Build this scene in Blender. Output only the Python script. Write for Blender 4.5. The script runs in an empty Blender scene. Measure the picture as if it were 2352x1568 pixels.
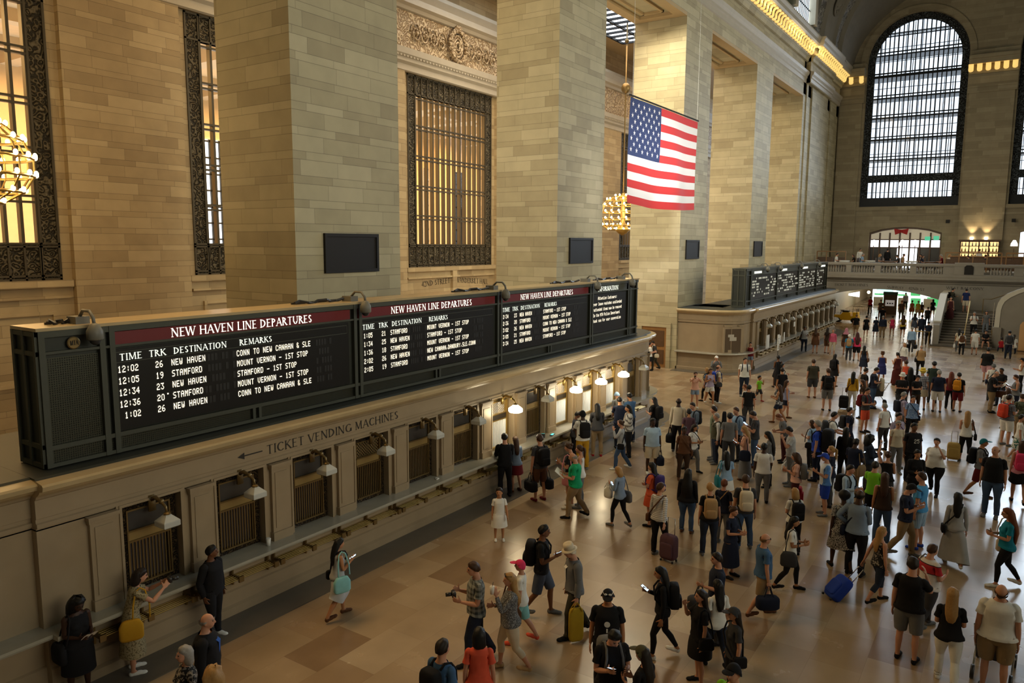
import bpy, bmesh, math, random
import numpy as np
from mathutils import Vector, Matrix
random.seed(7)
SC = bpy.context.scene
COL = SC.collection
PI = math.pi
# ---------------------------------------------------------------- helpers
class MB:
    """collects plain geometry and links it as one mesh object"""
    def __init__(s): s.v = []; s.f = []
    def quad(s, *p):
        n = len(s.v); s.v += [tuple(q) for q in p]; s.f.append(tuple(range(n, n + len(p)))); return s
    def box(s, x0, x1, y0, y1, z0, z1, M=None):
        n = len(s.v)
        P = [(x0,y0,z0),(x1,y0,z0),(x1,y1,z0),(x0,y1,z0),(x0,y0,z1),(x1,y0,z1),(x1,y1,z1),(x0,y1,z1)]
        if M is not None: P = [tuple(M @ Vector(p)) for p in P]
        s.v += P
        s.f += [tuple(n+i for i in f) for f in ((3,2,1,0),(4,5,6,7),(0,1,5,4),(1,2,6,5),(2,3,7,6),(3,0,4,7))]
        return s
    def prism(s, poly, a, b, ax='y'):
        """polygon (2D) pushed from a to b along an axis; poly is (x,z) for y, (y,z) for x, (x,y) for z"""
        n = len(s.v); k = len(poly)
        def P(q, t): return (q[0], t, q[1]) if ax == 'y' else ((t, q[0], q[1]) if ax == 'x' else (q[0], q[1], t))
        s.v += [P(q, a) for q in poly] + [P(q, b) for q in poly]
        s.f.append(tuple(range(n, n+k))); s.f.append(tuple(range(n+2*k-1, n+k-1, -1)))
        for i in range(k): j = (i+1) % k; s.f.append((n+i, n+k+i, n+k+j, n+j))
        return s
    def tube(s, pts, r, n=6, caps=True):
        pts = [Vector(p) for p in pts]; base = len(s.v); m = len(pts)
        rr = r if isinstance(r, (list, tuple)) else [r]*m
        pa = None
        for i, p in enumerate(pts):
            d = (pts[min(i+1,m-1)] - pts[max(i-1,0)]).normalized()
            if pa is None: a = d.cross(Vector((0,0,1)) if abs(d.z) < .9 else Vector((0,1,0)))
            else: a = pa - d*pa.dot(d)
            if a.length < 1e-4: a = d.orthogonal()
            a.normalize(); pa = a; b = d.cross(a)
            for k in range(n):
                t = 2*PI*k/n; s.v.append(tuple(p + (a*math.cos(t) + b*math.sin(t))*rr[i]))
        for i in range(m-1):
            for k in range(n):
                k2 = (k+1) % n; s.f.append((base+i*n+k, base+i*n+k2, base+(i+1)*n+k2, base+(i+1)*n+k))
        if caps:
            s.f.append(tuple(base+k for k in range(n-1,-1,-1))); s.f.append(tuple(base+(m-1)*n+k for k in range(n)))
        return s
    def lathe(s, prof, c=(0,0,0), n=12, M=None):
        base = len(s.v); c = Vector(c)
        for r, z in prof:
            for k in range(n):
                t = 2*PI*k/n; p = Vector((r*math.cos(t), r*math.sin(t), z))
                if M is not None: p = M @ p
                s.v.append(tuple(p + c))
        for i in range(len(prof)-1):
            for k in range(n):
                k2 = (k+1) % n; s.f.append((base+i*n+k, base+i*n+k2, base+(i+1)*n+k2, base+(i+1)*n+k))
        s.f.append(tuple(base+k for k in range(n-1,-1,-1))); s.f.append(tuple(base+(len(prof)-1)*n+k for k in range(n)))
        return s
    def ball(s, c, r, n=8, m=6):
        rx, ry, rz = r if isinstance(r, (tuple, list)) else (r, r, r)
        pr = [(math.sin(PI*i/m), -math.cos(PI*i/m)) for i in range(m+1)]
        pr[0] = (1e-3, -1); pr[-1] = (1e-3, 1)
        return s.lathe(pr, c, n, Matrix.Diagonal((rx, ry, rz)))
    def sweep(s, prof, path):
        """prof: (d,z) outward offset and height; path: ((x,y),(nx,ny)) outline with outward normals"""
        base = len(s.v); k = len(prof)
        for (x, y), (nx, ny) in path:
            for d, z in prof: s.v.append((x + nx*d, y + ny*d, z))
        for i in range(len(path)-1):
            for j in range(k-1):
                s.f.append((base+i*k+j, base+(i+1)*k+j, base+(i+1)*k+j+1, base+i*k+j+1))
        return s
    def add(s, o, M=None):
        n = len(s.v); s.v += [tuple(M @ Vector(p)) for p in o.v] if M is not None else o.v
        s.f += [tuple(n+i for i in f) for f in o.f]; return s
    def build(s, name, m, parent=None, smooth=False, loc=None, rz=0, kind=None):
        me = bpy.data.meshes.new(name); me.from_pydata(s.v, [], s.f)
        if smooth: me.polygons.foreach_set('use_smooth', [True]*len(me.polygons))
        if m is not None: me.materials.append(m)
        o = bpy.data.objects.new(name, me); COL.objects.link(o)
        if parent is not None: o.parent = parent
        if loc is not None: o.location = loc
        o.rotation_euler.z = rz
        if kind: o['kind'] = kind
        return o
def tag(o, label, cat, group=None, kind=None):
    o['label'] = label; o['category'] = cat
    if group: o['group'] = group
    if kind: o['kind'] = kind
    return o
def thing(name, label, cat, loc=(0,0,0), rz=0, group=None):
    o = bpy.data.objects.new(name, None); COL.objects.link(o); o.location = loc; o.rotation_euler.z = rz
    o.empty_display_size = .1
    return tag(o, label, cat, group)
def copy_tree(o, parent=None):
    c = o.copy(); COL.objects.link(c)
    if parent is not None: c.parent = parent
    for ch in list(o.children): copy_tree(ch, c)
    return c
def R2(a): return math.radians(a)
# ---------------------------------------------------------------- materials
def lin(c):
    return tuple(((x/12.92) if x <= .04045 else ((x+.055)/1.055)**2.4) for x in c)
def hexc(h): return lin([int(h[i:i+2],16)/255 for i in (0,2,4)])
class NT:
    def __init__(s, name):
        s.m = bpy.data.materials.new(name); s.m.use_nodes = True
        s.t = s.m.node_tree; s.n = s.t.nodes; s.l = s.t.links; s.b = s.n['Principled BSDF']
    def add(s, ty, **k):
        n = s.n.new(ty)
        for a, b in k.items(): setattr(n, a, b)
        return n
    def ln(s, a, b): s.l.new(a, b)
    def math(s, op, a, b=None, c=None):
        n = s.n.new('ShaderNodeMath'); n.operation = op
        for i, x in enumerate((a, b, c)):
            if x is None: continue
            if isinstance(x, (int, float)): n.inputs[i].default_value = x
            else: s.l.new(x, n.inputs[i])
        return n.outputs[0]
    def mix(s, f, a, b, bt='MIX'):
        n = s.n.new('ShaderNodeMix'); n.data_type = 'RGBA'; n.blend_type = bt
        for sock, x in ((n.inputs[0], f), (n.inputs[6], a), (n.inputs[7], b)):
            if isinstance(x, (int, float)): sock.default_value = x
            elif isinstance(x, tuple): sock.default_value = (*x[:3], 1)
            else: s.l.new(x, sock)
        return n.outputs[2]
    def ramp(s, fac, stops):
        n = s.n.new('ShaderNodeValToRGB'); e = n.color_ramp.elements
        while len(e) < len(stops): e.new(.5)
        for q, (p, c) in zip(e, stops): q.position = p; q.color = (*c, 1)
        s.l.new(fac, n.inputs[0]); return n.outputs[0]
MATS = {}
def pm(name, col, rough=.6, metal=0, emit=0, ecol=None, spec=.5, noise=0, nscale=3, bump=0):
    if name in MATS: return MATS[name]
    t = NT(name); b = t.b
    b.inputs['Base Color'].default_value = (*col, 1); b.inputs['Roughness'].default_value = rough
    b.inputs['Metallic'].default_value = metal; b.inputs['Specular IOR Level'].default_value = spec
    if emit:
        b.inputs['Emission Color'].default_value = (*(ecol or col), 1); b.inputs['Emission Strength'].default_value = emit
    if noise or bump:
        g = t.add('ShaderNodeNewGeometry'); nz = t.add('ShaderNodeTexNoise'); nz.inputs['Scale'].default_value = nscale
        nz.inputs['Detail'].default_value = 5; t.ln(g.outputs['Position'], nz.inputs['Vector'])
        if noise:
            c = t.mix(nz.outputs['Fac'], tuple(x*(1-noise) for x in col), tuple(min(1, x*(1+noise)) for x in col))
            t.ln(c, b.inputs['Base Color'])
        if bump:
            bp = t.add('ShaderNodeBump'); bp.inputs['Strength'].default_value = bump; bp.inputs['Distance'].default_value = .03
            t.ln(nz.outputs['Fac'], bp.inputs['Height']); t.ln(bp.outputs['Normal'], b.inputs['Normal'])
    MATS[name] = t.m; return t.m
def stone(name, c0, c1, c2, tall=.41, thin=.21, w=1.3, mort=.55, gap=.007, rough=.62, off=0.0):
    """ashlar: alternate tall and thin courses, random block tints, dark joints (world metres)"""
    t = NT(name); g = t.add('ShaderNodeNewGeometry')
    sp = t.add('ShaderNodeSeparateXYZ'); t.ln(g.outputs['Position'], sp.inputs[0])
    sn = t.add('ShaderNodeSeparateXYZ'); t.ln(g.outputs['Normal'], sn.inputs[0])
    isx = t.math('GREATER_THAN', t.math('ABSOLUTE', sn.outputs[0]), .6)
    u = t.math('ADD', t.math('MULTIPLY', sp.outputs[0], t.math('SUBTRACT', 1, isx)), t.math('MULTIPLY', sp.outputs[1], isx))
    P = tall + thin
    zz = t.math('DIVIDE', t.math('ADD', sp.outputs[2], off), P)
    k = t.math('FLOOR', zz); f = t.math('SUBTRACT', zz, k)
    top = t.math('GREATER_THAN', f, tall/P); row = t.math('ADD', t.math('MULTIPLY', k, 2), top)
    fm = t.math('MULTIPLY', f, P)
    d = t.math('MINIMUM', t.math('MINIMUM', fm, t.math('ABSOLUTE', t.math('SUBTRACT', fm, tall))), t.math('SUBTRACT', P, fm))
    wn = t.add('ShaderNodeTexWhiteNoise', noise_dimensions='1D'); t.ln(row, wn.inputs['W'])
    uu = t.math('ADD', t.math('DIVIDE', u, w), t.math('MULTIPLY', wn.outputs['Value'], 3.0))
    cc = t.math('FLOOR', uu); fu = t.math('SUBTRACT', uu, cc)
    dv = t.math('MULTIPLY', t.math('MINIMUM', fu, t.math('SUBTRACT', 1, fu)), w)
    cv = t.add('ShaderNodeCombineXYZ'); t.ln(row, cv.inputs[0]); t.ln(cc, cv.inputs[1]); t.ln(isx, cv.inputs[2])
    w3 = t.add('ShaderNodeTexWhiteNoise', noise_dimensions='3D'); t.ln(cv.outputs[0], w3.inputs['Vector'])
    col = t.ramp(w3.outputs['Value'], [(0, c0), (.5, c1), (1, c2)])
    nz = t.add('ShaderNodeTexNoise'); nz.inputs['Scale'].default_value = 1.6; nz.inputs['Detail'].default_value = 7
    t.ln(g.outputs['Position'], nz.inputs['Vector'])
    sh = t.math('ADD', t.math('MULTIPLY', nz.outputs['Fac'], .35), .83)
    col = t.mix(1.0, col, sh, 'MULTIPLY')
    dm = t.math('MINIMUM', d, t.math('ADD', dv, .002))
    line = t.math('LESS_THAN', dm, gap)
    col = t.mix(line, col, t.mix(1.0, col, (mort,)*3, 'MULTIPLY'))
    t.ln(col, t.b.inputs['Base Color']); t.b.inputs['Roughness'].default_value = rough
    bp = t.add('ShaderNodeBump'); bp.inputs['Strength'].default_value = .5; bp.inputs['Distance'].default_value = .01
    t.ln(t.math('SUBTRACT', 1, line), bp.inputs['Height']); t.ln(bp.outputs['Normal'], t.b.inputs['Normal'])
    return t.m
def floor_mat():
    t = NT('marble_floor'); g = t.add('ShaderNodeNewGeometry')
    sp = t.add('ShaderNodeSeparateXYZ'); t.ln(g.outputs['Position'], sp.inputs[0])
    W, H = 1.25, .82
    yy = t.math('DIVIDE', sp.outputs[1], H); r = t.math('FLOOR', yy); fy = t.math('SUBTRACT', yy, r)
    wn = t.add('ShaderNodeTexWhiteNoise', noise_dimensions='1D'); t.ln(r, wn.inputs['W'])
    xx = t.math('ADD', t.math('DIVIDE', sp.outputs[0], W), t.math('MULTIPLY', wn.outputs['Value'], 2)); c = t.math('FLOOR', xx); fx = t.math('SUBTRACT', xx, c)
    cv = t.add('ShaderNodeCombineXYZ'); t.ln(r, cv.inputs[0]); t.ln(c, cv.inputs[1])
    w3 = t.add('ShaderNodeTexWhiteNoise', noise_dimensions='3D'); t.ln(cv.outputs[0], w3.inputs['Vector'])
    col = t.ramp(w3.outputs['Value'], [(0, (0.232,0.150,0.086)), (.25, (0.310,0.215,0.129)), (.6, (0.353,0.258,0.159)), (1, (0.413,0.318,0.211))])
    nz = t.add('ShaderNodeTexNoise'); nz.inputs['Scale'].default_value = 1.3; nz.inputs['Detail'].default_value = 6
    t.ln(g.outputs['Position'], nz.inputs['Vector'])
    col = t.mix(1.0, col, t.math('ADD', t.math('MULTIPLY', nz.outputs['Fac'], .5), .75), 'MULTIPLY')
    d = t.math('MINIMUM', t.math('MULTIPLY', t.math('MINIMUM', fx, t.math('SUBTRACT', 1, fx)), W), t.math('MULTIPLY', t.math('MINIMUM', fy, t.math('SUBTRACT', 1, fy)), H))
    col = t.mix(t.math('MULTIPLY', t.math('LESS_THAN', d, .005), .2), col, (.1,.07,.045))
    t.ln(col, t.b.inputs['Base Color'])
    t.ln(t.math('ADD', t.math('MULTIPLY', nz.outputs['Fac'], .16), .17), t.b.inputs['Roughness'])
    t.b.inputs['Specular IOR Level'].default_value = .42
    return t.m
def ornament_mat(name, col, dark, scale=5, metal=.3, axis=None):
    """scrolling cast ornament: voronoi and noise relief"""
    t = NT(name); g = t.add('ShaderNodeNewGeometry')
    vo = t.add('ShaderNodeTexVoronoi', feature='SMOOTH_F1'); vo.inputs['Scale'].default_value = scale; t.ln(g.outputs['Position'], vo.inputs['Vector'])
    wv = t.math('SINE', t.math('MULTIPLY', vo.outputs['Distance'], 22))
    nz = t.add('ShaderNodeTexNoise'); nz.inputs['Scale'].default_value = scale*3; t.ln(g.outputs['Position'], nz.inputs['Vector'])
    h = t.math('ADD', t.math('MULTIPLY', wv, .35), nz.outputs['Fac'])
    c = t.ramp(h, [(.3, dark), (.75, col)])  # hollows of the relief darkened, their shade put into the colour
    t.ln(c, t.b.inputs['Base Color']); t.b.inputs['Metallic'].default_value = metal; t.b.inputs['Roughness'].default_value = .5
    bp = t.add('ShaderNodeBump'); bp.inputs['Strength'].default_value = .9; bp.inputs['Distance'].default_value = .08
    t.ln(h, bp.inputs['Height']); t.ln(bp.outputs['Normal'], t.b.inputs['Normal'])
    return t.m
def glass_mat(name, tint=(1,1,1), refl=.06, rough=.02):
    m = bpy.data.materials.new(name); m.use_nodes = True; n = m.node_tree.nodes; n.clear(); l = m.node_tree.links
    o = n.new('ShaderNodeOutputMaterial'); mx = n.new('ShaderNodeMixShader'); tr = n.new('ShaderNodeBsdfTransparent'); gl = n.new('ShaderNodeBsdfGlossy')
    tr.inputs[0].default_value = (*tint, 1); gl.inputs['Roughness'].default_value = rough; mx.inputs[0].default_value = refl
    l.new(tr.outputs[0], mx.inputs[1]); l.new(gl.outputs[0], mx.inputs[2]); l.new(mx.outputs[0], o.inputs[0]); return m
def lattice_mat(name, col, sx, diag=True, thr=.2):
    """see-through metal mesh: alpha cut by a diamond or square lattice in world metres"""
    t = NT(name); g = t.add('ShaderNodeNewGeometry'); sp = t.add('ShaderNodeSeparateXYZ'); t.ln(g.outputs['Position'], sp.inputs[0])
    a = t.math('ADD', sp.outputs[0], sp.outputs[1])
    if diag: u, v = t.math('ADD', a, sp.outputs[2]), t.math('SUBTRACT', a, sp.outputs[2])
    else: u, v = a, sp.outputs[2]
    def ln_(q): return t.math('LESS_THAN', t.math('ABSOLUTE', t.math('SUBTRACT', t.math('FRACT', t.math('DIVIDE', q, sx)), .5)), thr/2)
    al = t.math('MAXIMUM', ln_(u), ln_(v))
    t.b.inputs['Base Color'].default_value = (*col, 1); t.b.inputs['Metallic'].default_value = .8; t.b.inputs['Roughness'].default_value = .4
    t.ln(al, t.b.inputs['Alpha']); return t.m
def area(name, loc, target, size, power, col, size_y=None, spread=None):
    L = bpy.data.lights.new(name, 'AREA'); L.energy = power; L.color = col; L.shape = 'RECTANGLE' if size_y else 'SQUARE'
    L.size = size
    if size_y: L.size_y = size_y
    if spread: L.spread = spread
    o = bpy.data.objects.new(name, L); COL.objects.link(o); o.location = loc
    d = Vector(target) - Vector(loc); o.rotation_euler = d.to_track_quat('-Z', 'Y').to_euler(); return o
def point(name, loc, power, col, r=.1):
    L = bpy.data.lights.new(name, 'POINT'); L.energy = power; L.color = col; L.shadow_soft_size = r
    o = bpy.data.objects.new(name, L); COL.objects.link(o); o.location = loc; return o
def spot(name, loc, target, power, col, ang=90, r=.2, blend=.6):
    L = bpy.data.lights.new(name, 'SPOT'); L.energy = power; L.color = col; L.spot_size = R2(ang); L.spot_blend = blend; L.shadow_soft_size = r
    o = bpy.data.objects.new(name, L); COL.objects.link(o); o.location = loc
    o.rotation_euler = (Vector(target)-Vector(loc)).to_track_quat('-Z', 'Y').to_euler(); return o
# ---------------------------------------------------------------- lettering
# stroke letters on a 1-high grid, (x0,y0,x1,y1,weight) with weight 1 thick, 0 thin; arcs as (cx,cy,rx,ry,a0,a1)
def _A(cx, cy, rx, ry, a0, a1): return ('a', cx, cy, rx, ry, a0, a1)
SERIF = {
 'A': (.72, [(.05,0,.36,1,0),(.36,1,.67,0,1),(.17,.36,.55,.36,0)], [(.05,0),(.67,0)]),
 'B': (.6, [(.12,0,.12,1,1), _A(.12,.76,.34,.24,-90,90), _A(.12,.27,.42,.27,-90,90)], [(.1,0),(.1,1)]),
 'C': (.72, [_A(.42,.5,.37,.5,45,315)], []),
 'D': (.74, [(.12,0,.12,1,1), _A(.14,.5,.53,.5,-90,90)], [(.1,0),(.1,1)]),
 'E': (.58, [(.12,0,.12,1,1),(.12,1,.5,1,0),(.12,.53,.42,.53,0),(.12,0,.52,0,0)], [(.1,0),(.1,1)]),
 'F': (.54, [(.12,0,.12,1,1),(.12,1,.5,1,0),(.12,.52,.42,.52,0)], [(.12,0),(.1,1)]),
 'G': (.76, [_A(.42,.5,.37,.5,45,335),(.7,.05,.7,.42,1)], [(.68,.42)]),
 'H': (.78, [(.13,0,.13,1,1),(.65,0,.65,1,1),(.13,.52,.65,.52,0)], [(.13,0),(.13,1),(.65,0),(.65,1)]),
 'I': (.28, [(.14,0,.14,1,1)], [(.14,0),(.14,1)]),
 'K': (.7, [(.13,0,.13,1,1),(.13,.45,.56,1,0),(.26,.58,.64,0,1)], [(.13,0),(.13,1),(.56,1),(.64,0)]),
 'L': (.56, [(.12,0,.12,1,1),(.12,0,.52,0,0)], [(.12,0),(.12,1)]),
 'M': (.92, [(.14,0,.17,1,0),(.17,1,.45,.05,1),(.45,.05,.75,1,0),(.75,1,.79,0,1)], [(.14,0),(.79,0),(.15,1),(.77,1)]),
 'N': (.8, [(.13,0,.13,1,0),(.13,1,.66,0,1),(.66,0,.66,1,0)], [(.13,0),(.12,1),(.66,1)]),
 'O': (.82, [_A(.41,.5,.36,.5,0,360)], []),
 'P': (.58, [(.12,0,.12,1,1), _A(.12,.73,.38,.27,-90,90)], [(.12,0),(.1,1)]),
 'R': (.66, [(.12,0,.12,1,1), _A(.12,.75,.36,.25,-90,90),(.26,.5,.6,0,1)], [(.12,0),(.1,1),(.6,0)]),
 'S': (.54, [_A(.27,.75,.2,.25,30,270), _A(.27,.25,.21,.25,-150,90)], []),
 'T': (.64, [(.32,0,.32,1,1),(.04,1,.6,1,0)], [(.32,0)]),
 'U': (.76, [(.13,.33,.13,1,1),(.63,.33,.63,1,0), _A(.38,.33,.25,.33,180,360)], [(.13,1),(.63,1)]),
 'V': (.72, [(.06,1,.36,0,1),(.36,0,.66,1,0)], [(.06,1),(.66,1)]),
 'W': (1.02, [(.05,1,.29,0,1),(.29,0,.51,1,0),(.51,1,.73,0,1),(.73,0,.97,1,0)], [(.05,1),(.51,1),(.97,1)]),
 'Y': (.68, [(.05,1,.34,.48,1),(.63,1,.34,.48,0),(.34,.48,.34,0,1)], [(.05,1),(.63,1),(.34,0)]),
 '2': (.5, [_A(.24,.74,.2,.26,-30,180),(.41,.6,.05,0,0),(.05,0,.46,0,1)], []),
 '4': (.52, [(.38,0,.38,1,1),(.38,1,.04,.3,0),(.04,.3,.5,.3,0)], []),
 '.': (.4, [(.15,.45,.25,.45,1)], []), ' ': (.34, [], []),
}
def serif_text(txt, h, width=None, thick=.13, thin=.065, sx=1.0, arc=None):
    """flat letters in the local XZ plane from x=0; returns (MB, width). arc=(radius,) bends the line upwards"""
    mb = MB(); x = 0.0; adv = []
    for ch in txt: adv.append((ch, x)); x += SERIF[ch][0]*1.06
    k = (width/(x*h)) if width else sx
    def P(px, py): return (px*h*k, 0.0, py*h)
    def bar(x0, y0, x1, y1, w):
        dx, dy = x1-x0, y1-y0; L = math.hypot(dx, dy) or 1; nx, ny = -dy/L*w/2, dx/L*w/2
        nxk = nx/max(k, .3)
        mb.quad(P(x0+nxk, y0+ny), P(x1+nxk, y1+ny), P(x1-nxk, y1-ny), P(x0-nxk, y0-ny))
    for ch, ox in adv:
        for st in SERIF[ch][1]:
            if st[0] == 'a':
                _, cx, cy, rx, ry, a0, a1 = st; n = max(5, int(abs(a1-a0)/24))
                for i in range(n):
                    t0, t1 = R2(a0+(a1-a0)*i/n), R2(a0+(a1-a0)*(i+1)/n); tm = (t0+t1)/2
                    w = thin + (thick-thin)*abs(math.cos(tm))
                    ins = w/2
                    c = [(ox+cx+(rx-q)*math.cos(t), cy+(ry-q)*math.sin(t)) for t in (t0, t1) for q in (0, w)]
                    mb.quad(P(*c[0]), P(*c[2]), P(*c[3]), P(*c[1]))
            else:
                x0, y0, x1, y1, w = st; th = thick if w else thin
                yy = thin/2
                if y0 == y1: y0 = y1 = min(max(y0, yy), 1-yy)
                bar(ox+x0, y0, ox+x1, y1, th)
        for sx_, sy_ in SERIF[ch][2]:
            y = .025 if sy_ == 0 else (.975 if sy_ == 1 else sy_)
            bar(ox+sx_-.11, y, ox+sx_+.11, y, .05)
    return mb, x*h*k
F57 = dict(zip("ABCDEFGHIJKLMNOPQRSTUVWXYZ0123456789", """0E11111F111111 1E11111E11111E 0E11101010110E 1E11111111111E 1F10101E10101F 1F10101E101010 0E11101711110F 1111111F111111 0E04040404040E 0702020202120C 11121418141211 1010101010101F 111B1515111111 11191915131311 0E11111111110E 1E11111E101010 0E11111115120D 1E11111E141211 0F10100E01011E 1F040404040404 1111111111110E 11111111110A04 111111151515 0A 11110A040A1111 11110A04040404 1F01020408101F 0E11111111110E 040C040404040E 0E11010608101F 1F02040201110E 02060A121F0202 1F101E0101110E 0608101E11110E 1F010204080808 0E11110E11110E 0E11110F01020C""".replace("15 0A","150A").split()))
F57.update({'-':'0000001F000000','&':'0C12140815120D',':':'000404000404 00'.replace(' ',''),',':'00000000040408','.':'00000000000C0C',' ':'0'*14,
 'a':'00000E010F110F','b':'10101E1111111E','c':'00000E1110110E','d':'01010F1111110F','e':'00000E111F100E','f':'0609081C080808','g':'000F11110F010E','h':'10101E11111111','i':'04000C0404040E','k':'10101214181412','l':'0C04040404040E','m':'00001A15151515','n':'00001E11111111','o':'00000E1111110E','p':'00001E111E1010','r':'00001619101010','s':'00000F100E011E','t':'08081C08080906','u':'0000111111130D','v':'000011110A0A04','w':'00001115151 50A'.replace(' ',''),'y':'000011110F010E','P':'1E11111E101010'})
def led_text(txt, h, adv, cw):
    """5x7 matrix characters in local XZ plane, each pitch adv wide, glyph cw wide"""
    mb = MB(); px, pz = cw/5, h/7; ov = .03
    for i, ch in enumerate(txt):
        hx = F57[ch]; rows = [int(hx[2*r:2*r+2], 16) for r in range(7)]
        for r, bits in enumerate(rows):
            c = 0
            while c < 5:
                if bits >> (4-c) & 1:
                    e = c
                    while e < 4 and bits >> (3-e) & 1: e += 1
                    x0, x1 = i*adv + c*px, i*adv + (e+1)*px; z1, z0 = h - r*pz, h-(r+1)*pz
                    mb.quad((x0-ov*px, 0, z0-ov*pz), (x1+ov*px, 0, z0-ov*pz), (x1+ov*px, 0, z1+ov*pz), (x0-ov*px, 0, z1+ov*pz)); c = e+1
                else: c += 1
    return mb
# ================================================================ materials of the place
M_PIER = stone('pier_limestone', (.35,.295,.18), (.43,.375,.235), (.49,.43,.28))
M_WALL = stone('wall_limestone', (.36,.26,.135), (.45,.335,.18), (.52,.40,.225), mort=.5)
M_WEST = stone('west_limestone', (.29,.24,.155), (.35,.29,.19), (.39,.33,.22), mort=.75, w=1.5)
M_FLOOR = floor_mat()
M_BOOTH = pm('booth_marble', (.33,.255,.165), .32, noise=.16, nscale=2.2)
M_BOOTHC = pm('booth_cornice_marble', (.47,.36,.20), .28, noise=.2, nscale=2.5)
M_COUNTER = pm('counter_marble', (.36,.34,.28), .18, noise=.14, nscale=3)
M_CURB = pm('dark_base_stone', (.115,.10,.08), .35, noise=.2, nscale=3)
M_SOFFIT = pm('soffit_stone', (.46,.33,.17), .6, noise=.08, nscale=2)
M_TRIM = pm('moulding_stone', (.45,.40,.32), .5, noise=.1, nscale=2)
M_VAULT = pm('vault_plaster', (.20,.18,.145), .8, noise=.16, nscale=1.2)
M_TEAL = pm('ceiling_teal', (.05,.17,.15), .8, noise=.1)
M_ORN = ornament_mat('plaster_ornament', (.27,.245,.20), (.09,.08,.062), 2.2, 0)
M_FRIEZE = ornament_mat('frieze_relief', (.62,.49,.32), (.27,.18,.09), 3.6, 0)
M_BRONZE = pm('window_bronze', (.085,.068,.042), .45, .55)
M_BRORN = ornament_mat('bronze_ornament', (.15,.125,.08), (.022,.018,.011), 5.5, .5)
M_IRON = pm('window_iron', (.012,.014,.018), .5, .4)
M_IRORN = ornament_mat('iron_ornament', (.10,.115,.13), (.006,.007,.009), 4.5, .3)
M_GREEN = pm('board_green_metal', (.058,.062,.047), .5, .2, noise=.12, nscale=6)
M_GREEND = pm('board_dark_metal', (.030,.034,.028), .55, .2)
M_BLACK = pm('display_black', (.006,.006,.006), .35)
M_MESH = lattice_mat('board_mesh', (.07,.072,.055), .035, False, .5)
M_RED = pm('header_red', (.15,.012,.016), .4)
M_HEADW = pm('header_letters', (.95,.97,.85), .5, emit=1.25, ecol=(.97,1,.86))
M_HEADW2 = pm('column_letters', (.9,.95,.85), .5, emit=.8, ecol=(.95,1,.9))
M_LED = pm('led_letters', (1,.9,.68), .5, emit=1.25, ecol=(1,.92,.74))
M_LEDD = pm('unlit_flaps', (.022,.022,.023), .4)
M_INK = pm('engraved_letters', (.022,.017,.012), .7)
M_BRASS = pm('brass', (.45,.30,.09), .28, .85)
M_BRASSD = pm('old_brass', (.22,.15,.06), .4, .7)
M_SIGN = pm('brass_sign_panel', (.34,.235,.085), .45, .35)
M_SIGND = pm('dark_sign_panel', (.03,.024,.018), .4, .3)
M_BLIND = pm('window_blind', (.075,.062,.066), .6)
M_SMOKE = pm('smoked_glass', (.055,.052,.05), .15)
M_LATT = lattice_mat('grille_lattice', (.40,.30,.14), .075, True, .3)
M_LITIN = pm('lit_interior', (.75,.78,.82), .8, emit=.75, ecol=(.82,.9,1))
M_WHITEGL = pm('lamp_glass_unlit', (.52,.53,.50), .3)
M_LAMPLIT = pm('lamp_glass_lit', (1,.9,.7), .4, emit=11, ecol=(1,.86,.58))
M_BULB = pm('bulb_glow', (1,.8,.45), .4, emit=26, ecol=(1,.72,.34))
M_GOLDGLOW = pm('cornice_gold_glow', (.9,.6,.18), .4, emit=.85, ecol=(1,.66,.20))  # ornament itself glows, standing in for light from hidden bulbs
M_PLAQUE = pm('plaque_bronze', (.012,.010,.009), .5, .4)
M_CAM = pm('camera_grey', (.16,.155,.13), .5)
M_WHITEP = pm('white_paint', (.7,.7,.66), .5)
M_WOOD = pm('dark_wood', (.10,.05,.022), .45, noise=.3, nscale=5)
M_WOODL = pm('honey_wood', (.30,.15,.05), .4, noise=.25, nscale=4)
M_CLOTHW = pm('white_linen', (.7,.7,.68), .8)
M_SHADE = pm('lamp_shade', (1,.95,.85), .7, emit=3.2, ecol=(1,.95,.85))
M_BARGLOW = pm('bar_glow', (1,.7,.35), .6, emit=1.6, ecol=(1,.62,.25))
M_CHROME = pm('steel', (.6,.6,.6), .25, .9)
M_STEP = pm('stair_stone', (.10,.085,.065), .4, noise=.2)
M_STEPN = pm('stair_nosing', (.26,.22,.17), .35)
M_GLASS = glass_mat('window_glass', (.97,.98,1))
M_BALC = pm('balcony_stone', (.27,.25,.215), .45, noise=.12, nscale=2)
M_BALCW = pm('balcony_pale_stone', (.62,.60,.52), .5)
# ================================================================ shell
MB().quad((-10,-23,0),(115,-23,0),(115,29,0),(-10,29,0)).build('floor', M_FLOOR, kind='structure')
MB().box(-10,81,-22.5,-21.5,0,40).build('wall_north', M_WEST, kind='structure')
MB().box(-10,-9,-21.5,29,0,40).build('wall_east', M_WEST, kind='structure')
CYV = -2.9
def ell(a, b, z0, n=28):
    return [(CYV + a*math.cos(PI*i/n), z0 + b*math.sin(PI*i/n)) for i in range(n+1)]
b = MB()
P = ell(18.3, 14.6, 23.4, 40)
for i in range(len(P)-1):
    b.quad((-9,*P[i]), (66,*P[i]), (66,*P[i+1]), (-9,*P[i+1]))
b.build('ceiling', M_TEAL, kind='structure', smooth=True)
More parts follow.
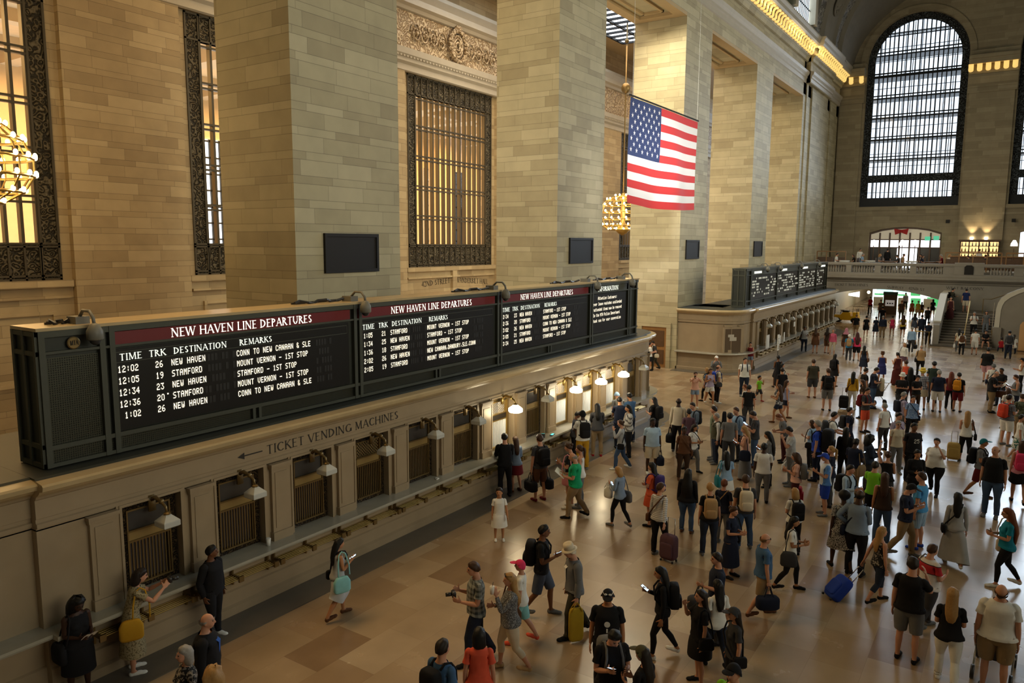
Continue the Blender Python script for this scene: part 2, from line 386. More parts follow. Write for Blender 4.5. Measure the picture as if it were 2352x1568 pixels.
# splayed end arch in bands, ornament between plain ribs
NB = 40
prof = [(66,18.3,14.6), (66.2,18.0,14.2), (67.6,17.95,14.0), (68.0,17.7,13.4), (71.2,17.7,12.6), (71.5,17.5,12.2), (72.9,17.6,11.6), (73.2,17.3,11.2), (80.2,17.5,8.9)]
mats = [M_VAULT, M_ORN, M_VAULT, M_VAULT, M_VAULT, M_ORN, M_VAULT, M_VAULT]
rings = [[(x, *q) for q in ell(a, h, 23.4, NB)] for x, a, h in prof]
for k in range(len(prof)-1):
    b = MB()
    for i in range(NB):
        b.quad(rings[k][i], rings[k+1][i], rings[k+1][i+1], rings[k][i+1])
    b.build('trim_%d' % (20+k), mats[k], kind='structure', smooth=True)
rs = []
for i in range(2, 22):                         # rosettes on the arch soffit
    t = PI*(i+.35)/26*.95
    c = Vector((69.6, CYV + 17.62*math.cos(t), 23.4 + 12.95*math.sin(t)))
    n_ = Vector((0, -math.cos(t)*12.95, -math.sin(t)*17.62)).normalized()
    q = n_.to_track_quat('Z', 'Y').to_matrix().to_4x4()
    r = MB().lathe([(1.02,.0),(1.02,.12),(.9,.16),(.84,.05),(.5,.04),(.42,.14),(.30,.06),(.16,.2),(.02,.24)], c, 20, q.to_3x3())
    for k in range(8):
        a = 2*PI*k/8; p = q.to_3x3() @ Vector((.63*math.cos(a), .63*math.sin(a), .06)); r.ball(c+p, .13, 6, 4)
    o = r.build('trim_%d' % (40+i), M_VAULT if i else None, kind='structure', smooth=True)
# ---------------------------------------------------------------- south arcade
PX = [0.0, 13.3, 26.7, 40.05, 53.05]
for x in PX:
    b = MB().box(x, x+4, 15.7, 18.7, 0, 19.2)
    b.box(x-.07, x+4.07, 15.63, 18.77, 0, .95).box(x-.04, x+4.04, 15.66, 18.74, .95, 1.08)
    b.build('pillar', M_PIER, kind='structure')
b = MB().box(65.95, 80.2, 15.7, 19, 0, 24)
for x0, x1, d in ((66.8,67.3,.08), (68.6,74.6,.12), (76.0,78.6,.1)): b.box(x0, x1, 15.7-d, 15.7, 0, 20.1)
b.box(66.5,74.8,15.35,15.7,20.1,23.7).box(74.8,79.2,15.5,15.7,20.1,23.7); b.build('wall_south', M_PIER, kind='structure')
b = MB().box(-9, 80.2, 15.7, 18.7, 19.2, 24)
b.build('beam', M_PIER, kind='structure')
ENT = [(0,20.1),(.07,20.15),(.07,20.42),(.14,20.48),(.14,20.62),(.26,20.75),(.30,20.95),(.03,21.02)]
for nm, pr, m in (('trim_1', ENT, M_TRIM), ('trim_2', [(.02,21.75),(.14,21.8),(.18,22.0),(.30,22.12),(.34,22.22)], M_PIER),
                  ('trim_3', [(.34,22.9),(.85,22.92),(.95,23.05),(.95,23.3),(1.05,23.5),(1.05,23.6),(-.6,23.75)], M_TRIM)):
    path = [((x, 15.7-e), (0,-1)) for x, e in ((-9,0),(66.5,0),(66.5,.35),(74.8,.35),(74.8,.2),(79.2,.2))]
    MB().sweep(pr, path).build(nm, m, kind='structure')
b = MB(); x = 20.0                                        # scroll brackets under the cornice, hidden bulbs' light put in as glow
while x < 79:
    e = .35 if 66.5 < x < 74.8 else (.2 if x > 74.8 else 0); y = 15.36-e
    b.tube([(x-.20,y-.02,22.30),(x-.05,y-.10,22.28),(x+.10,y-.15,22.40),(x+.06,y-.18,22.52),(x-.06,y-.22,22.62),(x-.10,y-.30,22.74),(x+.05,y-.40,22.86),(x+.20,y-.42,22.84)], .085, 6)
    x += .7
b.build('trim_4', M_GOLDGLOW, kind='structure', smooth=True)
for k in range(4):                                        # sunk coffers in the soffits between pillars
    x0, x1 = PX[k]+4, PX[k+1]
    b = MB()
    for q, z in ((.0,19.2), (.55,19.12), (1.1,19.2)): pass
    for (a0,a1,c0,c1) in ((x0,x1,15.7,16.25),(x0,x1,18.15,18.7),(x0,x0+.6,16.25,18.15),(x1-.6,x1,16.25,18.15)): b.box(a0,a1,c0,c1,19.02,19.2)
    for (a0,a1,c0,c1) in ((x0+1.0,x1-1.0,16.6,16.72),(x0+1.0,x1-1.0,17.7,17.82),(x0+1.0,x0+1.12,16.6,17.82),(x1-1.12,x1-1,16.6,17.82)): b.box(a0,a1,c0,c1,19.08,19.2)
    b.build('trim_%d' % (6+k), M_SOFFIT, kind='structure')
MB().box(57.05,65.95,15.7,16.2,19.02,19.2).box(57.05,65.95,18.2,18.7,19.02,19.2).box(58,65,16.6,16.75,19.08,19.2).box(58,65,17.6,17.75,19.08,19.2).build('trim_10', M_SOFFIT, kind='structure')
# bronze plaques on the pillars (raised border, lines of unreadable cast text)
for i, x in enumerate((14.25, 27.68, 40.95, 54.0)):
    w = 2.06
    t = thing('plaque', ['dark bronze plaque on the broad pillar behind the near departure board', 'dark bronze plaque on the second pillar above the board\'s far half',
        'dark bronze plaque on the pillar behind the hanging flag', 'small dark bronze plaque on the farthest free pillar'][i], 'plaque', (x, 15.7, 6.12), group='bronze pillar plaques')
    MB().box(0,w,-.05,0,0,1.08).build('panel', M_PLAQUE, t)
    f = MB()
    for (a,b_,c,d) in ((0,w,0,.09),(0,w,.99,1.08),(0,.09,.09,.99),(w-.09,w,.09,.99)): f.box(a,b_,-.08,-.05,c,d)
    f.build('border', M_PLAQUE, t)
# ---------------------------------------------------------------- corridor behind the pillars
WC = [9.4, 22.4, 35.45, 48.6, 61.7]
b = MB(); Y0, Y1 = 28.0, 29.0; edges = [-9.0]
for c in WC: edges += [c-3.9, c+3.9]
edges.append(81)
for i in range(0, len(edges), 2): b.box(edges[i], edges[i+1], Y0, Y1, 0, 22)
for c in WC: b.box(c-3.9, c+3.9, Y0, Y1, 15.95, 22); 
for c in WC:
    if abs(c-35.45) < .1:
        n = 12; arch = [(c-3.0,2.2)] + [(c-3.0*math.cos(PI*i/n), 2.2+1.95*math.sin(PI*i/n)) for i in range(1,n)] + [(c+3.0,2.2)]
        b.prism([(c-3.9,0),(c-3.0,0)] + arch + [(c+3.0,0),(c+3.9,0),(c+3.9,5.6),(c-3.9,5.6)], Y0, Y1)
    else: b.box(c-3.9, c+3.9, Y0, Y1, 0, 5.6)
b.build('corridor_wall', M_WALL, kind='structure')
b = MB()
for c in WC:                                              # projecting piers, sills and panels between the windows
    b.box(c+4.25, c+8.75, 27.75, 28, 0, 17)
    b.box(c-4.2, c+4.2, 27.8, 28, 5.35, 5.6).box(c-4.1, c+4.1, 27.86, 28, 4.95, 5.05)
    if abs(c-35.45) > .1: b.box(c-3.6, c+3.6, 27.9, 28, 2.0, 2.12).box(c-3.6,c+3.6,27.9,28,4.4,4.52).box(c-3.6,c-3.48,27.9,28,2.12,4.4).box(c+3.48,c+3.6,27.9,28,2.12,4.4)
    else: b.box(c-.2, c+.2, 27.82, 28, 4.15, 5.35)
b.build('trim_11', M_WALL, kind='structure')
b = MB(); pth = [((-9,27.8),(0,-1)), ((81,27.8),(0,-1))]
b.sweep([(0,15.95),(.1,16.0),(.1,16.3),(.25,16.42),(.25,16.6),(.4,16.75),(.45,17.05),(.0,17.1)], pth)
b.sweep([(0,19.0),(.2,19.05),(.3,19.2),(.5,19.3),(.5,19.6),(.7,19.9),(.7,20.1),(0,20.3)], pth)
b.build('trim_12', M_TRIM, kind='structure')
b = MB(); x = 18
while x < 62: b.box(x, x+.14, 27.45, 27.8, 16.62, 16.78); x += .26
b.build('trim_13', M_TRIM, kind='structure')
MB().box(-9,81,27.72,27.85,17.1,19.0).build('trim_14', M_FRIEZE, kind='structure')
for c in (22.4, 35.45):                                   # cartouche: wreath, shield and scrolls
    b = MB(); q = Matrix.Rotation(PI/2, 3, 'X')
    for k in range(22):
        a = 2*PI*k/22; b.ball((c+.72*math.cos(a), 27.5, 18.05+.85*math.sin(a)), (.17,.16,.14), 6, 4)
    for r in (.5,.36,.2):
        b.tube([(c+r*.85*math.cos(2*PI*k/20), 27.55, 18.05+r*1.15*math.sin(2*PI*k/20)) for k in range(21)], .06, 6)
    for s in (-1,1):
        for j in range(4):
            cx = c + s*(1.35+j*.72)
            b.tube([(cx + s*(.40-.014*k)*math.cos(k*.5)*(1 if j%2 else -1), 27.62, 18.02+(.55-.02*k)*math.sin(k*.5)) for k in range(24)], .055, 5)
            b.ball((cx, 27.6, 18.02), .13, 6, 4)
    b.ball((c,27.5,19.0),(.3,.18,.2),8,6)
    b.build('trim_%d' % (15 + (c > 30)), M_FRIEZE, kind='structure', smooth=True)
MB().quad((-9,18.7,22),(81,18.7,22),(81,28,22),(-9,28,22)).build('corridor_ceiling', M_SOFFIT, kind='structure')
for c in (35.3, 48.6):                                             # skylights in the corridor ceiling
    t = thing('skylight', 'glazed %s roof light with dark bars over the corridor' % ('bright' if c > 40 else 'second'), 'skylight', (c, 23.4, 21.9))
    MB().box(-5,5,-2.6,2.6,.04,.08).build('pane', pm('skylight_pane', (.9,.95,1), .6, emit=3.5, ecol=(.9,.96,1)), t)
    f = MB()
    for k in range(11): f.box(-5+k-.07,-5+k+.07,-2.6,2.6,-.1,.04)
    for k in range(4): f.box(-5,5,-2.6+k*1.733-.07,-2.6+k*1.733+.07,-.1,.04)
    f.build('frame', M_IRON, t)
# bronze screen windows
def screen(c, idx):
    t = thing('window_%d' % idx, 'tall bronze screen window with warm light behind', 'window', (c, 28.0, 5.6)); t['kind'] = 'structure'
    W, H = 3.9, 10.35
    f = MB().box(-W,-W+.62,.0,.18,0,H).box(W-.62,W,.0,.18,0,H).box(-W+.62,W-.62,0,.18,H-1.05,H).box(-W+.62,W-.62,0,.18,0,1.25)
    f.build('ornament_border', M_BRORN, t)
    g = MB()
    for x in (-W,-W+.58,W-.66,W-.08): g.box(x,x+.08,-.05,.2,0,H)
    for z in (0,.12,1.12,1.22,H-1.05,H-.08): g.box(-W,W,-.05,.2,z,z+.07)
    n = 14
    for k in range(n): 
        x = -W+.66+(2*W-1.32)*k/(n-1); g.box(x-.05,x+.05,-.02,.2,1.25,H-1.05); g.box(x-.035,x+.035,-.05,0,0,1.25); g.box(x-.03,x+.03,-.05,0,H-1.05,H)
    z = 2.62
    while z < H-1.2:
        g.box(-W+.62,W-.62,-.04,.12,z,z+.075).box(-W+.62,W-.62,-.04,.12,z+.2,z+.275); z += 1.62
    g.build('mullions', M_BRONZE, t)
    MB().quad((-W+.6,.1,1.2),(W-.6,.1,1.2),(W-.6,.1,H-1),(-W+.6,.1,H-1)).build('pane', M_GLASS, t)
for i, c in enumerate(WC): screen(c, 5+i)
# warm hall behind the screens with its own bright windows
M_WARM = pm('warm_hall_plaster', (.74,.55,.29), .8, noise=.08)
b = MB().box(-9,81,45,45.5,0,20).box(-9,-8.5,29,45,0,20).box(80.5,81,29,45,0,20)
for x in (27.5, 40.9, 54.2, 14.2): b.box(x-1, x+1, 43.6, 45, 0, 20)
b.build('hall_wall', M_WARM, kind='structure')
MB().box(-9,81,29,45,16.8,17.2).build('hall_ceiling', M_WARM, kind='structure')
b = MB()
for k in range(16): b.box(-9+k*5.6, -9+k*5.6+.9, 29, 45, 16.1, 16.8)
for y in (31.5, 36.5, 41.5): b.box(-9,81,y,y+.7,16.25,16.8)
b.build('trim_17', pm('warm_hall_beams', (.66,.52,.30), .7), kind='structure')
M_DAYP = pm('daylit_pane', (.85,.93,1), .5, emit=2.6, ecol=(.84,.93,1))
for k, c in enumerate((32.2, 46.0, 55.5)):
    t = thing('window_%d' % (12+k), 'daylit leaded window in the hall beyond the screens', 'window', (c, 44.9, 5)); t['kind'] = 'structure'
    MB().box(-2.6,2.6,-.05,0,0,8.6).build('pane', M_DAYP, t)
    f = MB()
    for j in range(8): f.box(-2.6+j*.743-.08,-2.6+j*.743+.08,-.16,-.05,0,8.6)
    for j in range(9): f.box(-2.6,2.6,-.16,-.05,j*1.06-.05,j*1.06+.06)
    f.box(-2.8,-2.4,-.2,-.05,0,8.6).box(2.4,2.8,-.2,-.05,0,8.6)
    f.build('mullions', M_IRON, t)
# ---------------------------------------------------------------- west wall
XW = 80.0
WY = [9.2, -2.9, -15.0]; HW = 4.15; SP = 23.9
def arch(c, hw, z, n=20): return [(c+hw*math.cos(PI*i/n), z+hw*math.sin(PI*i/n)) for i in range(n+1)]
b = MB(); ed = [15.7]
for c in WY: ed += [c+HW, c-HW]
ed.append(-21.5)
for i in range(0, 8, 2): b.box(XW, XW+1.4, ed[i+1], ed[i], 10.6, 34)
for c in WY: b.prism([(c+HW,34)] + arch(c, HW, SP) + [(c-HW,34)], XW, XW+1.4, 'x')
# below the great windows, with a segmental opening under each
for c in WY:
    s = [(c+3.05,8.15),(c+2.0,8.48),(c+1.0,8.63),(c,8.68),(c-1.0,8.63),(c-2.0,8.48),(c-3.05,8.15)]
    b.prism([(c+6.5,4.4),(c+3.05,4.4)] + s + [(c-3.05,4.4),(c-5.6,4.4),(c-5.6,10.6),(c+6.5,10.6)], XW, XW+1.4, 'x')
b.box(XW, XW+1.4, 15.3, 15.7, 0, 4.4).box(XW, XW+1.4, -21.5, 4.2, 0, 4.4)
b.build('wall_west', M_WEST, kind='structure')
b = MB()
for c in WY:
    b.box(XW-.18,XW,c-HW-.3,c+HW+.3,10.25,10.6).box(XW-.08,XW,c-HW-.2,c+HW+.2,9.75,9.85)
    A, B = arch(c, HW+.55, SP, 24), arch(c, HW+.05, SP, 24)
    for i in range(24):
        b.quad((XW-.12,*A[i]),(XW-.12,*A[i+1]),(XW-.12,*B[i+1]),(XW-.12,*B[i])); b.quad((XW-.12,*A[i]),(XW,*A[i]),(XW,*A[i+1]),(XW-.12,*A[i+1]))
for y0, y1 in ((13.4,15.7),(1.3,5.0),(-10.8,-7.1)):
    b.box(XW-.3,XW,y0+.15,y1-.15,4.5,20.3)
    for z0,z1,d in ((20.3,20.6,.42),(20.6,20.75,.36),(20.75,20.95,.46),(20.95,21.9,.32),(21.9,22.15,.45),(22.7,23.1,.95),(23.1,23.4,1.1),(23.4,23.9,.5)): b.box(XW-d,XW,y0,y1,z0,z1)
b.build('trim_18', M_WEST, kind='structure')
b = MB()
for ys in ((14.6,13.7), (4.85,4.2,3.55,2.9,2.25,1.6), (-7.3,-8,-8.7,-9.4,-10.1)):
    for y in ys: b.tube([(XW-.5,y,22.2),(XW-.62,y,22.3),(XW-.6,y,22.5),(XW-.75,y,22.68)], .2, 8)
b.build('trim_19', M_GOLDGLOW, kind='structure', smooth=True)  # gold blocks carry the bulbs' light as their own glow
def great_window(c, idx):
    t = thing('window_%d' % idx, 'great arched iron window full of daylight', 'window', (XW+.55, c, 10.6)); t['kind'] = 'structure'
    w, sp = HW, SP-10.6
    f = MB(); A, B = arch(0, w, sp, 28), arch(0, w-.62, sp, 28)
    for i in range(28): f.prism([A[i],A[i+1],B[i+1],B[i]], -.1, .12, 'x')
    f.box(-.1,.12,-w,-w+.62,.8,sp).box(-.1,.12,w-.62,w,.8,sp).box(-.1,.12,-w+.62,w-.62,2.35,2.9)
    f.build('ornament_border', M_IRORN, t)
    g = MB().box(-.15,.2,-w,w,0,.85); n = 19
    def top(y): return sp + math.sqrt(max(0, (w-.6)**2 - y*y))
    for k in range(1, n):
        y = -w+.62+(2*w-1.24)*k/n; g.box(-.06,.1,y-.045,y+.045,.85,top(y))
    for z, th in ((2.3,.09),(2.9,.09),(4.35,.08),(4.65,.08),(6.2,.08),(6.5,.08),(8.2,.08),(8.5,.08),(10.0,.08),(10.3,.08),(11.95,.2),(12.3,.1),(13.9,.08),(14.2,.08),(15.6,.08),(15.85,.08)):
        hw = w-.62 if z < sp else math.sqrt(max(.2,(w-.62)**2-(z-sp)**2)); g.box(-.08,.14,-hw,hw,z,z+th)
    g.build('mullions', M_IRON, t)
    g = MB()
    for k in range(13):
        y = -w+2*w*k/12; g.box(2.6,2.7,y-.03,y+.03,.85,sp+math.sqrt(max(0,w*w-y*y)))
    z = 1.5
    while z < sp+w-.3: g.box(2.55,2.7,-w,w,z,z+.045); z += 1.24
    for z in (4.4,6.3,8.3,10.1,12.0,14): g.box(.3,2.6,-w,w,z,z+.10)
    g.build('outer_sash', pm('outer_sash', (.30,.32,.34), .5), t)
    p = MB(); p.v = [(.02, y*.95, z) for y, z in [(-w,.8)] + arch(0, w, sp, 28)[::-1] + [(w,.8)]]; p.f = [tuple(range(len(p.v)))]
    p.build('pane', M_GLASS, t)
for i, c in enumerate(WY): great_window(c, 1+i)
def lunette(c, idx):
    t = thing('window_%d' % idx, 'small arched clerestory window glowing above the gilded cornice', 'window', (c, 14.95, 23.75)); t['kind'] = 'structure'
    w = 2.6; A = arch(0, w, 1.7, 18); p = MB(); p.v = [(y,0,z) for y, z in [(-w,0)] + A[::-1] + [(w,0)]]; p.f = [tuple(range(len(p.v)))]
    p.build('pane', pm('clerestory_pane', (.8,.92,.95), .5, emit=3.2, ecol=(.8,.94,1)), t)
    f = MB(); Bq = arch(0, w+.75, 1.7, 18)
    for i in range(18): f.prism([A[i],A[i+1],Bq[i+1],Bq[i]], -.5, .4)
    f.box(w,w+.75,-.5,.4,0,1.7).box(-w-.75,-w,-.5,.4,0,1.7); f.build('surround', M_TRIM, t)
    g = MB()
    for k in range(1,12): y = -w+2*w*k/12; g.box(y-.015,y+.015,-.08,-.02,0,1.7+math.sqrt(max(0,w*w-y*y)))
    for z in (1.0,2.2,3.3): g.box(-w,w,-.08,-.02,z,z+.06)
    g.build('mullions', M_IRON, t)
for i, c in enumerate((33.5, 47, 60.6)): lunette(c, 18+i)
# ---------------------------------------------------------------- west balcony
XB = 67.5
n = 18; yl, yr = 12.85, 4.95
sg = [(yl + (yr-yl)*i/n, 3.42 - .0385*((yl + (yr-yl)*i/n) - 9.2)**2) for i in range(n+1)]
MB().prism([(15.7,0),(yl,0)] + sg + [(yr,0),(-21.5,0),(-21.5,4.3),(15.7,4.3)], XB, XB+.9, 'x').build('balcony_wall', M_BALC, kind='structure')
MB().box(XB+.9,XW,-21.5,15.7,3.75,4.4).box(XB+1.9,XW,-21.5,15.7,4.4,4.9).build('balcony_floor', M_BALC, kind='structure')
MB().sweep([(0,3.95),(.08,4.0),(.12,4.1),(.28,4.2),(.42,4.32),(.42,4.45),(.1,4.55),(.1,4.66),(-.6,4.66)], [((XB,15.7),(-1,0)),((XB,-21.5),(-1,0))]).build('trim_30', M_BALC, kind='structure')
t = thing('balustrade', 'pale stone balustrade with turned balusters along the far balcony edge', 'balustrade', (XB, 0, 4.66))
MB().box(-.12,.35,-21.5,15.7,.72,.9).box(-.06,.3,-21.5,15.7,.66,.72).build('coping', M_BALC, t)
MB().box(-.08,.3,-21.5,15.7,0,.09).build('base_rail', M_BALC, t)
bal = None; peds = [(15.7,13.9),(11.9,11.5),(9.75,9.3),(7.2,6.75),(4.15,2.2),(.3,-.3),(-3,-3.5)]
for a, c in peds: MB().box(-.1,.34,c,a,.09,.66 if a-c < 1.5 or a > 15 else 1.0).build('pedestal', M_BALC, t)
for (a, c) in ((13.8,12.0),(11.4,9.85),(9.2,7.3),(6.65,4.9),(1.85,.4)):
    k = max(4, int(round((a-c)/.2)))
    for j in range(k):
        y = a-(a-c)*(j+.5)/k
        if bal is None:
            bal = MB().lathe([(.075,0),(.075,.05),(.045,.08),(.085,.2),(.088,.27),(.05,.40),(.038,.46),(.06,.5),(.075,.53),(.075,.57)], (0,0,0), 10).build('baluster', M_BALC, t, True); o = bal
        else: o = bal.copy(); COL.objects.link(o); o.parent = t
        o.location = (.12, y, .09)
for (a, c) in ((4.9,4.15),): MB().box(-.05,.3,c,a,.09,.66).build('panel', M_BALC, t)
t2 = thing('wall_grating', 'small dark arched metal grating on the balustrade pedestal', 'grating', (XB-.1, 3.18, 4.72))
MB().prism([(-.3,.05),(.3,.05),(.3,.62),(.17,.76),(-.17,.76),(-.3,.62)], -.05, 0, 'x').build('grating_plate', M_PLAQUE, t2)
def carve(txt, c, base, h, width, ax, name, y0=None, mat=M_INK, parent=None, bend=None):
    mb, w = serif_text(txt, h, width)
    M = Matrix.Rotation(-PI/2, 4, 'Z') if ax == 'x' else Matrix.Identity(4)
    o = MB()
    for v in mb.v:
        x, z = v[0]-w/2, v[2]
        if bend: z += bend(x)
        p = M @ Vector((x, 0, z)); o.v.append((p.x+c[0], p.y+c[1], p.z+base))
    o.f = mb.f; return o.build(name, mat, parent)
carve('TICKET MACHINES', (XB-.012, 11.45), 3.62, .20, 2.6, 'x', 'trim_31', bend=lambda x: -.035*max(0,-x)**2).__setitem__('kind','structure')
carve('SUBWAY . 42ND ST', (XB-.012, 7.4), 3.52, .20, 2.7, 'x', 'trim_32', bend=lambda x: -.02*max(0,x+1.2)**2).__setitem__('kind','structure')
carve('WEST BALCONY', (XB-.012, 3.35), 3.62, .19, 2.5, 'x', 'trim_33').__setitem__('kind','structure')
carve('42ND STREET', (33.9, 27.985), 4.55, .30, 2.6, 'y', 'trim_34', bend=lambda x: .05*x).__setitem__('kind','structure')
carve('VANDERBILT HALL', (37.45, 27.985), 4.50, .30, 3.2, 'y', 'trim_35', bend=lambda x: -.07*x).__setitem__('kind','structure')
# stairs
t = thing('staircase', 'grey stone staircase rising to the far balcony landing', 'stairs', (60, 2.7, 0)); t['kind'] = 'structure'
NS = 13; RZ, TR = .159, .325
prof = [(0,0)]
for k in range(NS): prof += [(k*TR,(k+1)*RZ),((k+1)*TR,(k+1)*RZ)]
prof += [(7.5,NS*RZ),(7.5,0)]
MB().prism(prof, -1.55, 1.62).build('flight', M_STEP, t)
g = MB()
for k in range(NS): g.box(k*TR-.03,k*TR+.07,-1.55,1.62,(k+1)*RZ-.035,(k+1)*RZ+.006)
g.build('nosing', M_STEPN, t)
MB().box(-.35,.1,-1.9,2.1,0,.1).build('bottom_step', M_STEP, t)
MB().prism([(.1,0),(.1,1.45),(.55,1.7),(4.2,3.32),(7.5,3.4),(7.5,0)], 1.62, 2.0).build('cheek_wall', M_BALC, t)
MB().prism([(.45,1.55),(.45,1.72),(4.2,3.42),(7.5,3.5),(7.5,3.4),(4.2,3.32)], 1.58, 2.04).build('cheek_coping', M_BALCW, t)
cur = [(-1.55,1.45),(-1.58,2.7),(-1.66,3.1),(-1.82,3.44),(-2.15,3.75),(-2.7,4.04),(-3.1,4.2),(-4.5,4.5),(-8,4.6)]
MB().prism([(-1.55,0)] + cur + [(-8,0)], 1.0, 1.35, 'x').build('flight_wall', M_BALC, t)
for i in range(len(cur)-1):
    pass
cp = MB(); cw = [(y-.02, z) for y, z in cur]; ci = [(-1.86,1.45),(-1.88,2.62),(-1.94,2.93),(-2.06,3.22),(-2.34,3.5),(-2.82,3.80),(-3.2,3.96),(-4.6,4.28),(-8,4.38)]
for i in range(len(cur)-1): cp.prism([cw[i],cw[i+1],ci[i+1],ci[i]], .95, 1.0, 'x')
cp.build('flight_coping', M_BALCW, t)
MB().box(.75,1.4,-2.0,-1.5,0,1.45).build('newel', M_BALC, t)
r = MB().tube([(0,.1,.12),(.2,.1,.95),(4.2,.1,2.95),(4.4,.1,2.07)], .04, 6); r.build('middle_handrail', M_BRASS, t)
MB().tube([(1.3,-1.5,.6),(1.35,-1.45,1.2),(4.2,-1.42,2.9)], .03, 6).build('side_handrail', M_BRASSD, t)
MB().tube([(4.2,-.72,2.07),(4.2,-.72,3.15),(4.2,-1.2,3.15),(4.2,-4.5,4.55)], .03, 6).build('landing_rail', M_BRASSD, t)
# kiosk at the frame's right edge
t = thing('information_panel', 'tall orange tan panel with rounded top beside the far staircase', 'panel', (60.2,-.95,0))
MB().prism([(-.9,0),(.62,0),(.62,1.75),(.5,1.95),(.3,2.02),(-.9,2.02)], -.12, .12, 'x').build('board', pm('orange_panel', (.62,.36,.16), .6, noise=.12, nscale=1.5), t)
MB().box(-.16,.16,-.9,.66,0,.06).build('base', M_WOOD, t)
# ---------------------------------------------------------------- light passage under the balcony
M_PASS = pm('passage_wall', (.55,.42,.24), .6, noise=.08)
b = MB().box(XB+.9,111,14.7,15.2,0,3.75)
b.v = [(x, y + (0 if x < 72 else 2.0), z) for x, y, z in b.v]
b.build('passage_wall', M_PASS, kind='structure')
MB().box(81.4,112,4.3,4.8,0,3.75).build('passage_wall', M_PASS, kind='structure')
MB().box(81.4,112,4.3,18,3.75,4.2).build('passage_roof', pm('passage_ceiling', (.5,.42,.3), .7), kind='structure')
MB().box(111,111.5,3,18,0,4).build('passage_wall', M_PASS, kind='structure')
M_SGN = [pm('sign_white', (.9,.95,.95), .5, emit=3.0, ecol=(.92,.98,1)), pm('sign_green', (.1,.5,.2), .5, emit=.55, ecol=(.12,.75,.25)), pm('sign_teal', (.4,.8,.75), .5, emit=1.6, ecol=(.5,.95,.9)), pm('sign_red', (.6,.06,.05), .5, emit=.5, ecol=(.9,.1,.08))]
t = thing('shop_display', 'bright white and green lit shop front at the end of the passage', 'shop front', (98, 10.8, 0))
MB().box(0,.3,-4.5,3.4,0,3.2).build('back_panel', M_SGN[0], t)
for (y0,y1,z0,z1,k) in ((1.2,3.0,1.55,2.6,2),(-.2,.9,1.5,2.0,2),(-.3,3.2,1.15,1.35,1),(-4.2,-2.3,.1,1.1,1),(-1.6,-.6,1.2,1.7,1),(-3.9,-2.6,1.2,1.45,3),(.2,1.0,2.2,2.6,3),(-1.4,-.9,2.0,2.5,2)):
    MB().box(-.06,0,y0,y1,z0,z1).build('sign_panel', M_SGN[k], t)
for k in range(6): MB().box(-.5,-.05,-4.3+k*1.3,-3.3+k*1.3,0,.95).build('counter_unit', M_WHITEP if k % 2 else M_SGN[1], t)
t = thing('map_kiosk', 'dark brown map kiosk with a pale framed map in the passage', 'kiosk', (84.9, 10.65, 0))
MB().box(0,.3,-.62,.62,0,2.0).build('cabinet', M_WOOD, t); MB().box(-.03,0,-.42,.42,.85,1.45).build('map_panel', pm('map_paper', (.75,.7,.65), .6, emit=.25), t)
g = MB()
for k in range(3): g.box(-.05,-.03,-.3+k*.22,-.17+k*.22,1.05,1.18)
g.build('map_marks', M_PLAQUE, t); MB().box(-.04,.34,-.66,.66,2.0,2.28).build('header', pm('kiosk_header', (.03,.09,.07), .5), t)
t = thing('wall_screen', 'slanted bright white light panel on the tan passage wall', 'light panel', (85, 14.1, 0))
MB().prism([(-.55,1.62),(.5,1.75),(.5,1.95),(-.55,2.2)], -.05, 0, 'x').build('light_panel', M_SGN[0], t)
t = thing('globe_lamp', 'small glowing globe lamp under the arch of the balcony', 'lamp', (79, 11.8, 2.5))
MB().ball((0,0,0), .14, 10, 8).build('globe', M_LAMPLIT, t, True); MB().tube([(0,0,.12),(0,0,1.25)], .02, 6).build('stem', M_BRASSD, t)
# yellow utility cart
t = thing('utility_cart', 'bright yellow utility cart with black wheels under the balcony arch', 'cart', (73.9, 12.75, 0))
M_YEL = pm('cart_yellow', (.75,.48,.02), .4)
MB().prism([(-1.05,.22),(1.0,.22),(1.05,.62),(.45,.66),(.3,.9),(-.35,.92),(-.4,.62),(-1.05,.6)], -.5, .5, 'x').build('body', M_YEL, t)
for y in (-.65,.65):
    for x in (-.5,.5): MB().lathe([(.02,-.07),(.2,-.07),(.22,-.03),(.22,.03),(.2,.07),(.02,.07)], (x,y,.22), 14, Matrix.Rotation(PI/2,3,'Y')).build('wheel', M_PLAQUE, t, True)
MB().box(-.3,.3,-.2,.35,.92,1.05).build('seat', M_PLAQUE, t)
MB().tube([(-.4,-.9,.6),(-.4,-.9,1.25),(.4,-.9,1.25),(.4,-.9,.6)], .025, 6).build('guard_rail', M_PLAQUE, t)
MB().box(-.4,.4,-1.0,-.55,.62,.95).build('cargo_box', M_YEL, t)
MB().tube([(0,.55,.7),(0,.45,1.05)], .03, 6).lathe([(.15,0),(.17,.02),(.15,.04)], (0,.43,1.05), 12).build('steering_wheel', M_PLAQUE, t)
t = thing('crowd_barrier', 'waist high bronze bar barrier beside the yellow cart', 'barrier', (80.2, 12.2, 0))
MB().tube([(0,-1.1,0),(0,-1.1,1),(0,1.1,1),(0,1.1,0)], .03, 6).build('frame', M_BRASSD, t)
g = MB()
for k in range(14): g.tube([(0,-1+k*.154,.12),(0,-1+k*.154,.97)], .012, 5)
g.build('bars', M_BRASSD, t)
t = thing('stair_barrier', 'low curved brass barrier rail beside the far staircase foot', 'barrier', (59.9, 5.3, 0))
for y in (-.4,0,.4): MB().tube([(-.1*abs(y),y,0),(-.1*abs(y),y,.95)], .03, 6).build('post', M_BRASS, t)
MB().tube([(0,-.5,.95),(-.1,0,.97),(0,.5,.95)], .03, 6).build('rail', M_BRASS, t)
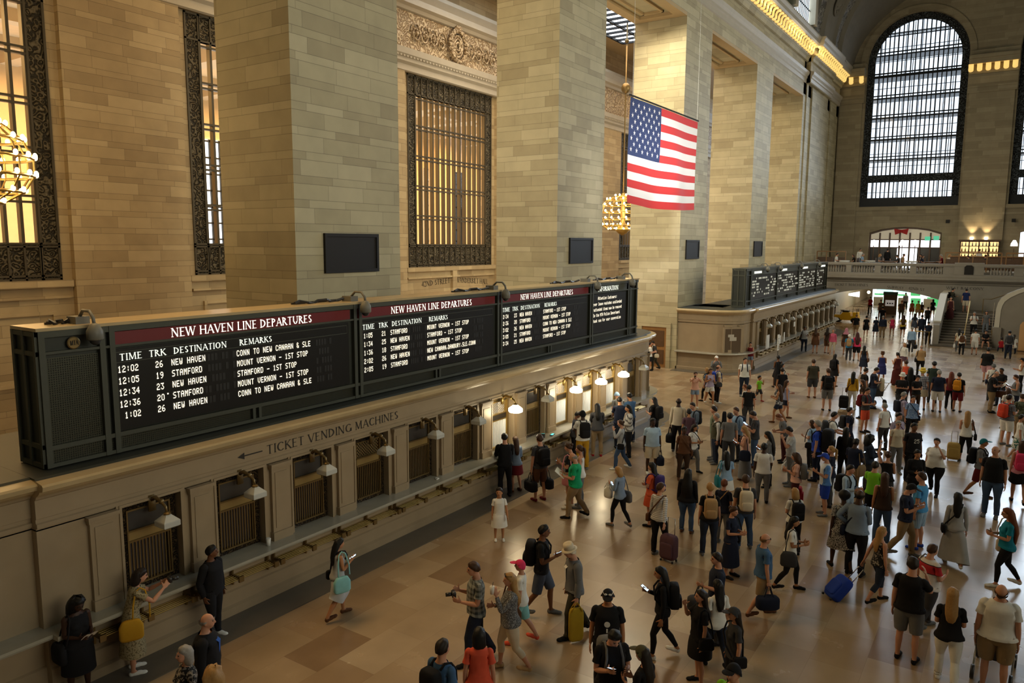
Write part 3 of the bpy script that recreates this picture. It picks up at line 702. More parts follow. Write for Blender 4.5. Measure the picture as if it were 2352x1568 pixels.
# ================================================================ ticket booths
def arc_path(cx, cy, r, a0, a1, n=8):
    return [((cx+r*math.cos(R2(a0+(a1-a0)*i/n)), cy+r*math.sin(R2(a0+(a1-a0)*i/n))), (math.cos(R2(a0+(a1-a0)*i/n)), math.sin(R2(a0+(a1-a0)*i/n)))) for i in range(n+1)]
def N(p, n): return (p, n)
BAY = 1.75
def bay_window(w, lit, latt, par):
    """bronze ticket window, local frame: x centre, y=0 face plane (front is -y), z from the counter"""
    t = bpy.data.objects.new('ticket_window', None); COL.objects.link(t); t.parent = par
    hw, H = .5, 1.53
    f = MB()
    for x0, x1 in ((-hw,-hw+.11),(hw-.11,hw)): f.box(x0,x1,.1,.17,.02,H)
    f.box(-hw+.11,hw-.11,.1,.17,H-.1,H).box(-hw+.11,hw-.11,.1,.17,.02,.10)
    f.build('ornament_frame', M_ORNW if not lit else M_BRASSD, t)
    g = MB()
    for x in (-.39,.365): g.box(x,x+.025,.08,.18,.1,H-.1)
    for z in (.1,.86,1.04,H-.13): g.box(-.39,.39,.08,.18,z,z+.028)
    g.build('brass_frame', M_BRASS if lit else M_BRASSD, t)  # brighter brass at lit windows, the light put into the colour
    MB().box(-.365,.365,.11,.15,.89,1.04).build('sign_panel', M_SIGND if lit else M_SIGN, t)
    MB().quad((-.365,.13,1.07),(.365,.13,1.07),(.365,.13,H-.13),(-.365,.13,H-.13)).build('lattice_grille', M_LATT if (lit or latt) else M_SMOKE, t)
    b = MB(); n = 13
    for k in range(n): x = -.35+.7*k/(n-1); b.box(x-.011,x+.011,.11,.135,.128,.86)
    b.build('bar_grille', M_WHITEP if lit else M_BRASSD, t)  # bars whitened at lit windows, the inside light put into the colour
    if not lit: MB().box(-.365,.365,.2,.22,.1,H-.1).build('blind', M_BLIND if not latt else M_PLAQUE, t)
    return t
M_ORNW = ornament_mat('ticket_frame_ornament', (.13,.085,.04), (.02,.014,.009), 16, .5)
def make_booth(name, label, x0, x1, F, pil0, nwin, lits, latts, jogs, curved=None):
    t = thing(name, label, 'ticket booth')
    j0, j1 = jogs; r = 1.4
    path = [N((x0,15.7),(-1,0))] + arc_path(x0+r, F+.15+r, r, 180, 270) + [N((j0,F+.15),(0,-1)), N((j0,F),(0,-1)), N((j1,F),(0,-1)), N((j1,F+.15),(0,-1))] + arc_path(x1-r, F+.15+r, r, 270, 360) + [N((x1,15.7),(1,0))]
    MB().sweep([(.95,0),(.95,.02),(.2,.02)], path).build('floor_strip', M_CURB, t)
    MB().sweep([(.22,.02),(.22,.17),(.15,.2),(.15,.45),(.11,.47),(.11,.93),(.16,.97),(.3,1.0)], path).build('lower_wall', M_BOOTH, t)
    MB().sweep([(.3,.99),(.42,1.0),(.43,1.03),(.42,1.07),(-.35,1.07)], path).build('counter', M_COUNTER, t)
    MB().sweep([(0,2.62),(0,2.66),(.035,2.67),(.035,2.73),(.0,2.745),(0,2.80),(.02,2.81),(.02,3.10),(.05,3.12),(.07,3.16)], path).build('frieze', M_BOOTH, t)
    MB().sweep([(.07,3.16),(.16,3.22),(.2,3.27),(.29,3.29),(.31,3.36),(.28,3.39),(.1,3.42),(.08,3.425)], path).build('cornice', M_BOOTHC, t)
    MB().sweep([(.1,3.42),(.06,3.45),(-1.0,3.46),(-3.2,3.46)], path).build('roof', M_GREEND, t)
    # upper wall with openings
    X = [pil0 + k*BAY for k in range(nwin+1)]
    w = MB(); ends = [j0] + sum([[x+.54, x+1.58] for x in X[:-1]], []) + [j1]
    for i in range(0, len(ends), 2): w.box(ends[i], ends[i+1], F, F+.5, 1.07, 2.64)
    for x in X[:-1]:
        a, c = x+.54, x+1.58
        for (p,q,z0,z1) in ((a-.09,a,1.07,2.72),(c,c+.09,1.07,2.72),(a,c,2.62,2.72)): w.box(p,q,F-.03,F,z0,z1)
        for (p,q,z0,z1) in ((a-.045,a,1.07,2.665),(c,c+.045,1.07,2.665),(a,c,2.62,2.665)): w.box(p,q,F-.05,F-.03,z0,z1)
    lw = path[:10]; rw = path[-10:]
    for pth in (lw + [N((j0,F+.15),(0,-1))], [N((j1,F+.15),(0,-1))] + rw):
        w.sweep([(0,1.07),(0,2.64)], pth)
    for (px, py), (nx, ny) in ((path[4]), (path[7]), path[-5], path[-8]):      # pilaster strips on the rounded ends
        a = math.atan2(ny, nx); Mt = Matrix.Translation((px,py,0)) @ Matrix.Rotation(a, 4, 'Z')
        w.box(-.02,.07,-.2,.2,1.07,2.62,Mt); w.box(-.02,.1,-.23,.23,2.52,2.62,Mt); w.box(-.02,.1,-.22,.22,1.07,1.25,Mt)
    w.build('upper_wall', M_BOOTH, t)
    pil = MB().box(0,.43,-.075,0,0,1.55).box(-.02,.45,-.11,0,0,.17).box(-.02,.45,-.1,0,1.45,1.5).box(-.035,.465,-.125,0,1.5,1.56).box(.07,.36,-.088,-.07,.25,1.38)
    p0 = pil.build('pilaster', M_BOOTH, t); p0.location = (X[0], F, 1.07)
    for x in X[1:]:
        o = p0.copy(); COL.objects.link(o); o.parent = t; o.location = (x, F, 1.07)
    protos = {}
    for i, x in enumerate(X[:-1]):
        key = (i in lits, i in latts)
        if key not in protos: protos[key] = bay_window(1, key[0], key[1], t); o = protos[key]
        else: o = copy_tree(protos[key], t)
        o.location = (x+1.06, F, 1.07)
    # brass luggage shelf under the counter
    sh = bpy.data.objects.new('luggage_shelf', None); COL.objects.link(sh); sh.parent = t
    b = MB()
    for k in range(5): b.tube([(.02,-.19-.06*k,.78),(1.58,-.19-.06*k,.78)], .011, 5)
    b.build('rods', M_BRASS, sh)
    for x in (0,.8,1.6): MB().box(x-.02,x+.02,-.46,-.1,.74,.80).box(x-.015,x+.015,-.2,-.12,.6,.98).box(x-.05,x+.05,-.46,-.42,.72,.83).build('bracket', M_BRASSD, sh)
    MB().box(.05,.5,-.42,-.16,.755,.772).build('plate', M_BRASSD, sh)
    sh.location = (X[0]-.1, F, 0)
    for x in X[1:-1]: o = copy_tree(sh, t); o.location = (x-.1, F, 0)
    MB().box(j0+.3, j1-.3, F+1.9, F+2.0, 0, 3.4).build('inner_wall', M_WHITEP, t)
    return t, X
B1, PX1 = make_booth('ticket_booth', 'long marble ticket booth with brass windows under the near departure board', .45, 29.0, 11.95, 5.79, 12, {6,8,9,10}, {3}, (5.05, 27.2))
B2, PX2 = make_booth('ticket_booth', 'marble ticket booth with a rounded end beyond the flag, under the farther board', 40.2, 66.6, 12.15, 43.0, 12, set(), {0,1}, (42.4, 64.8))
for txt, x, z, h, w in (('TICKET VENDING MACHINES', 11.12, 2.84, .18, 3.78),):
    o = carve(txt, (x, 11.92), z, h, w, 'y', 'lettering', parent=B1)
b = MB().box(8.7,9.13,11.918,11.93,2.925,2.945); b.quad((8.57,11.92,2.935),(8.72,11.92,2.87),(8.72,11.92,3.0)); b.build('arrow', M_INK, B1)
# a window in the rounded end of the far booth
t = MB(); a = math.atan2(-1,-1)
Mt = Matrix.Translation((40.2+1.4-1.4*.7071, 12.3+1.4-1.4*.7071, 0)) @ Matrix.Rotation(a, 4, 'Z')
MB().box(.0,.06,-.58,.58,1.1,2.5,Mt).build('corner_window_frame', M_BOOTH, B2)
MB().box(.05,.075,-.46,.46,1.12,2.4,Mt).build('corner_window_pane', pm('corner_pane', (.10,.07,.045), .25), B2)
MB().box(.075,.08,-.2,.2,1.75,1.95,Mt).box(.075,.08,-.3,.05,1.95,2.1,Mt).build('posted_notice', pm('notice_paper', (.45,.42,.36), .7), B2)
# bracket lamps over the windows
def make_lamp(lit, label, loc, grp, idx):
    t = thing('bracket_lamp', label, 'lamp', loc, group=grp)
    MB().tube([(0,-.02,0),(0,-.12,.06),(0,-.28,.02),(0,-.42,-.05),(0,-.45,-.14)], [.04,.035,.03,.025,.02], 6).box(-.06,.06,-.03,.02,-.2,.08).ball((0,-.3,.02),.05,6,4).build('bracket', M_BRASSD if not lit else M_BRASS, t, True)  # brighter brass beside a lit shade, its light put into the colour
    g = M_LAMPLIT if lit else M_WHITEGL
    sh = MB().lathe([(.05,-.16),(.075,-.18),(.2,-.27),(.205,-.285),(.205,-.36),(.17,-.38)], (0,-.45,0), 8 if lit else 4, Matrix.Rotation(PI/8 if lit else PI/4,3,'Z'))
    sh.build('lamp_shade', g, t, lit)
    MB().lathe([(.03,-.13),(.06,-.15),(.06,-.17),(.03,-.17)], (0,-.45,0), 8).build('shade_cap', M_BRASSD, t)
    return t
LAB = ['unlit frosted lamp over the window behind the woman in the cream dress', 'unlit frosted lamp above the window with the paper cup', 'unlit square lamp below the engraved arrow head', 'unlit lamp over the window with a bare wire lattice',
 'unlit lamp below the last engraved word', 'unlit lamp over the last dark window before the first lit one', 'glowing lamp over the couple in black jacket and red skirt', 'dark lamp between the two nearest glowing lamps',
 'glowing lamp above the man with black backpack and mustard trousers', 'glowing lamp, second from the rounded end of the near booth', 'glowing lamp nearest the rounded end of the near booth', 'unlit lamp on the last window before the rounded end']
for i in range(12):
    make_lamp(i in (6,8,9,10), LAB[i], (PX1[i]+1.06, 11.93, 2.62), 'bracket lamps over the ticket windows', i)
for i in range(12):
    make_lamp(False, 'unlit lamp over a window of the far ticket booth, number %s from its rounded end' % ['one','two','three','four','five','six','seven','eight','nine','ten','eleven','twelve'][i], (PX2[i]+1.06, 12.13, 2.62), 'lamps of the far ticket booth', i)
# things on the counter
t = thing('paper_cup', 'white paper cup left on the dark counter', 'cup', (9.08, 11.78, 1.07)); MB().lathe([(.036,0),(.048,.13)], (0,0,0), 14).build('cup', M_WHITEP, t, True); MB().lathe([(.05,.13),(.05,.145),(.04,.155)], (0,0,0), 14).build('lid', M_WHITEP, t)
tag(MB().box(-.05,.05,-.03,.03,0,.02).box(-.03,.03,-.04,.04,.015,.035).build('crumpled_tissue', M_WHITEP, loc=(14.2,11.75,1.07)), 'crumpled white tissue on the counter below the last dark window', 'tissue')
M_TERM = pm('terminal_black', (.02,.02,.022), .4); M_TSCR = pm('terminal_screen', (.1,.6,.6), .4, emit=1.2, ecol=(.1,.8,.75))
for i, (x, y) in enumerate(((19.25,11.72),(21.4,11.75),(24.3,11.7))):
    t = thing('card_terminal', ['card terminal with teal screen right of the red skirted woman', 'card terminal with teal screen at the second lit window', 'black card terminal by the far customers\' papers'][i], 'card terminal', (x,y,1.07), .5)
    MB().prism([(-.06,0),(.08,0),(.08,.05),(-.06,.13)], -.06, .06, 'y').build('body', M_TERM, t); MB().quad((-.045,-.05,.132),(.03,-.05,.095),(.03,.05,.095),(-.045,.05,.132)).build('screen', M_TSCR, t)
    t = thing('signature_pad', ['dark signature pad beside the first teal terminal', 'dark signature pad on the lit counter by the woman in grey', 'dark signature pad under the customers\' hands'][i], 'pad', (x+.38,y-.1,1.07), .2)
    MB().box(-.11,.11,-.05,.05,0,.03).build('body', M_TERM, t); MB().box(-.09,.09,-.035,.035,.03,.033).build('screen', M_TSCR if i == 0 else M_SMOKE, t)
for i, (x, y, rz) in enumerate(((24.9,11.7,.3),(25.3,11.75,-.2),(22.9,11.72,.1))): tag(MB().box(-.16,.16,-.11,.11,0,.006).build('paper', M_CLOTHW, loc=(x,y,1.071), rz=rz), ['white paper on the counter before the man in the pale blue cap', 'white paper on the counter by the navy shirt', 'white form on the counter by the long haired customer'][i], 'paper')
t = thing('wall_sign', 'small tilted brown fire alarm box on the pillar behind the far booth', 'alarm box', (39.98+1.2,15.68,2.5)); MB().box(-.1,.1,-.06,0,-.15,.15).build('case', pm('alarm_brown', (.15,.06,.03), .5), t)
# side door in the pillar face
t = thing('door_1', 'dark bronze door in a stone frame on the pillar side', 'door', (40.03, 17.0, 0)); t['kind'] = 'structure'
MB().box(-.06,0,-.75,.75,0,2.3).build('leaf', M_WOODL, t); f = MB()
for (a,c,z0,z1) in ((-1.0,-.75,0,2.55),(.75,1.0,0,2.55),(-.75,.75,2.3,2.55)): f.box(-.14,0,a,c,z0,z1)
f.build('frame', M_PIER, t); MB().box(-.09,-.06,-.6,.6,1.2,2.1).box(-.09,-.06,-.6,.6,.2,1.0).build('door_panel', M_WOOD, t)
# notices at the far booth
for i, (x, y, z, w, h, lab) in enumerate(((43.6,11.62,1.1,.62,.75,'tall white notice board leaning on the far booth counter near its rounded end'),(46.0,11.55,1.1,.3,.5,'narrow white notice standing on the far booth counter'),(50.2,11.75,1.75,.35,.3,'pale notice hanging in the middle of the far booth windows'),(47.4,11.66,1.1,.25,.55,'slim white notice behind the standing white sign'))):
    tag(MB().box(-w/2,w/2,-.015,.015,0,h).build('notice', M_WHITEP, loc=(x,y,z)), lab, 'notice')
t = thing('pole_sign', 'white printed sign on a slim floor stand before the far booth', 'sign', (43.3, 10.95, 0))
MB().lathe([(.22,0),(.22,.02),(.03,.04),(.015,.06),(.015,1.05)], (0,0,0), 14).build('stand', M_TERM, t); MB().box(-.16,.16,-.02,.02,1.05,1.95).build('sign_panel', M_WHITEP, t)
b = MB()
for k in range(7): b.box(-.12,.12-.04*(k%3),-.026,-.02,1.18+k*.09,1.205+k*.09)
b.build('print_lines', M_SMOKE, t)
# ================================================================ departure boards
def board(name, label, X0, Y, Z0, near):
    t = thing(name, label, 'departure board', (X0, Y, Z0))
    L, D, H = 21.58, .75, 2.12
    PP, S = 5.555, 1.07                                  # panel pitch, first panel start
    MB().box(0,L,.05,D,.02,H-.02).build('cabinet', M_GREEND, t)
    f = MB(); posts = [0,.91,6.5,12.06,17.62,20.66,L-.18]
    for p in posts:
        for q in (0,.16) if 0 < p < L-.2 else (0,): f.box(p+q,p+q+.09,-.04,.06,0,H)
    for z0,z1 in ((0,.06),(.27,.34),(H-.42+.06,H-.32),(H-.1,H)): f.box(0,L,-.03,.06,z0,z1)
    for y in (.0,.36,.69): f.box(-.04,.05,y,y+.07,0,H)
    for z in (0,.3,H-.38,H-.08): f.box(-.035,.05,0,D,z,z+.07)
    for k in range(3): f.box(S+PP*k+2.7,S+PP*k+2.76,-.03,.05,.06,.27); f.box(S+PP*k+2.84,S+PP*k+2.9,-.03,.05,.06,.27)
    f.build('frame', M_GREEN, t)
    MB().box(-.03,L+.03,-.05,D+.03,H,H+.05).build('top_cover', M_BOOTHC if near else M_GREEN, t)
    g = MB().quad((.1,.03,.34),(.95,.03,.34),(.95,.03,1.7),(.1,.03,1.7)).quad((.1,.03,.06),(L-.1,.03,.06),(L-.1,.03,.27),(.1,.03,.27))
    g.build('mesh_grille', M_MESH, t)
    if near:
        MB().lathe([(.10,0),(.10,.02),(.085,.03)], (.52,-.0,H-.22), 20, Matrix.Rotation(PI/2,3,'X')).build('round_emblem', M_BRASSD, t)
        m, w = serif_text('MTA', .075, .13); o = MB(); o.v = [(v[0]+.455, -.04, v[2]+H-.255) for v in m.v]; o.f = m.f; o.build('emblem_letters', M_INK, t)
    data = [[('12:02','26','NEW HAVEN','CONN TO NEW CANAAN & SLE'),('12:05','19','STAMFORD','MOUNT VERNON - 1ST STOP'),('12:34','23','NEW HAVEN','STAMFORD - 1ST STOP'),('12:36','20','STAMFORD','MOUNT VERNON - 1ST STOP'),(' 1:02','26','NEW HAVEN','CONN TO NEW CANAAN & SLE')],
            [(' 1:05','21','STAMFORD','MOUNT VERNON - 1ST STOP'),(' 1:34','25','NEW HAVEN','STAMFORD - 1ST STOP'),(' 1:36','18','STAMFORD','MOUNT VERNON - 1ST STOP'),(' 2:02','26','NEW HAVEN','NEW CANAAN,DANBURY,SLE,CONN'),(' 2:05','19','STAMFORD','MOUNT VERNON - 1ST STOP')],
            [(' 2:34','23','NEW HAVEN','STAMFORD - 1ST STOP'),(' 2:36','20','STAMFORD','MOUNT VERNON - 1ST STOP'),(' 3:02','26','NEW HAVEN','CONN TO NEW CANAAN & SLE'),(' 3:05','21','STAMFORD','MOUNT VERNON - 1ST STOP'),(' 3:34','25','NEW HAVEN','STAMFORD - 1ST STOP')]]
    def put(m, x, z, nm, mat, par, y=-.012):
        o = MB(); o.v = [(v[0]+x, y, v[2]+z) for v in m.v]; o.f = m.f; return o.build(nm, mat, par)
    for k in range(4):
        x = S+PP*k; w = PP-.26 if k < 3 else 2.8
        p = MB().box(x+.06,x+w,0,.06,.36,1.72).build('display_panel', M_BLACK, t)
        red = k < 3 and near
        MB().box(x+.02,x+w+.03,-.02,.06,1.79,2.01).build('header_band', M_RED if red else M_GREEN, p)
        if near:
            hx, hw, htxt = (1.12,3.17,'NEW HAVEN LINE DEPARTURES') if k < 3 else (.52,1.62,'INFORMATION')
            m, _ = serif_text(htxt, .155, hw, .15, .07); put(m, x+hx-.04, 1.825, 'heading', M_HEADW, p, -.024)
            if k < 3:
                f = MB()
                for (a,c,z0,z1) in ((.08,w-.05,1.49,1.503),(.08,w-.05,1.66,1.673),(.08,.093,1.49,1.673),(w-.063,w-.05,1.49,1.673)): f.box(x+a,x+c,-.006,0,z0,z1)
                f.build('column_frame', M_GREEN, p)
                for txt, a, ww in (('TIME',.155,.40),('TRK',.665,.32),('DESTINATION',1.12,1.08),('REMARKS',2.47,.76)):
                    m, _ = serif_text(txt, .112, ww, .16, .08); put(m, x+a, 1.525, 'column_heading', M_HEADW2, p)
                fl = MB()
                for r in range(5):
                    z = 1.325-.195*r
                    for c in range(62): 
                        if (c*7+r*3+k) % 5 and (28 < c < 31 or c > 55 or 19 < c < 28): fl.box(x+.12+c*.0755,x+.175+c*.0755,-.004,0,z-.01,z+.115)
                fl.build('blank_flaps', M_LEDD, p)
                for r, (a, tr, d, rem) in enumerate(data[k]):
                    z = 1.325-.195*r; o = MB()
                    for s, sx in ((a,.12),(tr,.775),(d,1.07),(rem,2.40)):
                        m = led_text(s, .112, .0755 if s is not a else .073, .055)
                        o.add(m, Matrix.Translation((x+sx,-.012,z)))
                    if k == 0 and r == 3: o.box(x+.96,x+.985,-.012,-.011,z+.09,z+.115)
                    o.build('text_row', M_LED, p)
            else:
                for r, (s, sx) in enumerate((('Attention Customers:',.44),('Never leave packages unattended',.02),('Unattended items may be removed',.02),('By the MTA Police Department',.1),('Thank you for your cooperation',.05))):
                    o = MB().add(led_text(s, .112, .0755, .055), Matrix.Translation((x+sx+.08,-.012,1.52-.195*r))); o.build('text_row', M_LED, p)
        else:
            rr = random.Random(k)
            o = MB()
            hx = x+.5+.3*k
            for c in range(9): o.box(hx+c*.17,hx+c*.17+.13,-.024,-.02,1.84,1.97)
            o.build('heading', M_HEADW, p)
            o = MB()
            for r in range(7):
                z = 1.5-.165*r
                c = 0
                while c < (60 if k < 3 else 30):
                    ln_ = rr.choice((2,4,5,8)); 
                    if rr.random() < .62:
                        for q in range(ln_): o.box(x+.15+(c+q)*.08,x+.20+(c+q)*.08,-.012,-.011,z,z+.1)
                    c += ln_ + rr.choice((1,2,4))
            o.build('text_row', pm('dim_led', (.75,.75,.65), .5, emit=.28, ecol=(.9,.9,.75)), p)
    return t
board('departure_board', 'long green framed departure board listing New Haven Line trains on the near booth', 5.37, 12.2, 3.475, True)
board('departure_board', 'green framed departure board with blurred rows on the far booth roof', 42.5, 12.7, 3.45, False)
def camera_dome(loc, label):
    t = thing('security_camera', label, 'camera', loc, group='cameras on the departure boards')
    MB().box(-.11,.11,.12,.4,0,.2).build('base_box', M_CAM, t)
    MB().tube([(0,.25,.16),(0,.1,.3),(0,-.1,.3),(0,-.2,.2),(0,-.22,.1)], .028, 6).build('arm', M_CAM, t, True)
    MB().lathe([(.03,.12),(.07,.09),(.12,.0),(.125,-.13),(.1,-.15)], (0,-.22,0), 14).build('housing', M_CAM, t, True)
    MB().ball((0,-.22,-.15), (.085,.085,.08), 10, 6).build('dome', M_TERM, t, True)
for i, x in enumerate((.75, 6.68, 12.2, 17.8, 20.6)):
    camera_dome((5.37+x, 12.2, 5.56), ['camera over the emblem end of the near board', 'dome camera between the first two departure panels', 'camera on a gooseneck between second and third departure panels', 'dome camera beside the information heading', 'camera at the far end of the near board'][i])
for i, x in enumerate((3.6, 6.6, 12.1, 17.7)): camera_dome((42.5+x, 12.7, 5.54), 'small dome camera on the far board, %s from the near end' % ['first','second','third','last'][i])
for x0, x1, y, lab in ((6.9-1.2,6.0,12.55,'loose black cable on top of the near board by the first camera'),(10.6,11.95,12.6,'bundle of cables behind the second camera'),(15.9,17.4,12.5,'black pipe and cables behind the gooseneck camera'),(21.2,22.9,12.6,'thin cable tray behind the dome camera'),(24.2,25.9,12.6,'cable bundle at the far end of the near board')):
    b = MB().tube([(x0 + (x1-x0)*k/8, y + .05*math.sin(k*2.1), 5.68 + .035*math.sin(k*1.7)) for k in range(9)], .03, 6)
    b.tube([(x0,y+.1,5.66),(x1,y+.12,5.67)], .022, 6); tag(b.build('cable', M_TERM), lab, 'cable')
# ================================================================ flag and chandeliers
def star(cx, cz, r): return [(cx + (r if k % 2 == 0 else r*.38)*math.sin(PI*k/5), cz + (r if k % 2 == 0 else r*.38)*math.cos(PI*k/5)) for k in range(10)]
KF = .76
FW, FH, FX, FY, FZ = 7.05*KF, 3.88*KF, 26.58*KF, 12.5*KF, 8.14
def wave(x, z):
    u, v = x/FW, z/FH
    return .11*math.sin(u*7+1.2*v)*(1.15-v) + .05*math.sin(u*15+2)*(1.1-v)
def droop(x, z): return -.10*math.sin(PI*min(1,x/FW))*(1-z/FH)
def cloth(x0, x1, z0, z1, nx, nz, dy=0):
    b = MB()
    for j in range(nz+1):
        for i in range(nx+1):
            x = x0+(x1-x0)*i/nx; z = z0+(z1-z0)*j/nz; b.v.append((x, wave(x,z)+dy, z+droop(x,z)))
    for j in range(nz):
        for i in range(nx): k = j*(nx+1)+i; b.f.append((k,k+1,k+nx+2,k+nx+1))
    return b
t = thing('flag', 'large red white and blue flag hanging over the concourse before the pillars', 'flag', (FX, FY, FZ))
M_FR = pm('flag_red', (.50,.028,.03), .8); M_FW = pm('flag_white', (.68,.67,.66), .8); M_FB = pm('flag_blue', (.02,.035,.11), .8)
sh = FH/13
for k in range(13):
    cloth(0 if k < 6 else 2.85*KF, FW, k*sh, (k+1)*sh, 28, 2).build('red_stripe' if k % 2 == 0 else 'white_stripe', M_FR if k % 2 == 0 else M_FW, t, True)
cloth(0, 2.85*KF, 6*sh, FH, 14, 8).build('blue_canton', M_FB, t, True)
for s_ in (-1, 1):
    b = MB()
    for r in range(9):
        for c in range(6 if r % 2 == 0 else 5):
            x = KF*(.24+c*.475+(0 if r % 2 == 0 else .237)); z = FH-KF*(.22+r*.206)
            pts = star(x, z, .105*KF); b.quad(*[(p, wave(p,q)+s_*.012, q+droop(p,q)) for p, q in pts])
    b.build('stars', M_FW, t)
MB().tube([(-.08,wave(0,FH),FH+.05),(FW+.05,wave(FW,FH),FH+.05)], .025, 6).build('top_rod', M_TERM, t)
for x in (.1, FW-.1): MB().tube([(x,0,FH+.05),(x,0,21.5)], .005, 4).build('hanging_wire', M_CHROME, t)
def chandelier(loc, label, drop):
    t = thing('chandelier', label, 'chandelier', loc, group='gilded globe chandeliers in the corridor')
    g = MB(); bl = MB(); rings = [(.55,1.25),(1.1,1.0),(1.5,.62),(1.72,.15),(1.72,-.32),(1.45,-.75),(.95,-1.05)]
    for r, z in rings:
        n = max(8, int(r*13)); g.tube([(r*math.cos(2*PI*k/24), r*math.sin(2*PI*k/24), z) for k in range(25)], .045, 5, False)
        for k in range(n):
            a = 2*PI*k/n; bl.ball((r*1.03*math.cos(a), r*1.03*math.sin(a), z+.07), (.062,.062,.08), 6, 5)
    for k in range(12):
        a = 2*PI*k/12; g.tube([(r*math.cos(a), r*math.sin(a), z) for r, z in rings], .03, 4)
    g.lathe([(.05,-1.45),(.3,-1.3),(.5,-1.1),(.3,-.8),(.12,-.4),(.2,.2),(.1,.8),(.3,1.2),(.08,1.5)], (0,0,0), 12)
    g.build('gilded_cage', M_BRASS, t, True); bl.build('bulbs', M_BULB, t, True)
    MB().tube([(0,0,1.4),(0,0,drop)], .045, 6).ball((0,0,drop*.66),(.32,.32,.36),10,8).ball((0,0,drop*.9),.16,8,6).build('stem', M_BRASSD, t, True)
    point('chandelier_light', (loc[0], loc[1], loc[2]), 240, (1,.62,.26), .9)
    return t
chandelier((8.65,23.3,9.0), 'glowing globe chandelier cut by the photo\'s left edge', 12.9)
chandelier((48.65,23.3,9.0), 'glowing globe chandelier left of the flag, partly behind a pillar', 12.9)
for x, y, lab in ((52.5,37,'small chandelier seen through the middle screen window'), (29.5,38,'small chandelier seen through the narrow gap at the second pillar')):
    t = thing('chandelier', lab, 'chandelier', (x,y,9.4)); g = MB(); bl = MB()
    for r, z in ((1.3,0),(.8,-.7),(.3,-1.5)):
        g.tube([(r*math.cos(2*PI*k/16), r*math.sin(2*PI*k/16), z) for k in range(17)], .05, 5, False)
        for k in range(max(4,int(r*10))): a = 2*PI*k/max(4,int(r*10)); bl.ball((r*math.cos(a), r*math.sin(a), z+.1), .11, 6, 5)
    for k in range(6): a = 2*PI*k/6; g.tube([(1.3*math.cos(a),1.3*math.sin(a),0),(.3*math.cos(a),.3*math.sin(a),-1.5)], .03, 4)
    g.tube([(0,0,-1.5),(0,0,7)], .05, 6); g.build('gilded_cage', M_BRASSD, t, True); bl.build('bulbs', M_BULB, t, True)
# ================================================================ restaurant on the balcony
ZB = 4.9
t = thing('bottle_shelf', 'wooden back bar with lit bottle shelves on the balcony pier', 'bar shelf', (79.2, 3.1, ZB))
f = MB()
for y in (-1.5,-.75,.0,.75,1.42): f.box(0,.5,y,y+.08,0,2.45)
for z in (0,1.0,1.5,2.0,2.4): f.box(0,.5,-1.5,1.5,z,z+.06)
f.build('shelf_frame', M_WOOD, t); MB().box(.42,.5,-1.42,1.42,1.0,2.4).build('lit_back', M_BARGLOW, t)
MB().box(-.1,.6,-1.6,1.6,2.45,2.6).build('cornice', M_WOOD, t)
cols = [pm('bottle_amber', (.25,.10,.02), .2), pm('bottle_green', (.03,.10,.03), .2), pm('bottle_clear', (.5,.5,.48), .15)]
bp_ = MB().lathe([(.05,0),(.05,.2),(.018,.26),(.018,.34)], (0,0,0), 8)
k = 0; first = {}
for z in (1.06,1.56,2.06):
    for j in range(11):
        mi = (j*3+int(z*10)) % 3; lo = (79.3, 3.1-1.3+j*.262, ZB+z)
        if mi not in first: first[mi] = bp_.build('bottle', cols[mi], smooth=True); o = first[mi]
        else: o = first[mi].copy(); COL.objects.link(o)
        o.location = lo; tag(o, '%s bottle on the lit back bar shelves' % ['amber','green','clear'][mi], 'bottle', '%s bottles on the back bar' % ['amber','green','clear'][mi])
for i, y in enumerate((3.75, 2.65)):
    t = thing('wall_sconce', 'glowing sconce above the back bar, %s the arched doorway' % ('nearer' if i == 0 else 'farther from'), 'sconce', (79.6, y, 7.55))
    MB().lathe([(.06,-.15),(.12,0),(.15,.18)], (0,0,0), 10).build('shade', M_LAMPLIT, t, True); MB().box(0,.1,-.04,.04,-.2,0).build('bracket', M_BRASSD, t)
    spot('sconce_light', (79.35, y, 7.75), (79.75, y, 11), 160, (1,.75,.42), 75, .08)
t = thing('bar_counter', 'long dark wooden bar counter on the far balcony', 'bar', (76.5, 1.5, ZB))
MB().box(0,.7,-4,3.6,0,1.1).build('front', M_WOOD, t); MB().box(-.1,.8,-4.1,3.7,1.1,1.17).build('top', M_WOODL, t)
for i, (y, lab) in enumerate(((11.05,'white shaded standing lamp before the arched window, nearest the corner'),(8.75,'white shaded standing lamp in the middle of the arched window'),(.5,'white shaded standing lamp by the right end of the bar'),(7.75,'white shaded standing lamp right of the middle one'))):
    t = thing('standing_lamp', lab, 'lamp', (75, y, ZB))
    MB().lathe([(.2,0),(.2,.03),(.03,.06),(.03,2.1)], (0,0,0), 10).build('pole', M_WOOD, t); MB().lathe([(.26,2.05),(.24,2.25),(.1,2.52),(.05,2.54)], (0,0,0), 14).build('lamp_shade', M_SHADE, t, True)
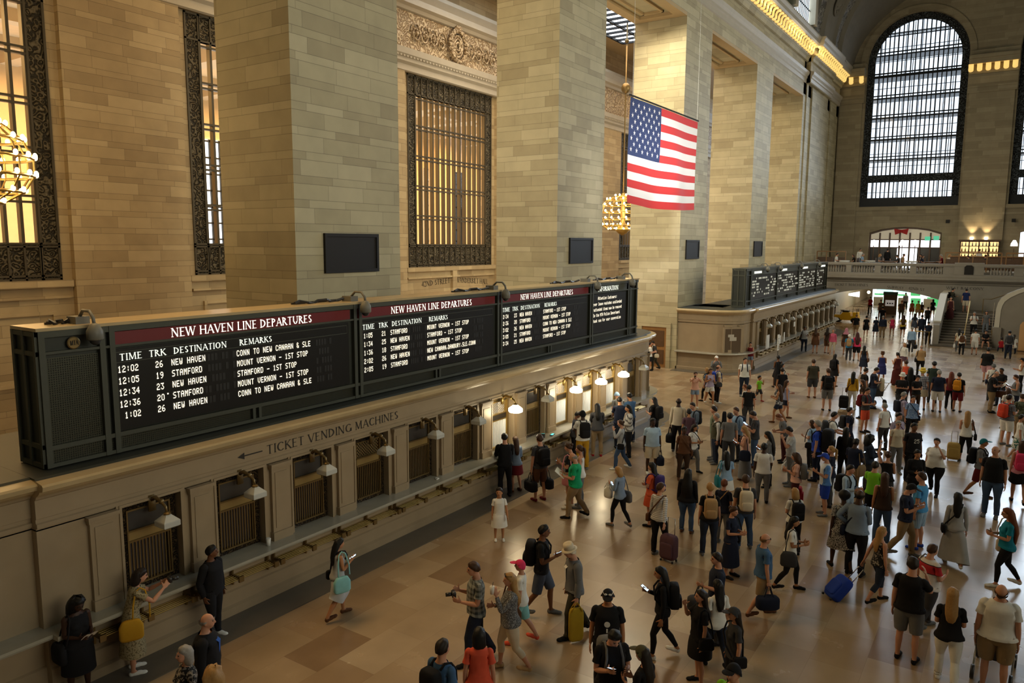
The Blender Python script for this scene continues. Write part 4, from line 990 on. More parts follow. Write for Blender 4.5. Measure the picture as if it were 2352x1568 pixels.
# arched glazed doorway under the first great window
t = thing('door_2', 'wide arched glazed doorway on the balcony with timber bars', 'doorway', (XW+.4, 9.2, 4.4)); t['kind'] = 'structure'
sgf = [(3.05,3.75),(2.0,4.08),(1,4.23),(0,4.28),(-1,4.23),(-2,4.08),(-3.05,3.75)]
f = MB()
for i in range(6):
    a, c = sgf[i], sgf[i+1]; f.prism([a,c,(c[0]*.97,c[1]-.16),(a[0]*.97,a[1]-.16)], -.1, .1, 'x')
for k in range(8):
    y = -3.0+6*k/7; f.box(-.08,.08,y-.07,y+.07,0,3.75+ (.5 if abs(y) < 2 else .2)*0)
for z in (0,2.3,3.05): f.box(-.09,.09,-3.05,3.05,z,z+.1)
f.build('frame', M_WOOD, t)
u = MB(); u.v = [(.05,y,z-.1) for y, z in sgf] + [(.05,-3.05,3.1),(.05,3.05,3.1)]; u.f = [tuple(range(9))]
u.build('upper_pane', pm('doorway_upper', (.55,.48,.36), .5, emit=.28, ecol=(.8,.7,.5)), t)
MB().box(.06,.08,-3,3,2.4,3.05).build('middle_pane', pm('doorway_middle', (.85,.9,.95), .5, emit=1.7, ecol=(.92,.93,1)), t)
MB().box(.06,.08,-1.1,.6,0,2.3).build('door_pane', pm('doorway_lit', (.85,.92,.97), .5, emit=2.2, ecol=(.9,.96,1)), t)
MB().box(.06,.08,.6,3,0,2.3).box(.06,.08,-3,-1.1,0,2.3).build('dark_pane', M_SMOKE, t)
q = MB()
for s in (-1,1): q.quad((.0,.28,4.02),(.0,.28+s*.62,4.12),(.0,.28+s*.5,3.55),(.0,.28,3.75))
q.ball((0,.28,3.9),.13,8,6); tag(q.build('ribbon', M_FR, loc=(XW-.16,9.2,4.4)), 'red and white bow hung in the arched balcony doorway', 'ribbon')
for i, (y, z) in enumerate(((7.2,7.6),(6.5,7.65))): tag(MB().box(-.03,.03,-.22,.22,-.18,.18).build('exit_sign', pm('green_sign', (.06,.35,.2), .5, emit=.6, ecol=(.1,.7,.4)), loc=(79.2,y,z)), 'small green lit sign hanging by the arched doorway, %s one' % ('inner' if i == 0 else 'outer'), 'sign')
for i, (y, z) in enumerate(((5.75,9.15),(.72,9.17))): tag(MB().box(-.1,0,-.15,.15,-.15,.15).build('wall_box', M_PLAQUE, loc=(79.98 if i == 0 else 79.68,y,z)), 'small dark square box on the west wall %s' % ('between doorway and bar lamps' if i == 0 else 'right of the bar lamps'), 'box')
def dine_table(x, y, lab):
    t = thing('dining_table', lab, 'table', (x,y,ZB), group='restaurant tables on the balcony')
    MB().lathe([(.28,0),(.05,.04),(.05,.72)], (0,0,0), 10).build('pedestal', M_WOOD, t); MB().lathe([(.45,.62),(.46,.72),(.46,.75)], (0,0,0), 16).build('tabletop', M_CLOTHW if int(y*2)%2 else M_WOOD, t)
chair0 = None
def dine_chair(x, y, rz, lab):
    global chair0
    if chair0 is None:
        t = thing('dining_chair', lab, 'chair'); chair0 = t
        MB().box(-.22,.22,-.22,.22,.43,.48).build('seat', M_WOODL, t); MB().box(.18,.22,-.22,.22,.55,1.0).build('backrest', M_WOOD, t)
        for sx in (-.2,.17):
            for sy in (-.2,.17): MB().box(sx,sx+.035,sy,sy+.035,0,.43 if sx < 0 else .56).build('leg', M_WOOD, t)
    else: t = copy_tree(chair0); t['label'] = lab
    t['group'] = 'restaurant chairs on the balcony'; t.location = (x,y,ZB); t.rotation_euler.z = rz
nn = ['first','second','third','fourth','fifth','sixth','seventh']
TY = [12.6, 10.8, 9.2, 7.6, 6.0, 4.2, 1.6]
for i, y in enumerate(TY):
    x = 70.6 + (i % 2)*1.7
    dine_table(x, y, 'round restaurant table near the balustrade, %s from the corner pier' % nn[i])
    dine_chair(x, y+.75, -PI/2+PI, 'wooden chair on the corner side of the %s table' % nn[i]); dine_chair(x, y-.75, PI/2+PI, 'wooden chair on the bar side of the %s table' % nn[i])
for i, (y0, y1, x) in enumerate(((15.3,12.9,72.5),(5.0,1.2,70.0),(.9,-2.5,70.2))):
    t = thing('divider_rail', 'honey wood divider rail %s' % ['in the balcony corner','behind the pedestal of the balustrade','right of the balustrade pedestal'][i], 'divider', (x,0,ZB))
    MB().box(-.05,.05,y1,y0,1.45,1.55).build('top_rail', M_WOODL, t); f = MB()
    k = int((y0-y1)/1.2)+1
    for j in range(k+1): f.box(-.05,.05,y1+(y0-y1)*j/k-.04,y1+(y0-y1)*j/k+.04,0,1.5)
    f.build('posts', M_WOODL, t); MB().box(-.03,.03,y1,y0,.2,1.0).build('panel', M_WOOD, t)

def stroller(x, y, rz, label, hood):
    t = thing('stroller', label, 'stroller', (x,y,0), rz)
    k = MB(); n = 10
    for i in range(6):
        a = R2(10+i*26); k.v += [(.27*math.cos(PI*j/n), .05+.34*math.cos(a)*(.35+.65*math.sin(PI*j/n)), .62+.40*math.sin(a)*math.sin(PI*j/n)*1.0+.02) for j in range(n+1)]
    for i in range(5):
        for j in range(n): q = i*(n+1)+j; k.f.append((q,q+1,q+n+2,q+n+1))
    k.build('canopy', hood, t, True); MB().prism([(-.35,.42),(.3,.35),(.36,.78),(.28,.78),(.2,.45),(-.35,.5)], -.24, .24, 'x').build('seat', M_TERM, t)
    MB().tube([(-.26,.62,1.02),(-.26,.25,.5),(-.26,-.4,.12)], .016, 6).tube([(.26,.62,1.02),(.26,.25,.5),(.26,-.4,.12)], .016, 6).tube([(-.26,.62,1.02),(.26,.62,1.02)], .018, 6).tube([(-.26,.05,.38),(-.26,.4,.12)], .016, 6).tube([(.26,.05,.38),(.26,.4,.12)], .016, 6).build('frame', M_CHROME, t)
    for sx in (-.26,.26):
        for sy in (-.4,.4): MB().lathe([(.02,-.025),(.11,-.025),(.115,0),(.11,.025),(.02,.025)], (sx,sy,.115), 14, Matrix.Rotation(PI/2,3,'Y')).build('wheel', M_TERM, t, True)
stroller(36.3, 4.95, 2.4, 'dark grey hooded stroller behind the man with the large black pack', pm('hood_grey', (.05,.055,.065), .8))
stroller(14.05, -.15, 1.5, 'dark stroller between the blond woman and the balding man looking up', pm('hood_dark', (.03,.03,.04), .8))
PEOPLE = """
5.31;11.41;0;1.65;0.0;f.15;hh;s;4,22,0;big:blk;d;K:blk;K:blk;blk;paper tote:blk:R;woman in black dress with big curly hair reading a slip by the counter
6.28;11.41;0;1.74;1.16;f;oo;s;14,2,0;bob:dkb;l;T:creamprint;X0.36:creamprint;wht;cam tote:mus:R;woman in cream patterned dress leaning over the counter with a camera
7.56;11.36;0;1.68;0.29;m.1;kk;c;0,0,30;sh:blk;b;J:blk;P:blk;wht;;man all in black standing with hands in pockets against the counter
5.99;9.19;0;1.76;0.73;m.2;dd;w;2,0,0;bald:gry;l;J:blk;P:blk;blk;vee:blu;balding man in dark blazer over blue shirt at the bottom left
5.37;8.78;0;1.65;-1.86;f.2;dd;s;0,0,0;bob:gry;l;T:florb;P:blk;blk;;older grey haired woman in dark patterned top at the bottom edge
5.29;8.07;0;1.65;2.91;f;dd;s;0,0,0;big:bln;l;T:gry;P:blk;blk;;person of whom only curly blond hair shows at the bottom edge
9.33;10.07;0;1.56;1.26;f;dp;w;0,14,0;lng:blk;t;K:sil;K:sil;brn;phone xb:blk tote:aqua:R;woman in grey sleeveless dress walking with a lit phone and aqua tote
16.7;11.41;0;1.77;2.38;m;rr;s;4,8,0;sh:blk;l;J:blk;P:blk;blk;;man in black jacket standing at the first lit ticket window
17.18;11.37;0;1.58;2.59;f;dh;c;2,5,0;lng:brn;l;L:lden;M:mar;brn;;long haired woman in denim shirt and dark red skirt at the lit window
14.02;9.72;0;1.22;-0.88;c;sd;s;0,-4,-15;bun:dkb;t;T:wht;M0.5:wht;wht;;little girl in a white dress standing alone on the open floor
16.94;10.43;0;1.83;2.68;m;dd;s;0,5,0;sh:brn;l;T:chr;S:brn;mar;bp:blk duf:blk:L duf:blk:R;young man in dark shirt and brown shorts carrying black bags
16.88;9.49;0;1.76;-2.89;f;ph;s;0,15,0;bun:brn;l;T:blk;H:wht;wht;phone tote:pnk:L;young woman in black top and white shorts holding up a phone
17.06;9.26;0;1.69;-2.78;f;dd;s;0,5,0;pony:brn;l;K:wht;P:gry;gry;;woman with brown ponytail hidden behind the man in green
16.31;9.04;0;1.74;-2.78;m.25;hh;w;2,16,0;bald:gry;l;T:grn;P:khk;blk;paper2;balding man in bright green tee and khaki trousers reading a map
20.15;10.85;0;1.85;2.38;m;rr;s;3,0,0;cap:blk;d;T:wht;P:mus;gry;bp:blk;man in white tee and mustard trousers with black backpack at the counter
20.78;11.37;0;1.65;0.68;f;rd;s;6,10,0;sh:blk;b;T:chr;P:blk;blk;;woman in charcoal dress resting an arm on the counter
21.75;11.17;0;1.76;2.22;f;rr;s;5,6,0;lng:blk;t;J:chr;P:khk;red;;long haired person in grey jacket and red sneakers at the counter
23.1;11.02;0;1.78;2.19;m.1;rr;c;14,8,0;sh:blk;t;T:nvy;P:dkd;blk;;man in navy tee bent over the counter
24.28;11.68;0;1.76;2.37;m;rr;s;32,0,0;cap:lblu;l;T:gry;P:gry;gry;;man in pale blue cap leaning on the counter
23.97;11.06;0;1.76;2.61;m;rr;s;4,10,0;sh:blk;t;T:sblu;P:dkd;gry;;man in steel blue tee at the last ticket window
22.2;10.27;0;1.74;-2.5;f;hh;s;0,8,0;lng:blk;t;J:stripeg;P:blk;blk;tote:crm:R;woman in grey striped shawl with a cream tote
20.79;9.86;0;1.58;-2.84;f;fc;w;0,6,0;bun:brn;l;L:sil;P:den;wht;xb:blk;woman in light grey hoodie and jeans touching her face
20.94;8.86;0;1.72;-0.96;m.2;dd;s;0,0,10;sh:blk;d;T:pbl;S:crm;wht;duf:nvy:L;man in pale blue polo and cream shorts carrying a dark bag
24.27;10.25;0;1.65;2.88;f;hd;s;0,8,0;lng:blk;l;T:blk;P:blk;blk;bp:blk;woman in black with black backpack by the booth's rounded end
23.75;9.15;0;1.84;1.8;m;dd;s;0,0,0;bald:blk;d;L:crm;P:blk;gry;duf:blk:L;bald man in cream sweater and black trousers seen from behind
23.7;8.65;0;1.76;-1.92;m;hd;s;0,10,0;sh:dkb;l;L:gblu;P:chr;blk;bp:blk;man in grey blue shirt with black backpack looking down
23.16;8.56;0;1.65;2.01;f;dd;s;0,0,0;sh:blk;t;T:plum;P:blk;blk;;short haired person in plum top before the grey blue shirt
20.91;7.85;0;1.61;-1.04;f.15;dd;s;0,0,0;sh:blk;d;T:brn;P:dbrn;brn;xb:brn;woman all in brown walking towards the camera
21.79;7.86;0;1.54;-0.26;f.1;hh;w;0,14,0;bob:dkb;t;T:wht;P:gry;blk;tablet xb:blk;woman in white v-neck tee holding a dark folder
23.09;7.63;0;1.64;-2.56;m.1;dd;s;0,0,0;sh:gry;l;L:wht;P:dkd;gry;cello vest:olv;grey haired man in olive vest before a tall black instrument case
23.51;7.86;0;1.76;-2.78;m;dd;s;0,4,0;sh:dkb;l;T:sage;P:gry;gry;;tall man in sage shirt in left profile behind the olive vest
23.8;7.23;0;1.76;-2.06;m.1;dd;s;0,10,0;sh:brn;l;L:lblu;P:chr;blk;bpn;bearded man in light blue shirt with navy backpack straps
22.87;7.13;0;1.76;1.91;m;dd;s;0,0,0;sh:blk;l;T:gry;P:chr;blk;;man in grey shirt seen from behind by the light blue shirt
16.93;7.16;0;1.61;3.05;f.1;cc;s;0,8,0;lng:blk;l;T:org;M0.6:org;blk;bp:pur;woman in orange top with arms crossed and purple pack
15.34;6.26;0;1.68;1.43;f;db;c;0,0,-40;sh:brn;l;L:stripew;P:blk;gry;xb:brn suit:plum:R;woman in white striped top and black trousers beside a plum suitcase
16.44;7.83;0;1.54;2.92;f;ph;w;2,14,0;bob:bln;l;L:lden;L:blk;gry;phone plas:wht:L tote:gry:R;blond woman in pale denim jacket looking at a phone with plastic bag
17.02;6.25;0;1.58;1.71;f.2;dd;s;0,0,0;xlng:blk;l;J:blk;P:den;brn;;person with very long black hair in black coat and jeans
15.98;5.35;0;1.68;2.03;f.1;dd;s;0,0,0;sh:bln;l;T:blk;P:dkd;gry;bp:tan;short haired blond woman in black with a tan drawstring backpack
16.84;5.31;0;1.54;1.53;f.15;dd;s;0,0,0;sh:red;l;T:nvy;P:gry;gry;xb:tan;red haired woman in navy top with a tan strap
19.26;6.05;0;1.54;2.19;f;hh;s;0,10,0;lng:blk;t;T:lblu;M:wht;wht;tote:teal:L;dark haired woman in light blue tee and white skirt with teal bag
23.42;6.58;0;1.81;-2.9;m;pp;s;0,28,0;sh:dkb;l;T:chr;P:den;brn;phone;man in dark grey tee and jeans bent over his phone
21.97;6.4;0;1.63;-3.0;f;ph;s;0,16,0;lng:bln;l;K:pch;X:gry;brn;phone tote:nvy:L;woman in pale top and long grey skirt holding a lit phone
24.4;6.02;0;1.64;-2.72;m;hh;s;14,22,0;sh:red;l;T:gry;P:dmar;blk;;man with reddish hair bending forward in grey top
22.12;5.16;0;1.76;-2.7;m;fd;s;4,12,0;sh:blk;l;T:sil;P:gry;gry;plas:wht:R;man with glasses in silver grey tee with white plastic bag
21.64;5.63;0;1.65;-2.97;f;ph;s;2,16,0;xlng:blk;t;L:gry;P:blk;blk;phone;woman with a mass of black hair reading a phone
20.26;5.35;0;1.64;1.79;m.1;dh;s;0,0,0;sh:blk;d;T:wht;P:gry;blk;;man in white polo and grey trousers seen from behind
20.13;4.51;0;1.54;-2.96;f.1;ph;s;0,14,0;big:brn;l;T:pch;P:dmar;blk;bp:gry suit:red:R;curly haired person in peach tee with grey backpack
20.16;3.78;0;1.65;-2.75;m.1;pd;s;0,12,0;cap:roy;l;T:raglan;S:roy;gry;;man in royal blue cap, blue and white tee and blue shorts
24.29;5.0;0;1.54;2.91;f;hd;s;0,4,0;bob:brn;l;T:lblu;P:blk;gry;hand:blk:L;brown haired woman in pale blue top with black handbag
23.1;4.59;0;1.82;3.13;m.1;dd;s;0,4,0;sh:gry;l;T:roy;P:nvy;blk;bpx:blk;man in bright blue tee with a huge black backpack
20.94;3.78;0;1.65;-2.96;f;dd;s;0,0,0;pony:bln;l;T:nvy;P:chr;blk;plas:wht:R;woman with ponytail in navy beside the blue cap
16.82;4.82;0;1.74;2.02;m;dd;c;0,4,0;sh:brn;l;T:chr;P:den;gry;bp:crm;man in charcoal tee with a cream backpack
17.13;3.8;0;1.54;2.23;f;hh;s;0,6,0;bob:bln;l;T:wht;P:blk;blk;bp:blk;woman with blond bob and white tee under black straps
24.9;4.47;0;1.76;0.26;m;rr;s;4,0,0;sh:blk;l;T:wht;P:chr;blk;bp:chr;dark haired youth in white tee pushing something forward
26.62;4.3;0;1.64;0.07;m;dd;w;0,0,0;sh:dkb;l;T:nvy;P:nvy;blk;bp:chr;young man in navy tee with a dark grey pack
23.39;3.85;0;1.65;1.65;f;dd;s;0,0,0;lng:blk;t;J:blk;P:blk;blk;;dark haired person in black coat in the queue's middle
19.42;3.04;0;1.64;-0.37;m;hh;s;0,8,0;sh:dkb;l;L:pbl;P:pbl;wht;bp:blk;youth in pale blue shirt with black backpack
16.91;2.75;0;1.76;2.08;f.1;dd;w;0,4,0;afro:blk;d;T:print;K:print;blk;tote:mar:R hand:nvy:R;woman with rounded black hair in black and white patterned dress
16.8;2.42;0;1.86;1.45;m.1;ih;s;0,10,0;bald:blk;d;L:lden;P:blk;blk;xb:nvy;bald man in denim shirt with hand on hip
15.16;4.56;0;1.54;-0.2;f;hh;s;0,8,0;bun:brn;l;T:nvy;K0.3:nvy;blk;hand:blk:L;woman in long navy dress with hair tied up
20.09;2.59;0;1.64;1.35;m;fh;s;0,4,0;sh:dkb;l;T:lime;S:blk;blk;;boy in neon green tee with raised elbow
18.91;2.22;0;1.72;1.72;f;dh;s;0,4,0;lng:brn;t;K:dbrn;P:den;wht;;brown haired woman in dark tank and jeans behind the black cap
18.43;1.62;0;1.75;0.0;m.1;pp;w;0,24,0;cap:blk;l;T:nvy;P:khk;gry;phone;man in black cap and navy tee looking down at a phone
19.13;1.5;0;1.8;2.91;m.1;dd;s;0,0,20;sh:brn;l;T:sky;S:plaidl;roy;;man in sky blue tee and checked shorts with blue sneakers
23.66;1.54;0;1.65;-1.68;f.45;fd;w;0,0,0;bun:dkb;l;T:wht;P:blk;blk;sungh;woman in white tee and black trousers with a hand at her chin
24.65;2.21;0;1.76;-0.96;m.2;dd;s;0,0,0;sh:blk;b;T:blk;P:blk;blk;jersey;man in black tee printed with the number 25
21.87;1.84;0;1.65;-1.14;f;hh;s;0,10,0;bun:blk;t;J:blk;P:blk;blk;;dark haired woman in black below the number tee
21.56;2.49;0;1.57;1.65;f;Uh;s;0,0,0;bun:brn;l;K:blk;P:chr;blk;phoneL;woman in black tank holding a lit phone over the crowd
22.25;3.39;0;1.64;1.2;m.1;hp;s;0,14,0;sh:blk;d;T:nvy;P:khk;blk;phone tote:khk:R;man in dark navy tee with a lit phone and khaki bag
22.92;3.11;0;1.65;0.48;f.1;hh;s;0,10,0;big:blk;d;J:dkd;P:chr;blk;;curly haired person in dark denim jacket
27.9;3.44;0;1.64;2.53;m.1;dd;s;0,0,0;sh:gry;l;T:wht;P:chr;blk;hand:blk:R;grey haired man in white tee with black side bag
25.27;2.7;0;1.65;-1.15;f;dd;s;0,6,0;sh:gry;l;T:crm;P:gry;gry;sung;grey haired woman in cream top with pink glasses
25.94;2.77;0;1.76;-0.73;m;dd;s;0,6,0;sh:blk;l;T:lav;P:gry;gry;xb:plum;dark haired man with glasses in pale lavender tee
30.21;3.12;0;1.69;0.54;m.2;dd;s;0,4,0;sh:gry;l;T:lav;P:gry;gry;bpn;man in lavender shirt turning towards the woman in blue
29.93;2.79;0;1.63;-1.13;f.15;dd;s;0,0,0;sh:dkb;l;T:printb;P:blk;blk;xb:nvy;woman in blue patterned top with a navy cross bag
30.29;4.34;0;1.7;-0.38;m;hh;s;0,10,0;sh:dkb;l;T:chr;S:cor;blk;bp:mar;man in dark grey tee and coral shorts
28.04;1.02;0;1.66;1.61;f;hh;s;0,8,0;lng:bln;l;K:wht;C:blk;gry;hand:blk:R suit2:gold:L;blond woman in white tank and black leggings beside a gold suitcase
31.15;-0.06;0;1.81;0.87;m.15;dh;s;0,0,0;sh:dkb;l;T:stripen;S:wht;gry;bp:redo;man in navy striped tee with a red backpack
29.15;-0.43;0;1.54;0.16;f;dd;w;0,0,0;sh:dkb;l;T:wht;K:floral;wht;;woman in white top and floral skirt at the right edge
24.13;0.45;0;1.7;-0.12;m;dh;w;2,0,0;cap:teal;t;T:gry;S:mar;brn;bp:blk duf:blk:R;man in teal cap and grey tee with a black duffel bag
22.5;0.15;0;1.88;-1.7;m.15;dd;s;0,-4,-20;bald:sand;l;T:blk;P:den;gry;;man in black polo and blue jeans looking up to one side
24.2;-0.44;0;1.76;1.64;f;dd;w;0,0,0;lng:brn;l;K:pnk;M:blk;blk;bp:hot;woman with a bright pink backpack cut by the right edge
18.56;0.73;0;1.65;1.78;f;dd;w;0,0,0;lng:blk;l;L:sil;X:sil;wht;hatw:blk xb:blk;woman in wide black hat and long grey dress
17.91;-0.18;0;1.69;-2.94;f.1;hh;w;0,10,0;xlng:red;l;T:teal2;L:blk;wht;sung tote:crm:R;red haired woman in teal tee walking with a cream bag
15.68;1.82;0;1.56;0.73;f;bd;w;0,0,0;lng:bln;l;K:florb;C:dkd;blk;suitT:roy:L;blond woman in floral tank pulling a tilted blue suitcase
13.68;1.1;0;1.8;1.44;m.15;df;s;0,4,20;sh:dkb;l;T:blk;S:gry;blk;;man in black tee and grey shorts with a hand at his mouth
15.04;0.91;0;1.64;0.85;m.15;dh;w;0,8,0;sh:brn;l;T:redband;P:chr;gry;hand:gry:L;man in white shirt with a broad red back band
13.24;0.48;0;1.63;1.64;f.1;hh;w;0,4,0;lng:bln;l;T:blk;P:wht;wht;;long haired blond woman in black tee and white trousers
13.29;-0.15;0;1.84;1.59;m.3;dd;s;-4,-28,0;bald:brn;l;T:wht;S:khk;gry;;balding man in white tee and khaki shorts looking up
13.84;3.55;0;1.64;0.63;m.15;dd;w;0,0,0;bald:sand;l;T:sblu;S:khk;brn;sung duf:nvy:R;balding man in blue tee with sunglasses and a navy holdall
15.24;3.36;0;1.58;0.25;f;hh;w;0,12,0;lng:blk;t;T:wht;L:blk;blk;tote:chr:R;woman in white tee and black trousers striding with a dark tote
9.84;4.81;0;1.76;-1.12;m.1;dd;s;0,10,0;cap:blk;t;T:blk;P:blk;blk;sungh logo;man in black cap and black tee with a round white print
8.85;4.21;0;1.76;-0.81;m.1;pp;s;4,28,0;sh:blk;l;T:blk;P:blk;blk;phone bp:gry;bearded man in black tee looking down at his phone
8.81;3.78;0;1.65;2.94;f;hh;s;0,10,0;lngcap:olv;l;T:blk;P:blk;blk;;person in olive cap and black top at the bottom edge
11.39;4.61;0;1.62;-2.67;f;dp;w;2,8,0;xlng:blk;t;L:blk;L:blk;wht;phone bp:blk;long haired woman all in black with white sneakers and phone
11.13;6.19;0;1.73;-2.28;m.05;dd;w;4,14,0;hat:crm;l;J:gry;P:dolv;blk;hold:yel:L vee:wht;elderly man in grey blazer and cream hat carrying a yellow bag
11.5;6.96;0;1.8;0.41;m;dp;w;2,0,0;sh:blk;b;T:blk;S:slate;gry;phone bp:blk;young man in black tee and slate shorts walking with a backpack
10.44;6.79;0;1.54;-2.74;f;dd;w;0,0,0;cap:hot;l;T:wht;S:aqua;cor;;child in aqua shorts and pink cap half hidden by a backpack
9.49;7.09;0;1.78;-2.29;m.1;hp;w;0,10,0;sh:brn;l;T:plaidg;P:navd;blk;cam;man in grey plaid shirt walking with a camera
9.61;6.45;0;1.7;-2.46;f.15;fh;W;0,0,0;lng:bln;l;L:printg;C:crm;tan;cup sungh tote:brn:R;blond woman in grey printed top drinking from a plastic cup
7.96;5.85;0;1.65;2.17;f;dd;s;0,0,0;bob:blk;l;T:cor;P:dkd;blk;;dark haired woman in coral tee at the bottom edge
7.27;5.94;0;1.76;1.47;m;dd;s;0,0,0;sh:dkb;l;T:sblu;P:chr;blk;bp:blk;youth with blue collar and black backpack at the bottom edge
10.99;3.76;0;1.57;-2.5;f.15;df;s;0,-2,0;lng:dkb;l;T:blk;M0.57:blk;blk;hand:blk:L;woman in short black dress raising a hand to her mouth
11.61;3.7;0;1.54;2.4;f;dd;w;0,4,0;lng:blk;t;T:wht;P:dkd;blk;;black haired woman in white tee and dark jeans seen from behind
12.38;3.98;0;1.64;-2.57;m.1;hd;s;0,4,0;sh:dkb;l;T:navd;P:chr;blk;duf:chr:L;man in dark navy tee with a piped duffel on a strap
10.78;3.17;0;1.54;-2.51;f;dd;s;0,4,0;lngcap:chr;l;T:chr;P:blk;blk;xb:blk;long haired woman in speckled grey cap and grey tee
8.87;2.58;0;1.76;-1.81;m;dd;s;0,0,0;cap:blk;l;T:lime;P:chr;blk;;person in black cap and neon green shirt at the bottom edge
38.87;16.59;0;1.68;-2.53;m;hh;w;10,14,0;sh:dkb;l;T:chr;P:dolv;blk;hand:crm:L;man in grey tee bending to kiss a woman by the booth end
38.53;16.6;0;1.58;0.49;f;hh;s;0,-8,0;sh:dkb;l;T:wht;M:blk;blk;;woman in white top being kissed beside the rounded booth end
30.68;11.11;0;1.57;-1.08;f;oo;s;0,8,0;sh:brn;l;T:pch;H:lden;wht;phone;woman in peach top and denim shorts photographing with a phone
32.34;11.2;0;1.54;2.99;f;dd;w;0,0,0;bob:bln;l;T:sblu;L:blk;blk;bp:blk;woman in blue top and black leggings with black pack behind two girls
31.6;10.77;0;1.66;-0.93;f;pp;w;0,12,0;lng:brn;t;K:lav;H:wht;wht;phone;long haired girl in lavender tank and white shorts
32.28;10.67;0;1.7;0.76;m.1;dd;s;0,0,0;bald:brn;l;T:crm;P:blk;wht;bp:roy hand:chr:R;balding man in cream tee with a blue backpack
35.3;11.78;0;1.64;-1.16;m;ff;s;0,4,0;cap:wht;l;J:gry;P:gry;gry;;person in white cap and grey standing at the curved booth
41.95;12.1;0;1.56;-1.25;f;dd;s;0,0,0;bun:dkb;l;K:mar;H:lden;brn;;woman in dark red tank leaning against the far booth counter
34.44;10.14;0;1.79;-1.25;m.1;dd;s;0,0,20;sh:dkb;l;T:wht;P:dkd;gry;bpn;man in white tee with black shoulder straps facing the camera
33.74;9.26;0;1.13;-0.26;c;fd;w;0,0,0;sh:blk;t;T:lime;S:chr;red;;small boy in lime tee and dark shorts
28.58;8.22;0;1.64;1.85;m;dd;s;0,0,0;sh:blk;l;T:blk;P:chr;blk;;man in black tee seen from behind near the small boy
29.12;8.54;0;1.54;-2.89;f;dd;s;0,0,0;sh:red;l;T:wht;P:chr;blk;;red haired person in white tee beside the black tee
37.46;9.43;0;1.63;2.17;f;hh;w;0,0,0;sh:blk;b;K:blk;M:blk;blk;;woman in short black dress before the black instrument case
35.62;8.76;0;1.54;0.5;f;hh;w;0,0,0;lng:blk;l;L:wht;P:gry;gry;cello;black haired woman in white top carrying a bulky black case
33.45;8.23;0;1.64;2.16;m;dd;s;0,4,0;sh:dkb;t;T:blk;P:chr;blk;;man in black tee behind the two walking girls
30.0;7.46;0;1.54;3.04;f;hh;w;0,0,0;xlng:brn;t;K:florb2;H:dkd;brn;;girl in black and white floral top and denim shorts walking
30.84;7.38;0;1.6;0.58;f;hd;w;0,0,0;lng:brn;l;K:lav2;H:navd;brn;;girl in lavender blue top and navy shorts walking
35.92;7.47;0;1.78;2.04;m.15;dd;s;0,0,0;sh:brn;l;T:dolv;S:chr;brn;;man in olive tee and dark shorts standing alone
33.45;6.35;0;1.8;1.9;m.1;dd;s;0,0,30;sh:brn;l;T:blk;S:gry;blk;bp:blk;man in black tee and grey shorts with a large black pack
51.5;11.37;0;1.65;-1.21;f.1;hd;s;0,0,0;sh:dkb;b;T:sil;P:dkd;blk;hand:blk:R;woman in silver grey tee and jeans by the far booth
51.16;10.6;0;1.64;1.6;f.15;dd;s;0,0,0;lng:brn;l;T:brn;M:brn;brn;;woman in brown short dress by the far booth
51.56;9.96;0;1.65;1.24;f;dd;s;0,0,0;lng:dkb;l;T:dbrn;S:brn;brn;;dark haired woman half hidden behind the pink blouse
51.14;9.56;0;1.63;-1.53;f.1;dd;s;0,0,0;sh:sand;l;L:pink2;C:crm;tan;hand:olv:R;woman in rose pink blouse and cream trousers
51.46;8.83;0;1.76;1.6;f.2;dh;w;0,0,0;scarf:pink3;t;T:dbrn;M:brn;brn;;woman in dusty pink headscarf and brown dress
49.09;8.23;0;1.64;1.7;m;dh;w;0,0,0;cap:wht;l;T:tblu;P:chr;blk;bp:tan;person in white cap and teal blue top with tan pack
49.26;7.82;0;1.73;1.87;f.1;dd;s;0,0,0;xlng:dred;l;T:hot;S:blk;gry;;woman in hot pink top with long dark red hair
44.37;6.65;0;1.54;1.51;f;dd;s;0,0,0;lng:blk;t;K:navd;K:navd;blk;hand:brn:R;woman in sleeveless navy dress with a brown bag
39.54;7.22;0;1.61;1.26;f;hd;s;0,0,0;lng:blk;t;T:blk;M:blk;brn;bp:blk;curly haired woman in black dress with black pack
34.31;5.5;0;1.62;1.59;f;dd;s;0,0,0;lng:blk;t;L:mus;P:wht;wht;xb:brn suit:blk:L;woman in mustard top and white trousers with a small suitcase
35.08;4.73;0;1.8;0.34;m.15;hh;s;4,16,0;sh:dkb;l;T:navd;P:den;blk;coat;man in navy shirt and jeans carrying a pale coat
35.1;5.14;0;1.72;0.67;m;dd;s;0,10,0;sh:dkb;l;T:blk;P:chr;blk;;man in black tee facing the man with the coat
32.78;4.9;0;1.57;3.03;f;dd;s;0,8,0;lng:brn;l;T:dbrn;P:chr;blk;;long haired woman in dark brown top behind the coral shorts
42.36;5.48;0;1.54;1.66;f.15;hh;s;0,8,0;hat:brn;t;K:indg;K:indg;brn;paper2;woman in brown hat and indigo dress reading white paper
41.71;4.72;0;1.66;2.29;f.1;ph;s;0,12,0;bun:dkb;l;K:mahog;X:mahog;brn;phone;woman in strapless mahogany maxi dress with a phone
47.02;5.01;0;1.55;-1.99;f.1;dd;s;0,0,0;bob:bln;l;L:wht;M:plum;brn;hand:blk:R;blond woman in white blouse and plum skirt
55.34;5.51;0;1.69;1.53;m.1;dd;w;0,0,0;sh:gry;l;L:lblu;P:chr;blk;duf:blk:L duf:blk:R;man in light blue shirt walking with two black bags
45.58;4.04;0;1.64;1.83;m.15;hh;s;0,4,0;bald:gry;l;L:tan;P:blk;blk;hand:blk:L;man in tan shirt and black trousers
